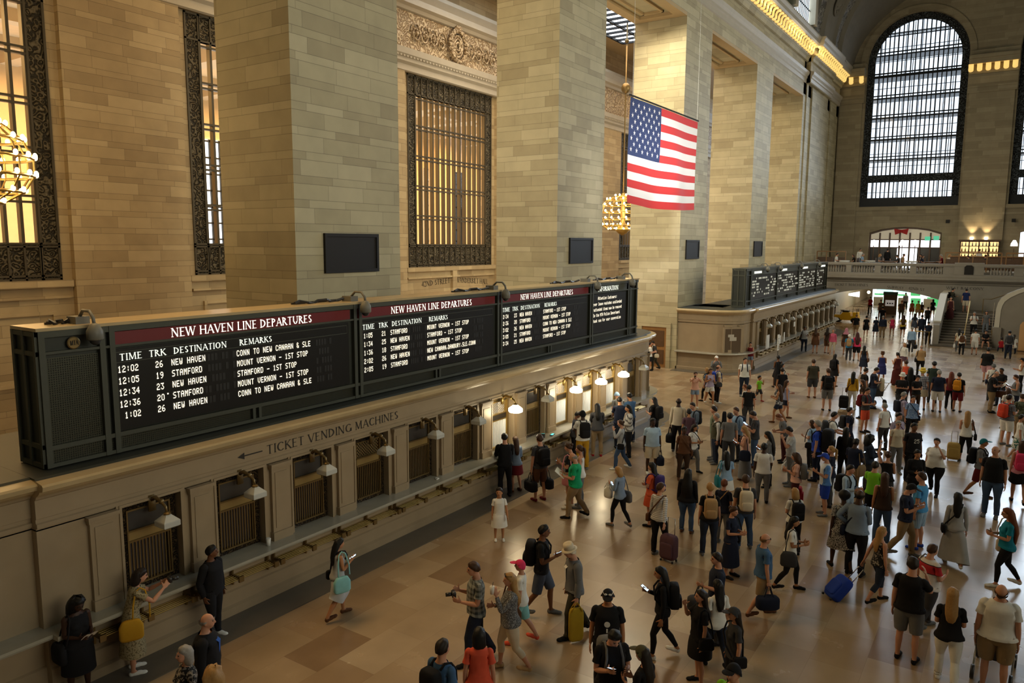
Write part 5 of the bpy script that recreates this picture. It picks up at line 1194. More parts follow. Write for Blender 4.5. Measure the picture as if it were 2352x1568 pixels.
40.96;4.23;0;1.34;1.64;c;dd;s;0,0,0;bun:brn;l;K:cor;M:cor;brn;;child in coral top with hair in a bun
34.6;3.67;0;1.69;-1.43;m.2;cc;s;0,10,0;hat:wht;l;T:blk;P:chr;blk;;man in white hat and black tee with arms folded
36.07;3.53;0;1.76;1.67;f;dd;s;0,0,0;xlng:blk;l;T:blk;P:dmar;blk;;black haired woman in black beside the white hat
34.93;3.14;0;1.64;-0.82;m;ch;s;0,8,0;cap:blk;l;T:blk;P:dbrn;blk;;man in black cap and printed black tee
35.99;3.06;0;1.76;1.69;f.1;dd;s;0,0,0;hatw:straw;l;T:plaidb;M:crm;blk;;woman in yellow straw hat and blue plaid shirt
37.9;2.8;0;1.86;1.56;m;dd;s;0,0,0;sh:blk;l;T:dgrn;P:chr;blk;;man in dark green tee behind the plaid shirt
35.87;2.45;0;1.78;1.73;m.2;dd;s;0,0,0;sh:gry;l;T:nvy;S:wht;blk;;grey haired man in navy tee and white shorts
36.94;2.06;0;1.6;1.71;f.1;dd;s;0,0,0;xlng:red2;l;T:mar;P:blk;blk;;red haired woman in dark red beside the orange backpack
36.46;1.75;0;1.66;1.36;m.1;hd;s;0,0,20;sh:blk;l;T:blk;S:mar;blk;bp:orng;man in black tee with a small orange backpack
45.32;0.99;0;1.82;1.45;m.35;dh;w;0,0,0;sh:blk;l;T:blk;S:lpnk;blk;;large man in black tee and pale pink shorts
55.82;0.18;0;1.75;1.61;m;dd;s;0,0,0;sh:blk;l;L:gry;P:navd;blk;bp:chr;man with dark grey backpack standing near the stair's right side
40.01;0.62;0;1.69;1.67;m;dd;s;0,0,0;cap:gry;l;T:wht;P:chr;blk;xb:nvy;man in grey cap and white tee before the folded arms pair
37.11;0.46;0;1.79;0.22;m.2;hh;s;4,20,0;bald:gry;l;T:blk;P:khk;blk;paper2 duf:brn:L;balding man in black polo reading a pale map
38.77;0.3;0;1.69;-2.09;m.1;ch;s;0,6,0;sh:blk;b;T:blk;P:dkd;blk;;man in black tee with crossed forearms next to the map reader
36.9;-0.23;0;1.72;-2.94;f.15;hp;s;0,12,0;sh:brn;l;K:gry;P:navd;blk;phone;woman in grey sleeveless top photographing with a pale phone
34.04;-0.01;0;1.58;2.01;f.1;dd;s;0,4,0;bob:brn;l;T:wht;P:khk;gry;;brown haired woman in white top above the red backpack
43.28;-0.46;0;1.64;3.13;m;hh;s;0,0,0;cap:blk;t;K:wht;P:blk;blk;;person in black cap and white tank at the right edge
32.57;-0.45;0;1.64;1.91;m.2;dd;s;0,0,0;sh:brn;l;T:camo;P:khk;blk;;man in camouflage shirt at the right edge
55.96;2.69;0;1.54;1.58;f;dd;w;0,0,0;pony:blk;t;T:wht;P:blk;blk;bp:brn;woman in white tee with small brown backpack at the stair foot
57.36;2.96;0;1.56;1.62;f;dd;w;0,0,0;lng:blk;t;T:crm;P:gry;gry;plas:wht:L;long haired woman with white bag beside the brown backpack
56.6;2.01;0;1.64;1.61;m.1;dd;s;0,0,0;sh:blk;l;T:wht;S:wht;brn;;man in white tee and white shorts at the stair foot
58.94;0.6;0;1.2;1.67;c;hh;t;0,0,0;sh:dkb;l;T:red;P:dkd;blk;;child in red tee sitting by the stair's right side
58.25;-0.07;0;1.65;1.74;f;hh;t;0,0,0;pony:dkb;l;T:wht;P:dkd;blk;;girl in white tee sitting on the floor right of the stair
64.35;12.24;0;1.54;-3.09;f;hh;w;0,0,0;lng:blk;t;T:blk;P:dkd;blk;;long haired woman in black walking past the yellow cart
74.84;14.13;0;1.64;1.76;m;dd;s;0,0,0;sh:blk;b;T:blk;P:blk;blk;;man in black behind the yellow cart
63.58;10.24;0;1.64;1.7;m.1;dd;w;0,0,0;sh:sand;l;T:blk;S:tan;brn;;fair haired man in black tee and tan shorts under the arch
62.85;9.41;0;1.64;1.68;f;dd;w;0,0,0;sh:blk;l;T:blk;M:blk;wht;;woman in short black dress with white shoes under the arch
63.28;8.8;0;1.54;1.74;f;dd;s;0,0,0;sh:blk;l;T:navd;K:navd;blk;;woman in navy dress under the arch
63.24;8.32;0;1.64;1.7;m.2;dd;s;0,0,0;sh:gry;l;J:navd;P:khk;blk;;man in dark jacket and khaki trousers under the arch
64.7;7.84;0;1.56;1.66;f;id;s;0,0,0;bun:dkb;t;K:hot;H:pink2;brn;;woman in hot pink sleeveless outfit under the arch
63.92;7.01;0;1.73;1.61;f;dd;w;0,0,0;xlng:brn;l;T:yel2;H:blk;wht;;long haired woman in yellow tee under the arch
64.15;5.78;0;1.78;1.52;m;dd;s;0,0,0;sh:dkb;l;L:navd;P:navd;blk;;man in navy shirt and trousers by the curved brass barrier
60.57;5.04;0;1.64;1.83;m.1;hh;c;10,8,0;sh:blk;l;T:navd;P:blk;blk;;man in navy tee leaning on the curved brass barrier
74.72;6.34;0;1.64;1.66;m.1;dd;s;0,0,0;sh:dkb;l;T:blk;P:blk;blk;;man in black tee deeper in the passage
84.26;6.75;0;1.75;1.69;f;dd;s;0,0,0;lng:blk;l;T:blk;H:blk;brn;;woman in short black dress deep in the passage
79.4;8.94;0;1.85;1.68;m.15;dd;w;0,0,0;sh:red;l;T:dbrn;P:dolv;brn;;man in brown printed tee deep in the passage
82.94;8.43;0;1.67;1.67;f;dd;w;0,0,0;sh:brn;l;K:rust;M:rust;brn;;woman in rust orange dress deep in the passage
66.66;6.52;0;1.69;1.58;f;dd;w;0,0,0;lng:dkb;l;T:slate;M:slate;gry;;woman in slate grey dress under the arch
84.32;12.38;0;1.76;2.07;f;dd;s;0,0,0;sh:brn;l;T:red;P:blk;blk;;person in red tee by the bright shop front
91.72;10.0;0;1.88;1.77;m;dd;s;0,0,0;sh:dkb;l;T:stripen;P:blk;blk;;person in black and white striped top far in the passage
82.53;7.55;0;1.56;1.63;f;dd;s;0,0,0;lng:dkb;l;T:dbrn;M:mus;brn;;dark haired woman in brown top deep in the passage
80.2;10.84;0;1.76;1.88;f;dd;s;0,0,0;sh:brn;l;T:dbrn;P:dbrn;brn;;brown haired person just left of the map kiosk
70.76;9.39;0;1.82;1.74;m;dd;s;0,0,0;sh:blk;l;T:blk;P:chr;blk;;dark haired man in black before the map kiosk
82.32;7.84;0;1.69;1.63;f;dd;w;0,0,0;sh:bln;l;T:yel2;M:tan;brn;;fair haired woman in yellow far in the passage
64.9;3.1;2.067;1.75;1.62;m;dd;s;0,0,0;sh:dkb;l;T:navr;S:crm;brn;;man in navy tee and pale shorts on the stair landing
65.6;4.0;2.067;1.75;0.15;m.1;hd;w;4,0,0;sh:blk;l;L:dolv;P:chr;blk;bp:blk;man in dark olive with black pack on the landing
63.3;3.95;1.59;1.68;-1.33;f;dd;s;0,0,0;sh:dkb;l;K:dmar;X:dmar;brn;;woman in dark red long dress descending by the stair's left wall
61.6;2.35;0.636;1.74;-1.53;m.1;pp;s;0,8,0;sh:gry;l;T:wht;P:blk;blk;bpn;man in white tee and black trousers coming down the stair
61.9;1.65;0.795;1.66;-1.46;f;dd;s;0,0,0;lng:dkb;l;T:gry;P:gden;wht;;long haired woman in grey top and faded jeans on the stair
60.35;1.55;0.0;1.66;-1.46;f;hh;t;8,10,0;sh:blk;l;T:blk;H:blk;wht;phone;woman in black sitting on the lowest stair steps
70.6;13.32;4.9;1.75;0.0;m;hh;t;4,10,0;sh:dkb;l;T:wht;P:chr;blk;;diner in white seated on the corner side of the first restaurant table
70.6;11.88;4.9;1.65;3.14;f;hh;t;4,10,0;lng:brn;l;T:blk;P:chr;blk;;diner in black seated on the bar side of the first restaurant table
72.3;11.52;4.9;1.75;0.0;m;hh;t;4,10,0;sh:gry;l;T:lblu;P:chr;blk;;diner in pale blue seated on the corner side of the second restaurant table
70.6;9.92;4.9;1.75;0.0;m;hh;t;4,10,0;bob:bln;l;T:gry;P:chr;blk;;diner in grey seated on the corner side of the third restaurant table
70.6;8.48;4.9;1.65;3.14;f;hh;t;4,10,0;sh:blk;l;T:chr;P:chr;blk;;diner in dark grey seated on the bar side of the third restaurant table
72.3;8.32;4.9;1.75;0.0;m;hh;t;4,10,0;bun:brn;l;T:tan;P:chr;blk;;diner in tan seated on the corner side of the fourth restaurant table
72.3;6.88;4.9;1.75;3.14;m;hh;t;4,10,0;sh:dkb;l;T:wht;P:chr;blk;;diner in white seated on the bar side of the fourth restaurant table
70.6;6.72;4.9;1.65;0.0;f;hh;t;4,10,0;lng:brn;l;T:nvy;P:chr;blk;;diner in navy seated on the corner side of the fifth restaurant table
70.6;5.28;4.9;1.75;3.14;m;hh;t;4,10,0;sh:gry;l;T:mar;P:chr;blk;;diner in dark red seated on the bar side of the fifth restaurant table
72.3;4.92;4.9;1.75;0.0;m;hh;t;4,10,0;bob:bln;l;T:crm;P:chr;blk;;diner in cream seated on the corner side of the sixth restaurant table
72.3;3.48;4.9;1.65;3.14;f;hh;t;4,10,0;sh:blk;l;T:gry;P:chr;blk;;diner in grey seated on the bar side of the sixth restaurant table
70.6;2.32;4.9;1.75;0.0;m;hh;t;4,10,0;bun:brn;l;T:blk;P:chr;blk;;diner in black seated on the corner side of the seventh restaurant table
77.9;3.0;4.9;1.78;1.2;m;hh;s;0,8,0;sh:blk;l;L:wht;P:blk;blk;;barman in white shirt before the lit back bar
73.6;11.9;4.9;1.78;-1.0;m;hd;s;8,10,0;sh:blk;l;L:wht;P:blk;blk;;waiter in white shirt bending by the balcony's corner tables
75.2;9.9;4.9;1.76;1.4;m;dd;s;0,0,0;sh:blk;l;J:blk;P:blk;blk;;man in black suit standing before the arched balcony doorway
"""
# ================================================================ people: one skinned body per person, clothes follow it
PAL = dict(blk='16161a', nvy='1b2238', gry='6b6d70', wht='dfe0de', red='a3202a', grn='159a68', blu='2e57a8', lblu='8fb0d4', tan='a98a62', brn='5a3b27', pnk='d98f9c', cor='d9583f', org='cf5a38', mus='b58a22', olv='4e4c38',
 chr='3a3b40', den='40577a', dkd='262f42', crm='cfc4ae', pur='3d2f72', teal='1b6f7c', mar='6a1a22', roy='2544ae', sil='a9acb0', khk='8f7a5c', lden='7e92ad', sblu='40618a', gblu='6d7d90', pbl='a9c3dd', plum='5d4350', dbrn='3a2a20',
 sage='75806c', pch='dcab97', dmar='461e22', lime='7fc62c', sky='4f9bd8', lav='a79fbb', lav2='8d95bb', slate='4a5468', aqua='86c4cc', yel='b3982c', yel2='c0a63a', hot='d83a66', pink2='c85a78', pink3='b77a8c', tblu='2f7fae', dgrn='2c3a34',
 indg='2b2f66', mahog='4e1f1c', rust='96502a', lpnk='c79aa6', navd='20273a', navr='1d2c5c', dolv='3c3a30', gden='77808c', teal2='147a94', redo='c8432c', orng='cf8a22', gold='a98f52', straw='d8bf50', dred='4a1b20', red2='6a3324', sand='a98a6c', bln='a8814e', dkb='2a1d16', yelb='a8902e')
SKIN = dict(l='c39076', t='b07c58', b='6f4830', d='3f291e')
HAIRC = dict(blk='0d0c0d', brn='3d2617', dkb='1e1510', gry='8d8a86', bln='a27d4c', red='6b3a20', sand='7a5d40', dred='431a1c', red2='6a3322', olv='0d0c0d', chr='1e1510')
def cmat(c):
    key = 'cloth_'+c
    if key in MATS: return MATS[key]
    if c in PAL:
        col = hexc(PAL[c]); return pm(key, col, .85, spec=.25, noise=.13, nscale=9)
    t = NT(key); tc = t.add('ShaderNodeTexCoord'); sp = t.add('ShaderNodeSeparateXYZ'); t.ln(tc.outputs['Object'], sp.inputs[0])
    X, Y, Z = sp.outputs; A = hexc(PAL['wht']); fr = lambda s, k, w: t.math('LESS_THAN', t.math('FRACT', t.math('MULTIPLY', s, k)), w)
    at = t.math('ARCTAN2', X, Y)
    if c == 'stripew': col = t.mix(fr(Z, 26, .28), hexc('d6d6d8'), hexc('6d7480'))
    elif c == 'stripen': col = t.mix(fr(Z, 26, .3), hexc('1d2238'), hexc('b9bcc4'))
    elif c == 'stripeg': col = t.mix(fr(t.math('ADD', Z, t.math('MULTIPLY', X, .5)), 7, .4), hexc('b5b3ae'), hexc('5c5a58'))
    elif c.startswith('plaid'):
        a, b = {'plaidg': ('8f9490','3c4242'), 'plaidb': ('c9ccd4','26345c'), 'plaidl': ('a9c4dc','6f93b8')}[c]
        k = 13 if c != 'plaidl' else 30
        m = t.math('MULTIPLY', t.math('ADD', fr(Z, k, .45), fr(at, k*.16, .45)), .5); col = t.mix(m, hexc(a), hexc(b))
    elif c == 'raglan': col = t.mix(t.math('GREATER_THAN', t.math('ABSOLUTE', X), .16), hexc('cfd6de'), hexc('4f82c8'))
    elif c == 'redband':
        m = t.math('MULTIPLY', t.math('GREATER_THAN', Z, 1.20), t.math('LESS_THAN', Z, 1.36)); e = t.math('MULTIPLY', t.math('GREATER_THAN', Z, 1.185), t.math('LESS_THAN', Z, 1.375))
        col = t.mix(m, t.mix(e, hexc('d4d0d0'), hexc('1a1a20')), hexc('b3202c'))
    else:
        a, b, s, th = {'florb': ('17171b','8d867e',26,.56), 'florb2': ('1b1c22','b9bbc2',24,.5), 'creamprint': ('9a9072','6a6046',40,.55), 'print': ('b9b9b9','26262a',60,.5), 'printg': ('4f5054','8d8f92',60,.55), 'printb': ('5d7eb4','8fa8cc',40,.52), 'floral': ('dfe2e0','1d6f62',16,.55), 'camo': ('5d6450','3a3f30',12,.5)}[c]
        nz = t.add('ShaderNodeTexNoise'); nz.inputs['Scale'].default_value = s; nz.inputs['Detail'].default_value = 1; t.ln(tc.outputs['Object'], nz.inputs['Vector'])
        col = t.mix(t.math('GREATER_THAN', nz.outputs['Fac'], th), hexc(a), hexc(b))
    t.ln(col, t.b.inputs['Base Color']); t.b.inputs['Roughness'].default_value = .85; MATS[key] = t.m; return t.m
def skinm(k): return pm('skin_'+k, hexc(SKIN[k]), .55, spec=.35)
def hairm(k): return pm('hair_'+k, hexc(HAIRC.get(k, PAL.get(k, '1e1510'))), .55, spec=.35, noise=.25, nscale=40)
M_EYE = pm('eye_dark', (.02,.015,.012), .3); M_LIP = pm('lips', (.28,.09,.08), .5); M_SUNG = pm('sunglass_black', (.012,.012,.014), .2)
M_PHONE = pm('phone_body', (.02,.02,.022), .3); M_PSCR = pm('phone_screen', (.6,.8,1), .3, emit=1.5, ecol=(.62,.82,1)); M_PAPER = pm('paper_white', (.72,.71,.66), .8)
HEADC = np.array((0,-.012,1.645)); S0 = np.array((.178,.015,1.405)); AD = np.array((.643,0,-.766)); AD /= np.linalg.norm(AD); LU, LF = .285, .25
def ring_loft(mb, rings, n=20, ex=1.0):
    base = len(mb.v)
    for z, rx, ry, cy in rings:
        for k in range(n):
            a = 2*PI*k/n; c, s = math.cos(a), math.sin(a)
            mb.v.append((rx*math.copysign(abs(c)**ex, c), cy + ry*math.copysign(abs(s)**ex, s), z))
    for i in range(len(rings)-1):
        for k in range(n):
            k2 = (k+1) % n; mb.f.append((base+i*n+k, base+i*n+k2, base+(i+1)*n+k2, base+(i+1)*n+k))
    mb.f.append(tuple(base+k for k in range(n-1,-1,-1))); mb.f.append(tuple(base+(len(rings)-1)*n+k for k in range(n)))
def template(sex, voxel, ratio, fingers=True):
    F = sex == 'f'; mb = MB(); g = .9 if F else 1.0; sw = .90 if F else 1.0
    if F: rings = [(.80,.05,.06,.012),(.86,.155,.10,.015),(.93,.172,.117,.018),(1.0,.152,.100,.01),(1.08,.124,.086,.0),(1.16,.130,.092,-.004),(1.25,.145,.108,-.008),(1.33,.156,.102,.002),(1.39,.158,.088,.014),(1.43,.130,.074,.016),(1.46,.082,.062,.018),(1.485,.054,.054,.02),(1.54,.047,.05,.012),(1.60,.046,.05,.0)]
    else: rings = [(.80,.06,.06,.012),(.86,.150,.098,.01),(.93,.163,.110,.012),(1.0,.158,.104,.008),(1.08,.148,.098,.002),(1.16,.154,.104,0),(1.25,.170,.116,0),(1.33,.182,.117,.004),(1.39,.184,.100,.012),(1.43,.152,.084,.016),(1.46,.10,.07,.018),(1.49,.066,.06,.02),(1.54,.056,.058,.012),(1.60,.052,.056,.0)]
    ring_loft(mb, rings, 24, .9)
    if F:
        for s in (-1,1): mb.ball((s*.064,-.078,1.265), (.054,.044,.052), 12, 8)
    mb.ball(HEADC, (.073,.092,.105), 18, 12); mb.ball((0,-.045,1.580), (.047,.052,.044), 12, 8)
    mb.ball((0,-.06,1.615), (.058,.048,.06), 12, 8); mb.ball((0,-.112,1.630), (.014,.02,.022), 8, 6); mb.ball((0,-.1,1.655), (.011,.016,.035), 8, 6)
    for s in (-1,1):
        mb.ball((s*.075,.0,1.635), (.012,.02,.032), 8, 6)
        Sx = Vector(S0) ; Sx.x *= sw*s; d = Vector((AD[0]*s, 0, AD[2]))
        P = lambda t: Sx + d*t
        mb.ball(Sx, (.054*g,.054*g,.051*g), 12, 8)
        mb.tube([P(0),P(.08),P(.16),P(.24),P(.285),P(.34),P(.42),P(.50),P(.545)], [.055*g,.052*g,.047*g,.040*g,.038*g,.040*g,.036*g,.028*g,.025*g], 12)
        q = d.to_track_quat('Z','Y').to_matrix(); inn = Vector((-d.z*-s if False else d.z*s, 0, -d.x*s))  # inward palm normal
        inn = Vector((-.766*s,0,-.643)).normalized()
        if fingers:
            hand = MB().ball((0,0,0),(.017,.042,.055),10,8)
            R_ = Matrix((inn, (0,1,0), d)).transposed().to_4x4(); R_.translation = P(.595); mb.add(hand, R_)
            for y, L, fy in ((-.034,.072,-.30),(-.012,.082,-.09),(.011,.077,.10),(.033,.06,.30)):
                b0 = P(.625) + Vector((0,y,0)); dd = (d + Vector((0,fy,0))*.55).normalized()
                mb.tube([b0, b0+dd*L*.45+inn*.004, b0+dd*L*.78+inn*.016, b0+dd*L+inn*.030], [.0105,.0098,.009,.007], 8)
            b0 = P(.565) + Vector((0,-.026,0)); dd = (d*.62 + Vector((0,-.78,0))).normalized()
            mb.tube([b0, b0+dd*.03+inn*.004, b0+dd*.06+inn*.012, b0+dd*.078+inn*.02], [.014,.0125,.011,.008], 8)
        else: mb.tube([P(.54),P(.58),P(.64),P(.70)], [.026,.036,.034,.02], 8)
        x = .092*s
        mb.tube([(x*.95,.01,.93),(x,.005,.80),(x*1.02,.0,.68),(x*1.05,-.004,.56),(x*1.07,-.006,.49),(x*1.09,.006,.42),(x*1.1,.016,.34),(x*1.1,.014,.22),(x*1.1,.014,.13),(x*1.1,.014,.07)], [.092,.090*(.97 if F else 1),.078,.062,.053,.051,.054,.042,.034,.035], 16)
        mb.ball((x*1.1,.035,.042),(.034,.042,.042),10,6); mb.ball((x*1.13,-.05,.036),(.04,.09,.034),12,8); mb.ball((x*1.17,-.135,.026),(.042,.055,.024),12,8); mb.ball((x*1.1,-.0,.065),(.034,.05,.04),10,6)
    o = mb.build('tmp', None); m = o.modifiers.new('r','REMESH'); m.mode = 'VOXEL'; m.voxel_size = voxel; m.adaptivity = 0
    m = o.modifiers.new('s','SMOOTH'); m.iterations = 3 if voxel < .012 else 1; m.factor = .5
    if ratio < 1: m = o.modifiers.new('d','DECIMATE'); m.ratio = ratio
    dg = bpy.context.evaluated_depsgraph_get(); me = bpy.data.meshes.new_from_object(o.evaluated_get(dg))
    bm = bmesh.new(); bm.from_mesh(me); bmesh.ops.triangulate(bm, faces=bm.faces[:])
    def cut(co, no, sel):
        fs = [f for f in bm.faces if sel(f.calc_center_median())]; geo = list({e for f in fs for e in f.edges} | {v for f in fs for v in f.verts}) + fs
        bmesh.ops.bisect_plane(bm, geom=geo, plane_co=co, plane_no=no, dist=1e-5)
    Sw = S0*np.array((sw,1,1))
    def arm(c): return (np.array((abs(c.x),c.y,c.z))-Sw) @ AD > .06 and abs(c.x) > .2*sw
    for z in (.075,.13,.30,.52,.67,.90,.985): cut((0,0,z),(0,0,1), lambda c, z=z: abs(c.z-z) < .12 and abs(c.x) < .24)
    cut((0,0,1.472),(0,0,1), lambda c: abs(c.z-1.472) < .08 and abs(c.x) < .14)
    cut((0,0,1.36),(0,0,1), lambda c: abs(c.z-1.36) < .08 and abs(c.x) < .17 )
    for s in (-1,1):
        for t_ in (.02,.17,.30,.525):
            p = Sw + AD*t_; cut((p[0]*s,p[1],p[2]), (AD[0]*s,0,AD[2]), lambda c, s=s: c.x*s > .13 and c.z > .85)
    cut(tuple(HEADC + np.array((0,0,.0))), (0,.85,1), lambda c: c.z > 1.5)
    bmesh.ops.triangulate(bm, faces=bm.faces[:]); bm.normal_update()
    V = np.array([v.co[:] for v in bm.verts]); Nn = np.array([v.normal[:] for v in bm.verts]); T = np.array([[v.index for v in f.verts] for f in bm.faces])
    bm.verts.index_update(); T = np.array([[v.index for v in f.verts] for f in bm.faces])
    bm.free(); bpy.data.objects.remove(o); bpy.data.meshes.remove(me)
    return dict(V=V, N=Nn, T=T, sw=sw, sex=sex, W=weights(V, sw), garm={}, lod=0 if voxel < .01 else (1 if voxel < .02 else 2))
def sst(x, a, b):
    t = np.clip((x-a)/(b-a), 0, 1); return t*t*(3-2*t)
def arm_coord(V, sw):
    Vm = V*np.array([1,1,1.]); Vm = Vm.copy(); Vm[:,0] = np.abs(Vm[:,0]); q = Vm - S0*np.array((sw,1,1)); t = q @ AD
    perp = np.linalg.norm(q - t[:,None]*AD, axis=1); return t, perp
def weights(V, sw, skirt=False):
    W = np.zeros((len(V), 15)); x, y, z = V.T
    t, perp = arm_coord(V, sw)
    lim = np.where(t > .48, .14, .075)
    A = sst(t, -.035, .055)*(1-sst(perp, lim, lim+.03)) if not skirt else np.zeros(len(V))
    fo = sst(t, LU-.035, LU+.035); ha = sst(t, LU+LF-.02, LU+LF+.02)
    for s, b in ((1,3),(-1,4)):
        m = A*(x*s > 0); W[:,b] += m*(1-fo); W[:,b+2] += m*fo*(1-ha); W[:,b+4] += m*fo*ha
    r = 1-A
    L = (1-sst(z, .83, .97))*r; sd = sst(x, -.028, .028) if not skirt else sst(x, -.13, .13)
    sn = 1-sst(z, .45, .53); ft = 1-sst(z, .065, .11)
    for sg, b in ((sd,9),(1-sd,10)):
        m = L*sg; W[:,b] += m*(1-sn); W[:,b+2] += m*sn*(1-ft); W[:,b+4] += m*sn*ft
    U = r-L; hd = sst(z, 1.475, 1.55); ch = sst(z, 1.0, 1.18)
    W[:,2] += U*hd; W[:,1] += U*(1-hd)*ch; W[:,0] += U*(1-hd)*(1-ch)
    return W
def rotm(a, b):
    return np.array(Vector(a).normalized().rotation_difference(Vector(b).normalized()).to_matrix())
ARM = dict(d=((.15,.03,-1),(.08,-.13,-1)), h=((.12,-.12,-1),(-.38,-.88,.12)), p=((.15,-.15,-1),(-.33,-.80,.42)), f=((.22,-.62,-.75),(-.42,-.32,1)), o=((.30,-.85,-.30),(-.50,-.55,.62)),
 i=((.62,.25,-.8),(-.55,-.35,-.5)), k=((.34,.14,-1),(-.12,-.26,-1)), c=((.14,-.18,-1),(-.92,-.48,.08)), r=((.10,-.55,-.85),(-.12,-.95,-.12)), u=((.18,.40,-.95),(.10,.30,-.95)), U=((.35,-.35,.85),(-.15,-.35,1)),
 s=((.22,-.25,-1),(.12,-.42,-.9)), b=((.22,.42,-1),(.14,.30,-.9)))
LEGS = dict(s=(((.045,-.02,-1),(.02,.03,-1)),((-.045,.02,-1),(-.02,.04,-1))), c=(((.02,0,-1),(.0,.02,-1)),((-.10,-.18,-1),(-.04,.22,-1))), w=(((.03,-.36,-1),(.02,-.06,-1)),((-.03,.22,-1),(-.01,.62,-1))),
 W=(((.03,.22,-1),(.01,.62,-1)),((-.03,-.36,-1),(-.02,-.06,-1))), t=(((.18,-1,-.12),(.08,-.12,-1)),((-.18,-1,-.12),(-.08,-.12,-1))))
def pose(sw, arms, legs, bend, pitch, yaw):
    """rest-to-pose matrices (3x3 and offset) for the fifteen bones"""
    Rm = [np.eye(3) for _ in range(15)]; Tv = [np.zeros(3) for _ in range(15)]
    def setb(b, Rb, rest, posed): Rm[b] = Rb; Tv[b] = posed - Rb @ rest
    rx = lambda a: np.array(Matrix.Rotation(R2(a), 3, 'X')); rz = lambda a: np.array(Matrix.Rotation(R2(a), 3, 'Z'))
    pv = np.array((0,.005,1.05)); Rc = rx(bend); setb(1, Rc, pv, pv)
    nk = np.array((0,.012,1.49)); Rh = Rc @ rz(yaw) @ rx(pitch); setb(2, Rh, nk, Rc @ nk + Tv[1])
    for s, b, code in ((1,3,arms[0]),(-1,4,arms[1])):
        m = np.array((s,1,1)); ua, fa = (np.array(q)*m for q in ARM[code]); d0 = AD*m; S = S0*np.array((sw*s,1,1))
        Ru = rotm(d0, Rc @ ua if code != 'd' else ua); Sp = Rc @ S + Tv[1]; setb(b, Ru, S, Sp)
        E = S + d0*LU; Ep = Ru @ E + Tv[b]; fd = Rc @ fa if code != 'd' else fa; Rf = rotm(Ru @ d0, fd) @ Ru; setb(b+2, Rf, E, Ep)
        Wr = S + d0*(LU+LF); Wp = Rf @ Wr + Tv[b+2]; hd = fd/np.linalg.norm(fd)
        if code in 'rhpo': hd = hd + np.array((0,0,-.15 if code == 'r' else .1))
        setb(b+4, rotm(Rf @ d0, hd) @ Rf, Wr, Wp)
    for s, b, (th, shn) in ((1,9,LEGS[legs][0]),(-1,10,LEGS[legs][1])):
        H = np.array((.09*s,.01,.92)); Rt = rotm((0,0,-1), th); setb(b, Rt, H, H)
        K = np.array((.098*s,-.005,.49)); Kp = Rt @ K + Tv[b]; Rs = rotm((0,0,-1), shn); setb(b+2, Rs, K, Kp)
        A_ = np.array((.1*s,.014,.09)); Ap = Rs @ A_ + Tv[b+2]
        pf = math.degrees(math.atan2(shn[1], -shn[2])); setb(b+4, rx(-pf*.55 if pf > 20 else 0), A_, Ap)
    return Rm, Tv
def skin(V, W, P):
    out = np.zeros_like(V)
    for b in range(15):
        w = W[:,b]; k = w > 1e-4
        if k.any(): out[k] += w[k,None]*(V[k] @ P[0][b].T + P[1][b])
    return out
def raw_mesh(name, V, T, m, smooth=True):
    me = bpy.data.meshes.new(name); n, f = len(V), len(T); k = T.shape[1]
    me.vertices.add(n); me.vertices.foreach_set('co', np.ascontiguousarray(V, dtype=np.float32).ravel())
    me.loops.add(f*k); me.loops.foreach_set('vertex_index', np.ascontiguousarray(T, dtype=np.int32).ravel())
    me.polygons.add(f); me.polygons.foreach_set('loop_start', np.arange(0, f*k, k, dtype=np.int32)); 
    me.polygons.foreach_set('use_smooth', np.full(f, smooth)); me.update(calc_edges=True); me.materials.append(m); return me
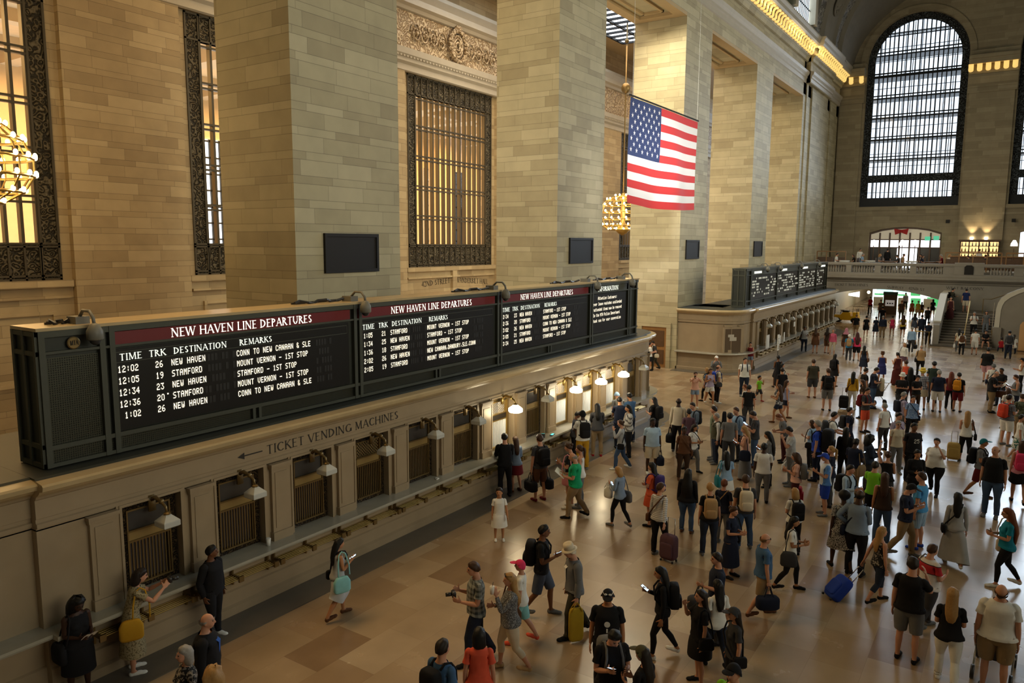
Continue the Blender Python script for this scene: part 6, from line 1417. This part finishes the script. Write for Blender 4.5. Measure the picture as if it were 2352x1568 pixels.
def garment(tp, kind):
    """(V, T, W) of a garment cut from the body template, pushed off the skin"""
    if kind in tp['garm']: return tp['garm'][kind]
    V, N_, T = tp['V'], tp['N'], tp['T']; C = V[T].mean(1); x, y, z = C.T; t, perp = arm_coord(C, tp['sw']); A = (np.abs(x) > .13) & (t > .02) & (perp < np.where(t > .45, .15, .085)) & (z > .55)
    Vt, Vp = arm_coord(V, tp['sw']); vz = V[:,2]
    if kind in ('T','K','L','J','V'):
        lim = dict(T=.17, K=.02, V=.02, L=.525, J=.525)[kind]
        f = (z > .90) & (z < (1.472 if kind not in 'KV' else 1.43)) & (~A | (t < lim)) & (z < 1.5)
        if kind in 'KV': f &= ~((np.abs(x) > .125*tp['sw']+.03) & (z > 1.36)) 
        off = .013 + .018*np.exp(-((vz-1.07)/.09)**2)*(1-(Vt > .05)*(Vp < .08)) + .022*sst(-vz, -1.02, -.9)
        if kind in 'TL': off = off - .007*(Vp < .1)*sst(Vt, -.05, .0)*(1-sst(Vt, .07, .15))
        if kind in 'JV': off = off + .014
        if kind == 'T': off = off + .012*sst(Vt, .10, .17)*(Vp < .1)
    elif kind in ('P','S','H','C','L2'):
        lo = dict(P=.075, S=.52, H=.67, C=.30, L2=.13)[kind]
        f = (z > lo) & (z < .985) & ~A
        off = {'P': .006 + .008*(1-sst(vz,.8,.9)) + .012*(1-sst(vz,.1,.5)), 'S': .007 + .011*(1-sst(vz,.8,.9)) + .02*(1-sst(vz,.5,.8)), 'H': .007 + .007*(1-sst(vz,.8,.9)) + .012*(1-sst(vz,.64,.8)), 'C': .010 + 0*vz, 'L2': .006 + 0*vz}[kind]
    elif kind == 'shoe':
        f = (z < .075) & ~A; off = .009 + 0*vz
    elif kind == 'hair':
        q = V - HEADC; qc = C - HEADC; f = (qc[:,2] + .85*qc[:,1] > 0) & (z > 1.5); e = q[:,2] + .85*q[:,1]; off = .005 + .021*sst(e, 0, .05)*(1+.35*np.sin(V[:,0]*90)*np.sin(V[:,1]*70+V[:,2]*60))
    elif kind == 'cap':
        q = V - HEADC; qc = C - HEADC; f = (qc[:,2] + .85*qc[:,1] > 0) & (z > 1.5); off = .022 + 0*vz
    idx = np.unique(T[f]); mp = np.full(len(V), -1); mp[idx] = np.arange(len(idx))
    G = V[idx] + N_[idx]*np.broadcast_to(off, (len(V),))[idx,None]; Tg = mp[T[f]]
    if kind in 'TKLJV':                                    # cloth bridges the creases of the body
        E_ = np.concatenate([Tg[:,[0,1]], Tg[:,[1,2]], Tg[:,[2,0]]]); key = np.sort(E_, 1); u_, c_ = np.unique(key, axis=0, return_counts=True)
        bd = np.zeros(len(G), bool); bd[u_[c_ == 1].ravel()] = True; deg = np.bincount(u_.ravel(), minlength=len(G))[:,None]
        n_it = {0: 14, 1: 8, 2: 3}[tp['lod']]; H = G.copy()
        for _ in range(n_it):
            acc = np.zeros_like(H); np.add.at(acc, u_[:,0], H[u_[:,1]]); np.add.at(acc, u_[:,1], H[u_[:,0]])
            H[~bd] = (.5*H + .5*acc/deg)[~bd]
        d_ = ((H-G)*N_[idx]).sum(1, keepdims=True); G = G + N_[idx]*np.clip(d_, -.002, .05)
    r = (G, Tg, tp['W'][idx]); tp['garm'][kind] = r; return r
def grid_tube(rings, n=20):
    mb = MB(); base = 0
    for z, rx, ry, cx, cy in rings:
        for k in range(n): a = 2*PI*k/n; mb.v.append((cx+rx*math.cos(a), cy+ry*math.sin(a), z))
    T = []
    for i in range(len(rings)-1):
        for k in range(n):
            k2 = (k+1) % n; a, b, c, d = i*n+k, i*n+k2, (i+1)*n+k2, (i+1)*n+k; T += [(a,b,c),(a,c,d)]
    return np.array(mb.v), np.array(T)
TPL = {}
def tpl(sex, lod):
    k = (sex, lod)
    if k not in TPL: TPL[k] = template(sex, *((.0085,.16,True),(.013,.22,True),(.021,.30,False))[lod])
    return TPL[k]
def mb_arr(mb):
    T = []
    for f in mb.f:
        for i in range(1, len(f)-1): T.append((f[0], f[i], f[i+1]))
    return np.array(mb.v, dtype=float), np.array(T)
CHILD = False
def rigid(name, mb, m, P, bone, parent, smooth=True):
    V, T = mb_arr(mb)
    if CHILD and bone == 2: V = V + (V - (HEADC-np.array((0,0,.1))))*.34
    V = V @ P[0][bone].T + P[1][bone] if bone is not None else V
    o = bpy.data.objects.new(name, raw_mesh(name, V, T, m, smooth)); COL.objects.link(o); o.parent = parent; return o
def rbox(w, d, h, c, ex=.45, n=16, taper=1.0):
    """soft cornered bag body"""
    mb = MB(); prof = [(-.5,.62),(-.46,.86),(-.36,1),(.2,1),(.36,.97*taper),(.46,.84*taper),(.5,.6*taper)]
    ring_loft(mb, [(c[2]+h*z, w/2*s, d/2*s, 0) for z, s in prof], n, ex)
    mb.v = [(v[0]+c[0], v[1]+c[1], v[2]) for v in mb.v]; return mb
def loose(name, label, cat, root, group=None):
    o = bpy.data.objects.new(name, None); COL.objects.link(o); o.location = root.location; o.rotation_euler = root.rotation_euler; o.scale = root.scale; o.empty_display_size = .1
    return tag(o, label, cat, group)
CN = dict(blk='black', tan='tan', brn='brown', mus='mustard', wht='white', gry='grey', aqua='aqua', nvy='navy', crm='cream', teal='teal', pnk='pink', roy='royal blue', chr='dark grey', khk='khaki', mar='maroon', olv='olive', hot='bright pink', redo='red', orng='orange', pur='purple', plum='plum', red='red', gold='gold', yel='yellow')
def add_extra(e, root, P, sc, lab, rng, wear, tp, fat_):
    a = e.split(':'); k = a[0]; col = a[1] if len(a) > 1 else 'blk'; sd = 1 if len(a) > 2 and a[2] == 'L' else -1
    hb = 7 if sd > 0 else 8; Sx = S0*np.array((sd,1,1)); d0 = AD*np.array((sd,1,1))
    def palm(b): s = 1 if b == 7 else -1; return P[0][b] @ (S0*np.array((s,1,1)) + AD*np.array((s,1,1))*(LU+LF+.085)) + P[1][b]
    m = cmat(col); cn = CN.get(col, '')
    who = lab if len(lab.split()) <= 10 else ' '.join(lab.split()[:11])
    def ext(n, cat, desc, pre): return loose(n, ' '.join((desc + ' ' + pre + ' the ' + lab).split()[:16]), cat, root)
    if k in ('bp','bpx'):
        B = ext('backpack', 'backpack', cn, 'backpack on'); w, d, h = (.30,.19,.46) if k == 'bp' else (.42,.30,.66)
        cy = .125 + d/2; rigid('main_bag', rbox(w, d, h, (0,cy,1.22)), m, P, 1, B); rigid('front_pocket', rbox(w*.78, .08, h*.42, (0,cy+d/2,1.12)), m, P, 1, B)
        for s in (-1,1): rigid('strap', MB().tube([(s*.09,.13,1.43),(s*.095,.05,1.485),(s*.10,-.06,1.45),(s*.115,-.135,1.34),(s*.13,-.13,1.2),(s*.16,-.03,1.08),(s*.13,.13,1.05)], .018, 6), m, P, 1, B)
    elif k == 'bpn':
        B = ext('backpack', 'backpack', 'dark', 'backpack on'); rigid('main_bag', rbox(.3,.18,.44,(0,.21,1.22)), cmat('navd'), P, 1, B)
        for s in (-1,1): rigid('strap', MB().tube([(s*.09,.13,1.43),(s*.095,.05,1.485),(s*.10,-.06,1.45),(s*.115,-.14,1.34),(s*.13,-.135,1.2),(s*.16,-.03,1.08),(s*.13,.13,1.05)], .022, 6), cmat('navd'), P, 1, B)
    elif k in ('tote','hand'):
        w, h, d = (.36,.34,.12) if k == 'tote' else (.27,.22,.10)
        B = ext('tote_bag' if k == 'tote' else 'handbag', 'bag', cn, 'bag on'); x = sd*.27; zc = .86 if k == 'tote' else .90
        rigid('bag_body', rbox(d, w, h, (x,.04,zc), .5, 16, .85), m, P, 0, B)
        rigid('strap', MB().tube([(x,-.09,zc+h*.42),(sd*.22,-.10,1.2),(sd*.165,-.05,1.43),(sd*.15,.02,1.475),(sd*.165,.09,1.42),(sd*.22,.14,1.2),(x,.16,zc+h*.42)], .014, 6), m, P, None, B)
    elif k == 'xb':
        B = ext('crossbody_bag', 'bag', cn, 'cross body bag on'); rigid('bag_body', rbox(.09,.24,.2,(.25,.03,.90)), m, P, 0, B)
        rigid('strap', MB().tube([(.23,-.08,.98),(.12,-.165,1.15),(-.02,-.165,1.32),(-.10,-.075,1.455),(-.11,.03,1.475),(-.08,.12,1.42),(.08,.15,1.2),(.23,.1,.99)], .016, 6), m, P, None, B)
    elif k in ('duf','plas','hold'):
        p = palm(hb); L = math.sin(rng.random())*.1
        B = ext(dict(duf='holdall',plas='plastic_bag',hold='paper_bag')[k], 'bag', cn, dict(duf='holdall in the %s hand of' % ('left' if sd > 0 else 'right'), plas='plastic bag held by', hold='flat bag held by')[k])
        if k == 'duf': g = rbox(.24,.46,.27,(p[0],p[1],p[2]-.36),.6); hz = -.24
        elif k == 'plas': g = rbox(.16,.28,.32,(p[0],p[1],p[2]-.30),.8,14,.5); hz = -.16
        else: g = rbox(.08,.28,.62,(p[0],p[1],p[2]-.42),.5); hz = -.14
        rigid('bag_body', g, m, P, None, B)
        for q in (-.05,.05): rigid('handle', MB().tube([(p[0]+q,p[1]-.1,p[2]+hz-.02),(p[0]+q*.5,p[1]-.03,p[2]-.03),(p[0]+q*.3,p[1],p[2]),(p[0]+q*.5,p[1]+.03,p[2]-.03),(p[0]+q,p[1]+.1,p[2]+hz-.02)], .010, 6), m, P, None, B)
    elif k.startswith('suit'):
        B = ext('suitcase', 'suitcase', cn, 'suitcase beside'); p = palm(hb); h = .58; tl = -42 if k == 'suitT' else 0
        Mx = Matrix.Translation((sd*.33 if k != 'suitT' else sd*.26, .12 if k != 'suitT' else 1.0, 0)) @ Matrix.Rotation(R2(-tl), 4, 'X')
        def tr(g): g.v = [tuple(Mx @ Vector(v)) for v in g.v]; return g
        rigid('case', tr(rbox(.40,.25,h,(0,0,.05+h/2),.35,20)), m, P, None, B)
        rigid('pocket', tr(rbox(.32,.06,h*.6,(0,.135,.05+h*.42),.35,16)), m, P, None, B)
        rigid('handle', tr(MB().tube([(-.09,-.09,h),(-.09,-.09,1.0),(.09,-.09,1.0),(.09,-.09,h)], .011, 6)), M_CHROME, P, None, B)
        for sx in (-.15,.15):
            for sy in (-.09,.09): rigid('wheel', tr(MB().lathe([(.01,-.014),(.028,-.014),(.028,.014),(.01,.014)], (sx,sy,.028), 12, Matrix.Rotation(PI/2,3,'Y'))), M_TERM, P, None, B)
        if k == 'suit2': tag(rigid('travel_bag', rbox(.36,.24,.3,(sd*.33,.12,.78),.5), cmat('blk'), P, None, None), 'black travel bag standing on the gold suitcase', 'bag').matrix_world = root.matrix_world
    elif k in ('phone','phoneL','tablet'):
        b = 7 if k == 'phoneL' else 8; p = palm(b) if k != 'tablet' else (palm(7)+palm(8))/2; hd_ = P[0][2] @ np.array((0,-.1,1.65)) + P[1][2]
        n_ = Vector(hd_ - p).normalized(); q = n_.to_track_quat('Z','Y').to_matrix().to_4x4(); q.translation = Vector(p) + n_*.03
        w, h = (.04,.08) if k != 'tablet' else (.11,.15)
        B = ext('phone' if k != 'tablet' else 'folder', 'phone' if k != 'tablet' else 'folder', '', 'phone held by' if k != 'tablet' else 'dark folder held by')
        rigid('body', MB().box(-w,w,-h,h,-.006,.004,q), M_PHONE if k != 'tablet' else cmat('dbrn'), P, None, B, False)
        if k != 'tablet': rigid('screen', MB().box(-w*.9,w*.9,-h*.92,h*.92,.004,.0055,q), M_PSCR, P, None, B, False)
    elif k in ('paper','paper2'):
        p = (palm(7)+palm(8))/2; q = Matrix.Rotation(R2(-40), 4, 'X'); q.translation = Vector(p) + Vector((0,-.06,.03)); w = .11 if k == 'paper' else .2
        g = MB(); 
        for i in range(4): g.quad(*[tuple(q @ Vector((w*(-1+.5*(i+u)), v*w*.75, .012*((i+u) % 2)))) for u, v in ((0,-1),(1,-1),(1,1),(0,1))])
        o = rigid('paper_sheet', g, M_PAPER, P, None, None, False); o.location = root.location; o.rotation_euler = root.rotation_euler; o.scale = root.scale
        tag(o, ' '.join(('white folded sheet held by the ' + lab).split()[:16]), 'paper')
    elif k == 'cup':
        p = palm(7) + np.array((0,-.05,.03)); B = ext('plastic_cup', 'cup', '', 'clear cup with straw held by')
        rigid('cup', MB().lathe([(.03,-.07),(.042,.06)], p, 12), M_PAPER, P, None, B); rigid('straw', MB().tube([p+np.array((0,0,.05)), p+np.array((.01,.02,.14))], .005, 5), M_PHONE, P, None, B)
    elif k == 'cam':
        p = (palm(7)+palm(8))/2 + np.array((0,-.05,.02)); B = ext('camera', 'camera', '', 'black camera held by')
        rigid('body', rbox(.14,.07,.095,tuple(p)), M_PHONE, P, None, B); rigid('lens', MB().lathe([(.03,0),(.034,.04),(.032,.1)], p+np.array((0,-.03,0)), 14, Matrix.Rotation(PI/2,3,'X')), M_PHONE, P, None, B)
    elif k == 'coat':
        p = (palm(7)+palm(8))/2; B = ext('coat', 'coat', 'pale', 'coat over the arms of'); rigid('cloth', rbox(.3,.16,.55,(p[0],p[1],p[2]-.12),.6), cmat('crm'), P, None, B)
    elif k == 'cello':
        B = ext('instrument_case', 'instrument case', '', 'tall black instrument case by')
        g = MB(); ring_loft(g, [(.55,.10,.08,0),(.6,.22,.12,0),(.85,.235,.13,0),(1.05,.17,.12,0),(1.25,.18,.12,0),(1.42,.12,.10,0),(1.5,.075,.08,0),(1.75,.07,.07,0),(1.82,.04,.05,0)], 18); g.v = [(v[0], v[1]+.26, v[2]) for v in g.v]
        rigid('case', g, cmat('blk'), P, 1, B)
        for s in (-1,1): rigid('strap', MB().tube([(s*.09,.16,1.43),(s*.095,.05,1.485),(s*.10,-.06,1.45),(s*.115,-.135,1.34),(s*.15,-.03,1.1),(s*.12,.16,1.05)], .018, 6), cmat('blk'), P, 1, B)
    elif k in ('sung','sungh'):
        dz, dy = (0,0) if k == 'sung' else (.075,.012); g = MB()
        for s in (-1,1): g.ball((s*.033,-.100+dy,1.655+dz), (.027,.010,.02), 10, 6); g.tube([(s*.06,-.09+dy,1.66+dz),(s*.078,-.03+dy,1.66+dz),(s*.078,.02,1.655+dz)], .004, 5)
        rigid('sunglasses', g, M_SUNG if k == 'sung' or 'cap' not in lab else M_PAPER, P, 2, root)
    elif k == 'vest': wear('waistcoat', garment(tp, 'V'), m)
    elif k == 'vee':
        g = MB()
        for i in range(4):
            z0, z1 = 1.44-.09*i, 1.35-.09*i; w0, w1 = .062-.014*i, .048-.014*i; f = lambda z: -.155-.11*fat_ if z < 1.36 else -.155-.11*fat_+(z-1.36)*1.3
            g.quad((-w0,f(z0),z0),(w0,f(z0),z0),(w1,f(z1),z1),(-w1,f(z1),z1))
        rigid('shirt_front', g, m, P, 1, root, False)
    elif k == 'jersey':
        g = led_text('25', .12, .085, .066); g.v = [(v[0]-.075, -.160-.12*fat_, v[2]+1.20) for v in g.v]; rigid('printed_number', g, M_PAPER, P, 1, root, False)
    elif k == 'logo':
        g = MB().lathe([(.022,0),(.045,0),(.045,.004),(.022,.004)], (0,-.162-.1*fat_,1.26), 18, Matrix.Rotation(PI/2,3,'X')).box(-.012,.012,-.166-.1*fat_,-.158-.1*fat_,1.13,1.19); rigid('printed_mark', g, M_PAPER, P, 1, root, False)
def person(x, y, z, h, rz, sx, arms, legs, bpy_, hair, sk, top, bot, shoe, extras, lab, idx):
    global CHILD
    rng = random.Random(idx); child = CHILD = sx[0] == 'c'; fat = float(sx[1:] or 0); sex = 'f' if sx[0] == 'f' else 'm'
    dist = math.hypot(x, y); lod = 0 if dist < 23 else (1 if dist < 40 else 2); tp = tpl(sex, lod); sw = tp['sw']; sc = h/1.75
    bend, pitch, yaw = map(float, bpy_.split(',')); P = pose(sw, arms, legs, bend, pitch, yaw)
    def shape(V):
        V = V.copy(); t, perp = arm_coord(V, sw); zz = V[:,2]; body = (1 - sst(t, -.02, .06)*(perp < .09))
        if fat:
            k = body*sst(zz, .45, .8)*(1-sst(zz, 1.36, 1.48))
            V[:,0] *= 1 + fat*.9*k; V[:,1] = V[:,1]*(1 + fat*1.1*k) - .10*fat*k*np.exp(-((zz-1.08)/.12)**2); V[:,0] += np.sign(V[:,0])*(1-body)*fat*.10
        if child: q = sst(zz, 1.47, 1.53)[:,None]; V = V + q*((V - (HEADC-np.array((0,0,.1))))*.34)
        return V
    body = skin(shape(tp['V']), tp['W'], P); zmin = body[:,2].min(); seat = 0
    hp = P[0][2] @ np.array((0,-.01,1.66)) + P[1][2]; sh = np.array((-hp[0]*.9, -hp[1]*.9 if legs != 't' else 0, -zmin))
    Pg = (P[0], [t + sh for t in P[1]]); body = body + sh
    o = bpy.data.objects.new('person', raw_mesh('person', body, tp['T'], skinm(sk))); COL.objects.link(o)
    o.location = (x, y, z); o.rotation_euler.z = rz; o.scale = (sc,)*3; tag(o, lab, 'person')
    def wear(name, G, m):
        V, T, W_ = G; ob = bpy.data.objects.new(name, raw_mesh(name, skin(shape(V), W_, Pg), T, m)); COL.objects.link(ob); ob.parent = o; return ob
    tk, tc = top.split(':'); bk, bc = bot.split(':'); bl = float(bk[1:]) if len(bk) > 1 else None; bk = bk[0]
    nmt = dict(T='tee_shirt', K='tank_top', L='long_sleeved_shirt', J='jacket')[tk]
    if bk == 'L': bk = 'L2'
    if bk in ('P','S','H','C','L2'): wear(dict(P='trousers',S='shorts',H='shorts',C='cropped_trousers',L2='leggings')[bk], garment(tp, bk), cmat(bc))
    else:
        hem = bl if bl else dict(K=.46, M=.60, X=.10)[bk]; rg = []
        F_ = sex == 'f'; n = 9
        for i in range(n+1):
            u = i/n; zz = 1.0 + (hem-1.0)*u; f_ = sst(np.array([u]), 0, .35)[0]
            rg.append((zz, (.140 if F_ else .165) + .055*f_ + (.045+.04*(bk == 'X'))*u, (.102 if F_ else .118) + .035*f_ + .07*u, 0, .012))
        V, T = grid_tube(rg, 24); wear('skirt', (V, T, weights(V, sw, True)), cmat(bc))
    wear(nmt, garment(tp, tk), cmat(tc))
    G = garment(tp, 'shoe'); L_ = G[0][G[1]].mean(1)[:,0] > 0
    for m_ in (L_, ~L_): wear('shoe', (G[0], G[1][m_], G[2]), cmat(shoe))
    if 'jersey' not in extras and tk == 'J' and bc != tc: pass
    hs, hc = hair.split(':'); hm = hairm(hc)
    g = MB(); V = None
    if hs in ('cap','hat','hatw','lngcap','scarf'):
        wear('hat' if hs.startswith('hat') else ('headscarf' if hs == 'scarf' else 'cap'), garment(tp, 'cap'), cmat(hc))
        b = MB()
        if hs in ('cap','lngcap'): b.ball((0,-.135,1.70),(.075,.085,.010),14,6); rigid('cap_brim', b, cmat(hc), Pg, 2, o)
        elif hs.startswith('hat'):
            r = .185 if hs == 'hatw' else .145
            rigid('hat_brim', MB().lathe([(.08,1.715),(r*.75,1.705),(r,1.69),(r,1.684),(.08,1.70)], (0,-.01,0), 22), cmat(hc), Pg, 2, o); rigid('hat_crown', MB().lathe([(.098,1.70),(.095,1.77),(.085,1.81),(.03,1.80)], (0,-.01,0), 18), cmat(hc), Pg, 2, o)
        hm = hairm('dkb')
        if hs == 'lngcap': hs = 'lng'; hc = 'dkb'
        elif hs == 'scarf': V, T = grid_tube([(1.74,.05,.06,0,.01),(1.70,.085,.09,0,.01),(1.6,.098,.088,0,.03),(1.52,.10,.08,0,.035),(1.42,.17,.12,0,.02),(1.36,.20,.14,0,.0)]); wear('scarf_drape', (V, T, weights(V*np.array((.6,1,1)), sw)), cmat(hc)); V = None
    elif hs == 'bald': 
        Gh = garment(tp, 'hair'); k = Gh[0][Gh[1]].mean(1)[:,2] < 1.665; wear('hair', (Gh[0], Gh[1][k], Gh[2]), hm)
    else: wear('hair', garment(tp, 'hair'), hm)
    if hs in ('lng','xlng','bob','big'):
        q = dict(lng=[(1.74,.03,.03,0,.03),(1.71,.075,.07,0,.03),(1.65,.09,.075,0,.035),(1.55,.092,.065,0,.05),(1.45,.092,.055,0,.075),(1.35,.085,.05,0,.105),(1.24,.06,.035,0,.115),(1.2,.03,.015,0,.115)],
                 xlng=[(1.75,.03,.03,0,.03),(1.71,.085,.08,0,.03),(1.64,.105,.09,0,.04),(1.52,.115,.08,0,.06),(1.40,.13,.07,0,.09),(1.25,.13,.06,0,.12),(1.10,.11,.05,0,.125),(1.0,.06,.03,0,.125)],
                 bob=[(1.75,.03,.03,0,.02),(1.72,.078,.075,0,.02),(1.66,.096,.085,0,.03),(1.58,.102,.08,0,.035),(1.51,.098,.07,0,.045),(1.47,.06,.04,0,.05)],
                 big=[(1.77,.04,.05,0,.02),(1.74,.10,.10,0,.025),(1.66,.135,.115,0,.045),(1.56,.145,.11,0,.055),(1.46,.135,.09,0,.07),(1.40,.08,.05,0,.08)])[hs]
        V, T = grid_tube(q, 18); jit = np.array([[rng.gauss(0,1) for _ in range(3)] for _ in V])*(.004 if hs != 'big' else .009); V = V + jit
        Wh = np.zeros((len(V),15)); s_ = sst(V[:,2], 1.42, 1.56); Wh[:,2] = s_; Wh[:,1] = 1-s_; wear('long_hair' if hs != 'bob' else 'bobbed_hair', (V, T, Wh), hm)
    elif hs == 'bun': rigid('hair_bun', MB().ball((0,.095,1.70),(.045,.042,.045),10,8), hm, Pg, 2, o)
    elif hs == 'pony': rigid('ponytail', MB().tube([(0,.085,1.69),(0,.13,1.66),(0,.13,1.58),(0,.115,1.46),(0,.12,1.38)],[.03,.035,.035,.03,.01],8), hm, Pg, 2, o)
    elif hs == 'afro': rigid('rounded_hair', MB().ball((0,.035,1.695),(.125,.115,.115),16,10), hm, Pg, 2, o)
    fx = math.sin(rz)*-x/dist - math.cos(rz)*-y/dist                     # faces the viewer's side of the hall
    if fx > -.25 and dist < 46:
        for s in (-1,1): rigid('eye', MB().ball((s*.030,-.0965,1.658),(.0125,.008,.0085),8,6), M_EYE, Pg, 2, o); 
        rigid('mouth', MB().ball((0,-.098,1.588),(.021,.008,.006),8,6), M_LIP, Pg, 2, o)
        if dist < 15:
            for s in (-1,1): rigid('eyebrow', MB().tube([(s*.014,-.104,1.677),(s*.032,-.102,1.682),(s*.05,-.09,1.676)], .0035, 5), hm, Pg, 2, o)
    for e in extras.split():
        add_extra(e, o, Pg, sc, lab, rng, wear, tp, fat)
    return o
for i_, ln_ in enumerate(PEOPLE.strip().split('\n')):
    q = ln_.split(';')
    person(*map(float, q[:5]), *q[5:], i_)
# ================================================================ light and camera
W = bpy.data.worlds.new('daylight'); SC.world = W; W.use_nodes = True
bg = W.node_tree.nodes['Background']; bg.inputs[0].default_value = (.76,.87,1,1); bg.inputs[1].default_value = 1.9
DAY = (.93,.95,1.0); WARM = (1,.72,.36); NEU = (1,.93,.78)
area('east_window_light', (-8.5,-3,17), (45,8,6), 26, 140, NEU, 16)
area('clerestory_light', (38,-14,30), (38,10,4), 60, 500, (1,.95,.84), 8)
area('north_fill_light', (36,-20.5,15), (36,15.7,13), 70, 2750, (1,.94,.73), 14, R2(75))  # unseen fill added at the north wall for the pillar fronts
for i, c in enumerate((9.2,-2.9,-15)): area('west_window_light', (79.3,c,17.5), (20,c*.3-2,0), 7.5, 750, (.74,.87,1), 12, R2(85))
for k, (x0, x1, pw, cl) in enumerate(((4,13.3,30,WARM),(17.3,26.7,560,(1,.93,.72)),(30.7,40.05,620,(1,.93,.74)),(44.05,53.05,480,(1,.92,.72)),(57.05,65.95,420,(1,.92,.72)))):
    c = (x0+x1)/2
    area('corridor_light', (c,23.4,20.3), (c,21.5,5), 8, 420 if k else 110, (1,.66,.30), 5)
    area('soffit_light', (c,17.0,18.7), (c,16.6,0), 5, 90, (1,.86,.56), 1.6)
    area('pillar_fill_light', (x0+.15,17.2,10), (x1,17.2,9), 11, pw, cl, 2.4)  # unseen wash added to brighten the next pillar's east face
area('flag_fill_light', (5,.4,10.5), (22.8,9.5,9.6), 1.0, 88, (1,.98,.95), 1.0, R2(15))  # unseen lamp added near the camera to brighten the flag
area('booth_warm_fill', (7.5,13.6,13), (9,7.5,0), 8, 200, (1,.62,.25), 3, R2(95))  # warm fill added over the booth front and the floor beside it
area('bay_floor_fill', (35.4,17.2,18.4), (35,12.5,0), 6, 900, (1,.88,.62), 2)  # fill added in the bay to brighten the floor between the booths
area('hall_beyond_light', (30,37,15.8), (30,37,0), 70, 17000, (1,.60,.22), 10)
for x in (18.0,21.0,23.0,25.0): 
    area('booth_light', (x-.3,12.9,2.55), (x,12.3,1.2), 1.2, 60, (.88,.94,1), .5)
for i in (6,8,9,10): point('window_lamp_light', (PX1[i]+1.06, 11.35, 2.1), 28, (1,.80,.48), .12)
area('passage_light', (90,9.5,3.6), (88,9.5,0), 12, 260, (1,.86,.6), 6)
area('passage_front_light', (74,9.3,3.6), (74,9.3,0), 6, 150, (1,.82,.5), 5)
area('shop_light', (96.5,10.5,2.6), (70,8,.3), 6, 150, (.95,1,1), 1.2)
area('balcony_light', (74,5,9), (74,5,4), 8, 90, (1,.75,.45), 10)
for x in (66.5, 60, 52, 44, 36, 28):
    area('cornice_uplight', (x,15.0,22.45), (x,14.6,30), 4, 30, (1,.75,.35), .3)
cam = bpy.data.cameras.new('camera'); co = bpy.data.objects.new('camera', cam); COL.objects.link(co)
F_, yaw, pit, rol = 1731.4, .58984, -.12928, .00533
f = Vector((math.cos(pit)*math.cos(yaw), math.cos(pit)*math.sin(yaw), math.sin(pit))); r = Vector((math.sin(yaw), -math.cos(yaw), 0)); u = r.cross(f)
c_, s_ = math.cos(rol), math.sin(rol); r2, u2 = c_*r+s_*u, -s_*r+c_*u
co.matrix_world = Matrix(((r2.x,u2.x,-f.x,0),(r2.y,u2.y,-f.y,0),(r2.z,u2.z,-f.z,6.95),(0,0,0,1)))
cam.sensor_width = 36; cam.lens = F_/2352*36; cam.clip_end = 300; cam.clip_start = .1
SC.camera = co
SC.view_settings.view_transform = 'Standard'; SC.view_settings.exposure = 0; SC.view_settings.look = 'None'
try:
    SC.cycles.use_denoising = True; SC.cycles.use_adaptive_sampling = True; SC.cycles.adaptive_threshold = .04; SC.cycles.max_bounces = 6; SC.cycles.diffuse_bounces = 3; SC.cycles.glossy_bounces = 2; SC.cycles.transparent_max_bounces = 16
    SC.cycles.sample_clamp_indirect = 6; SC.cycles.caustics_reflective = False; SC.cycles.caustics_refractive = False
except Exception: pass
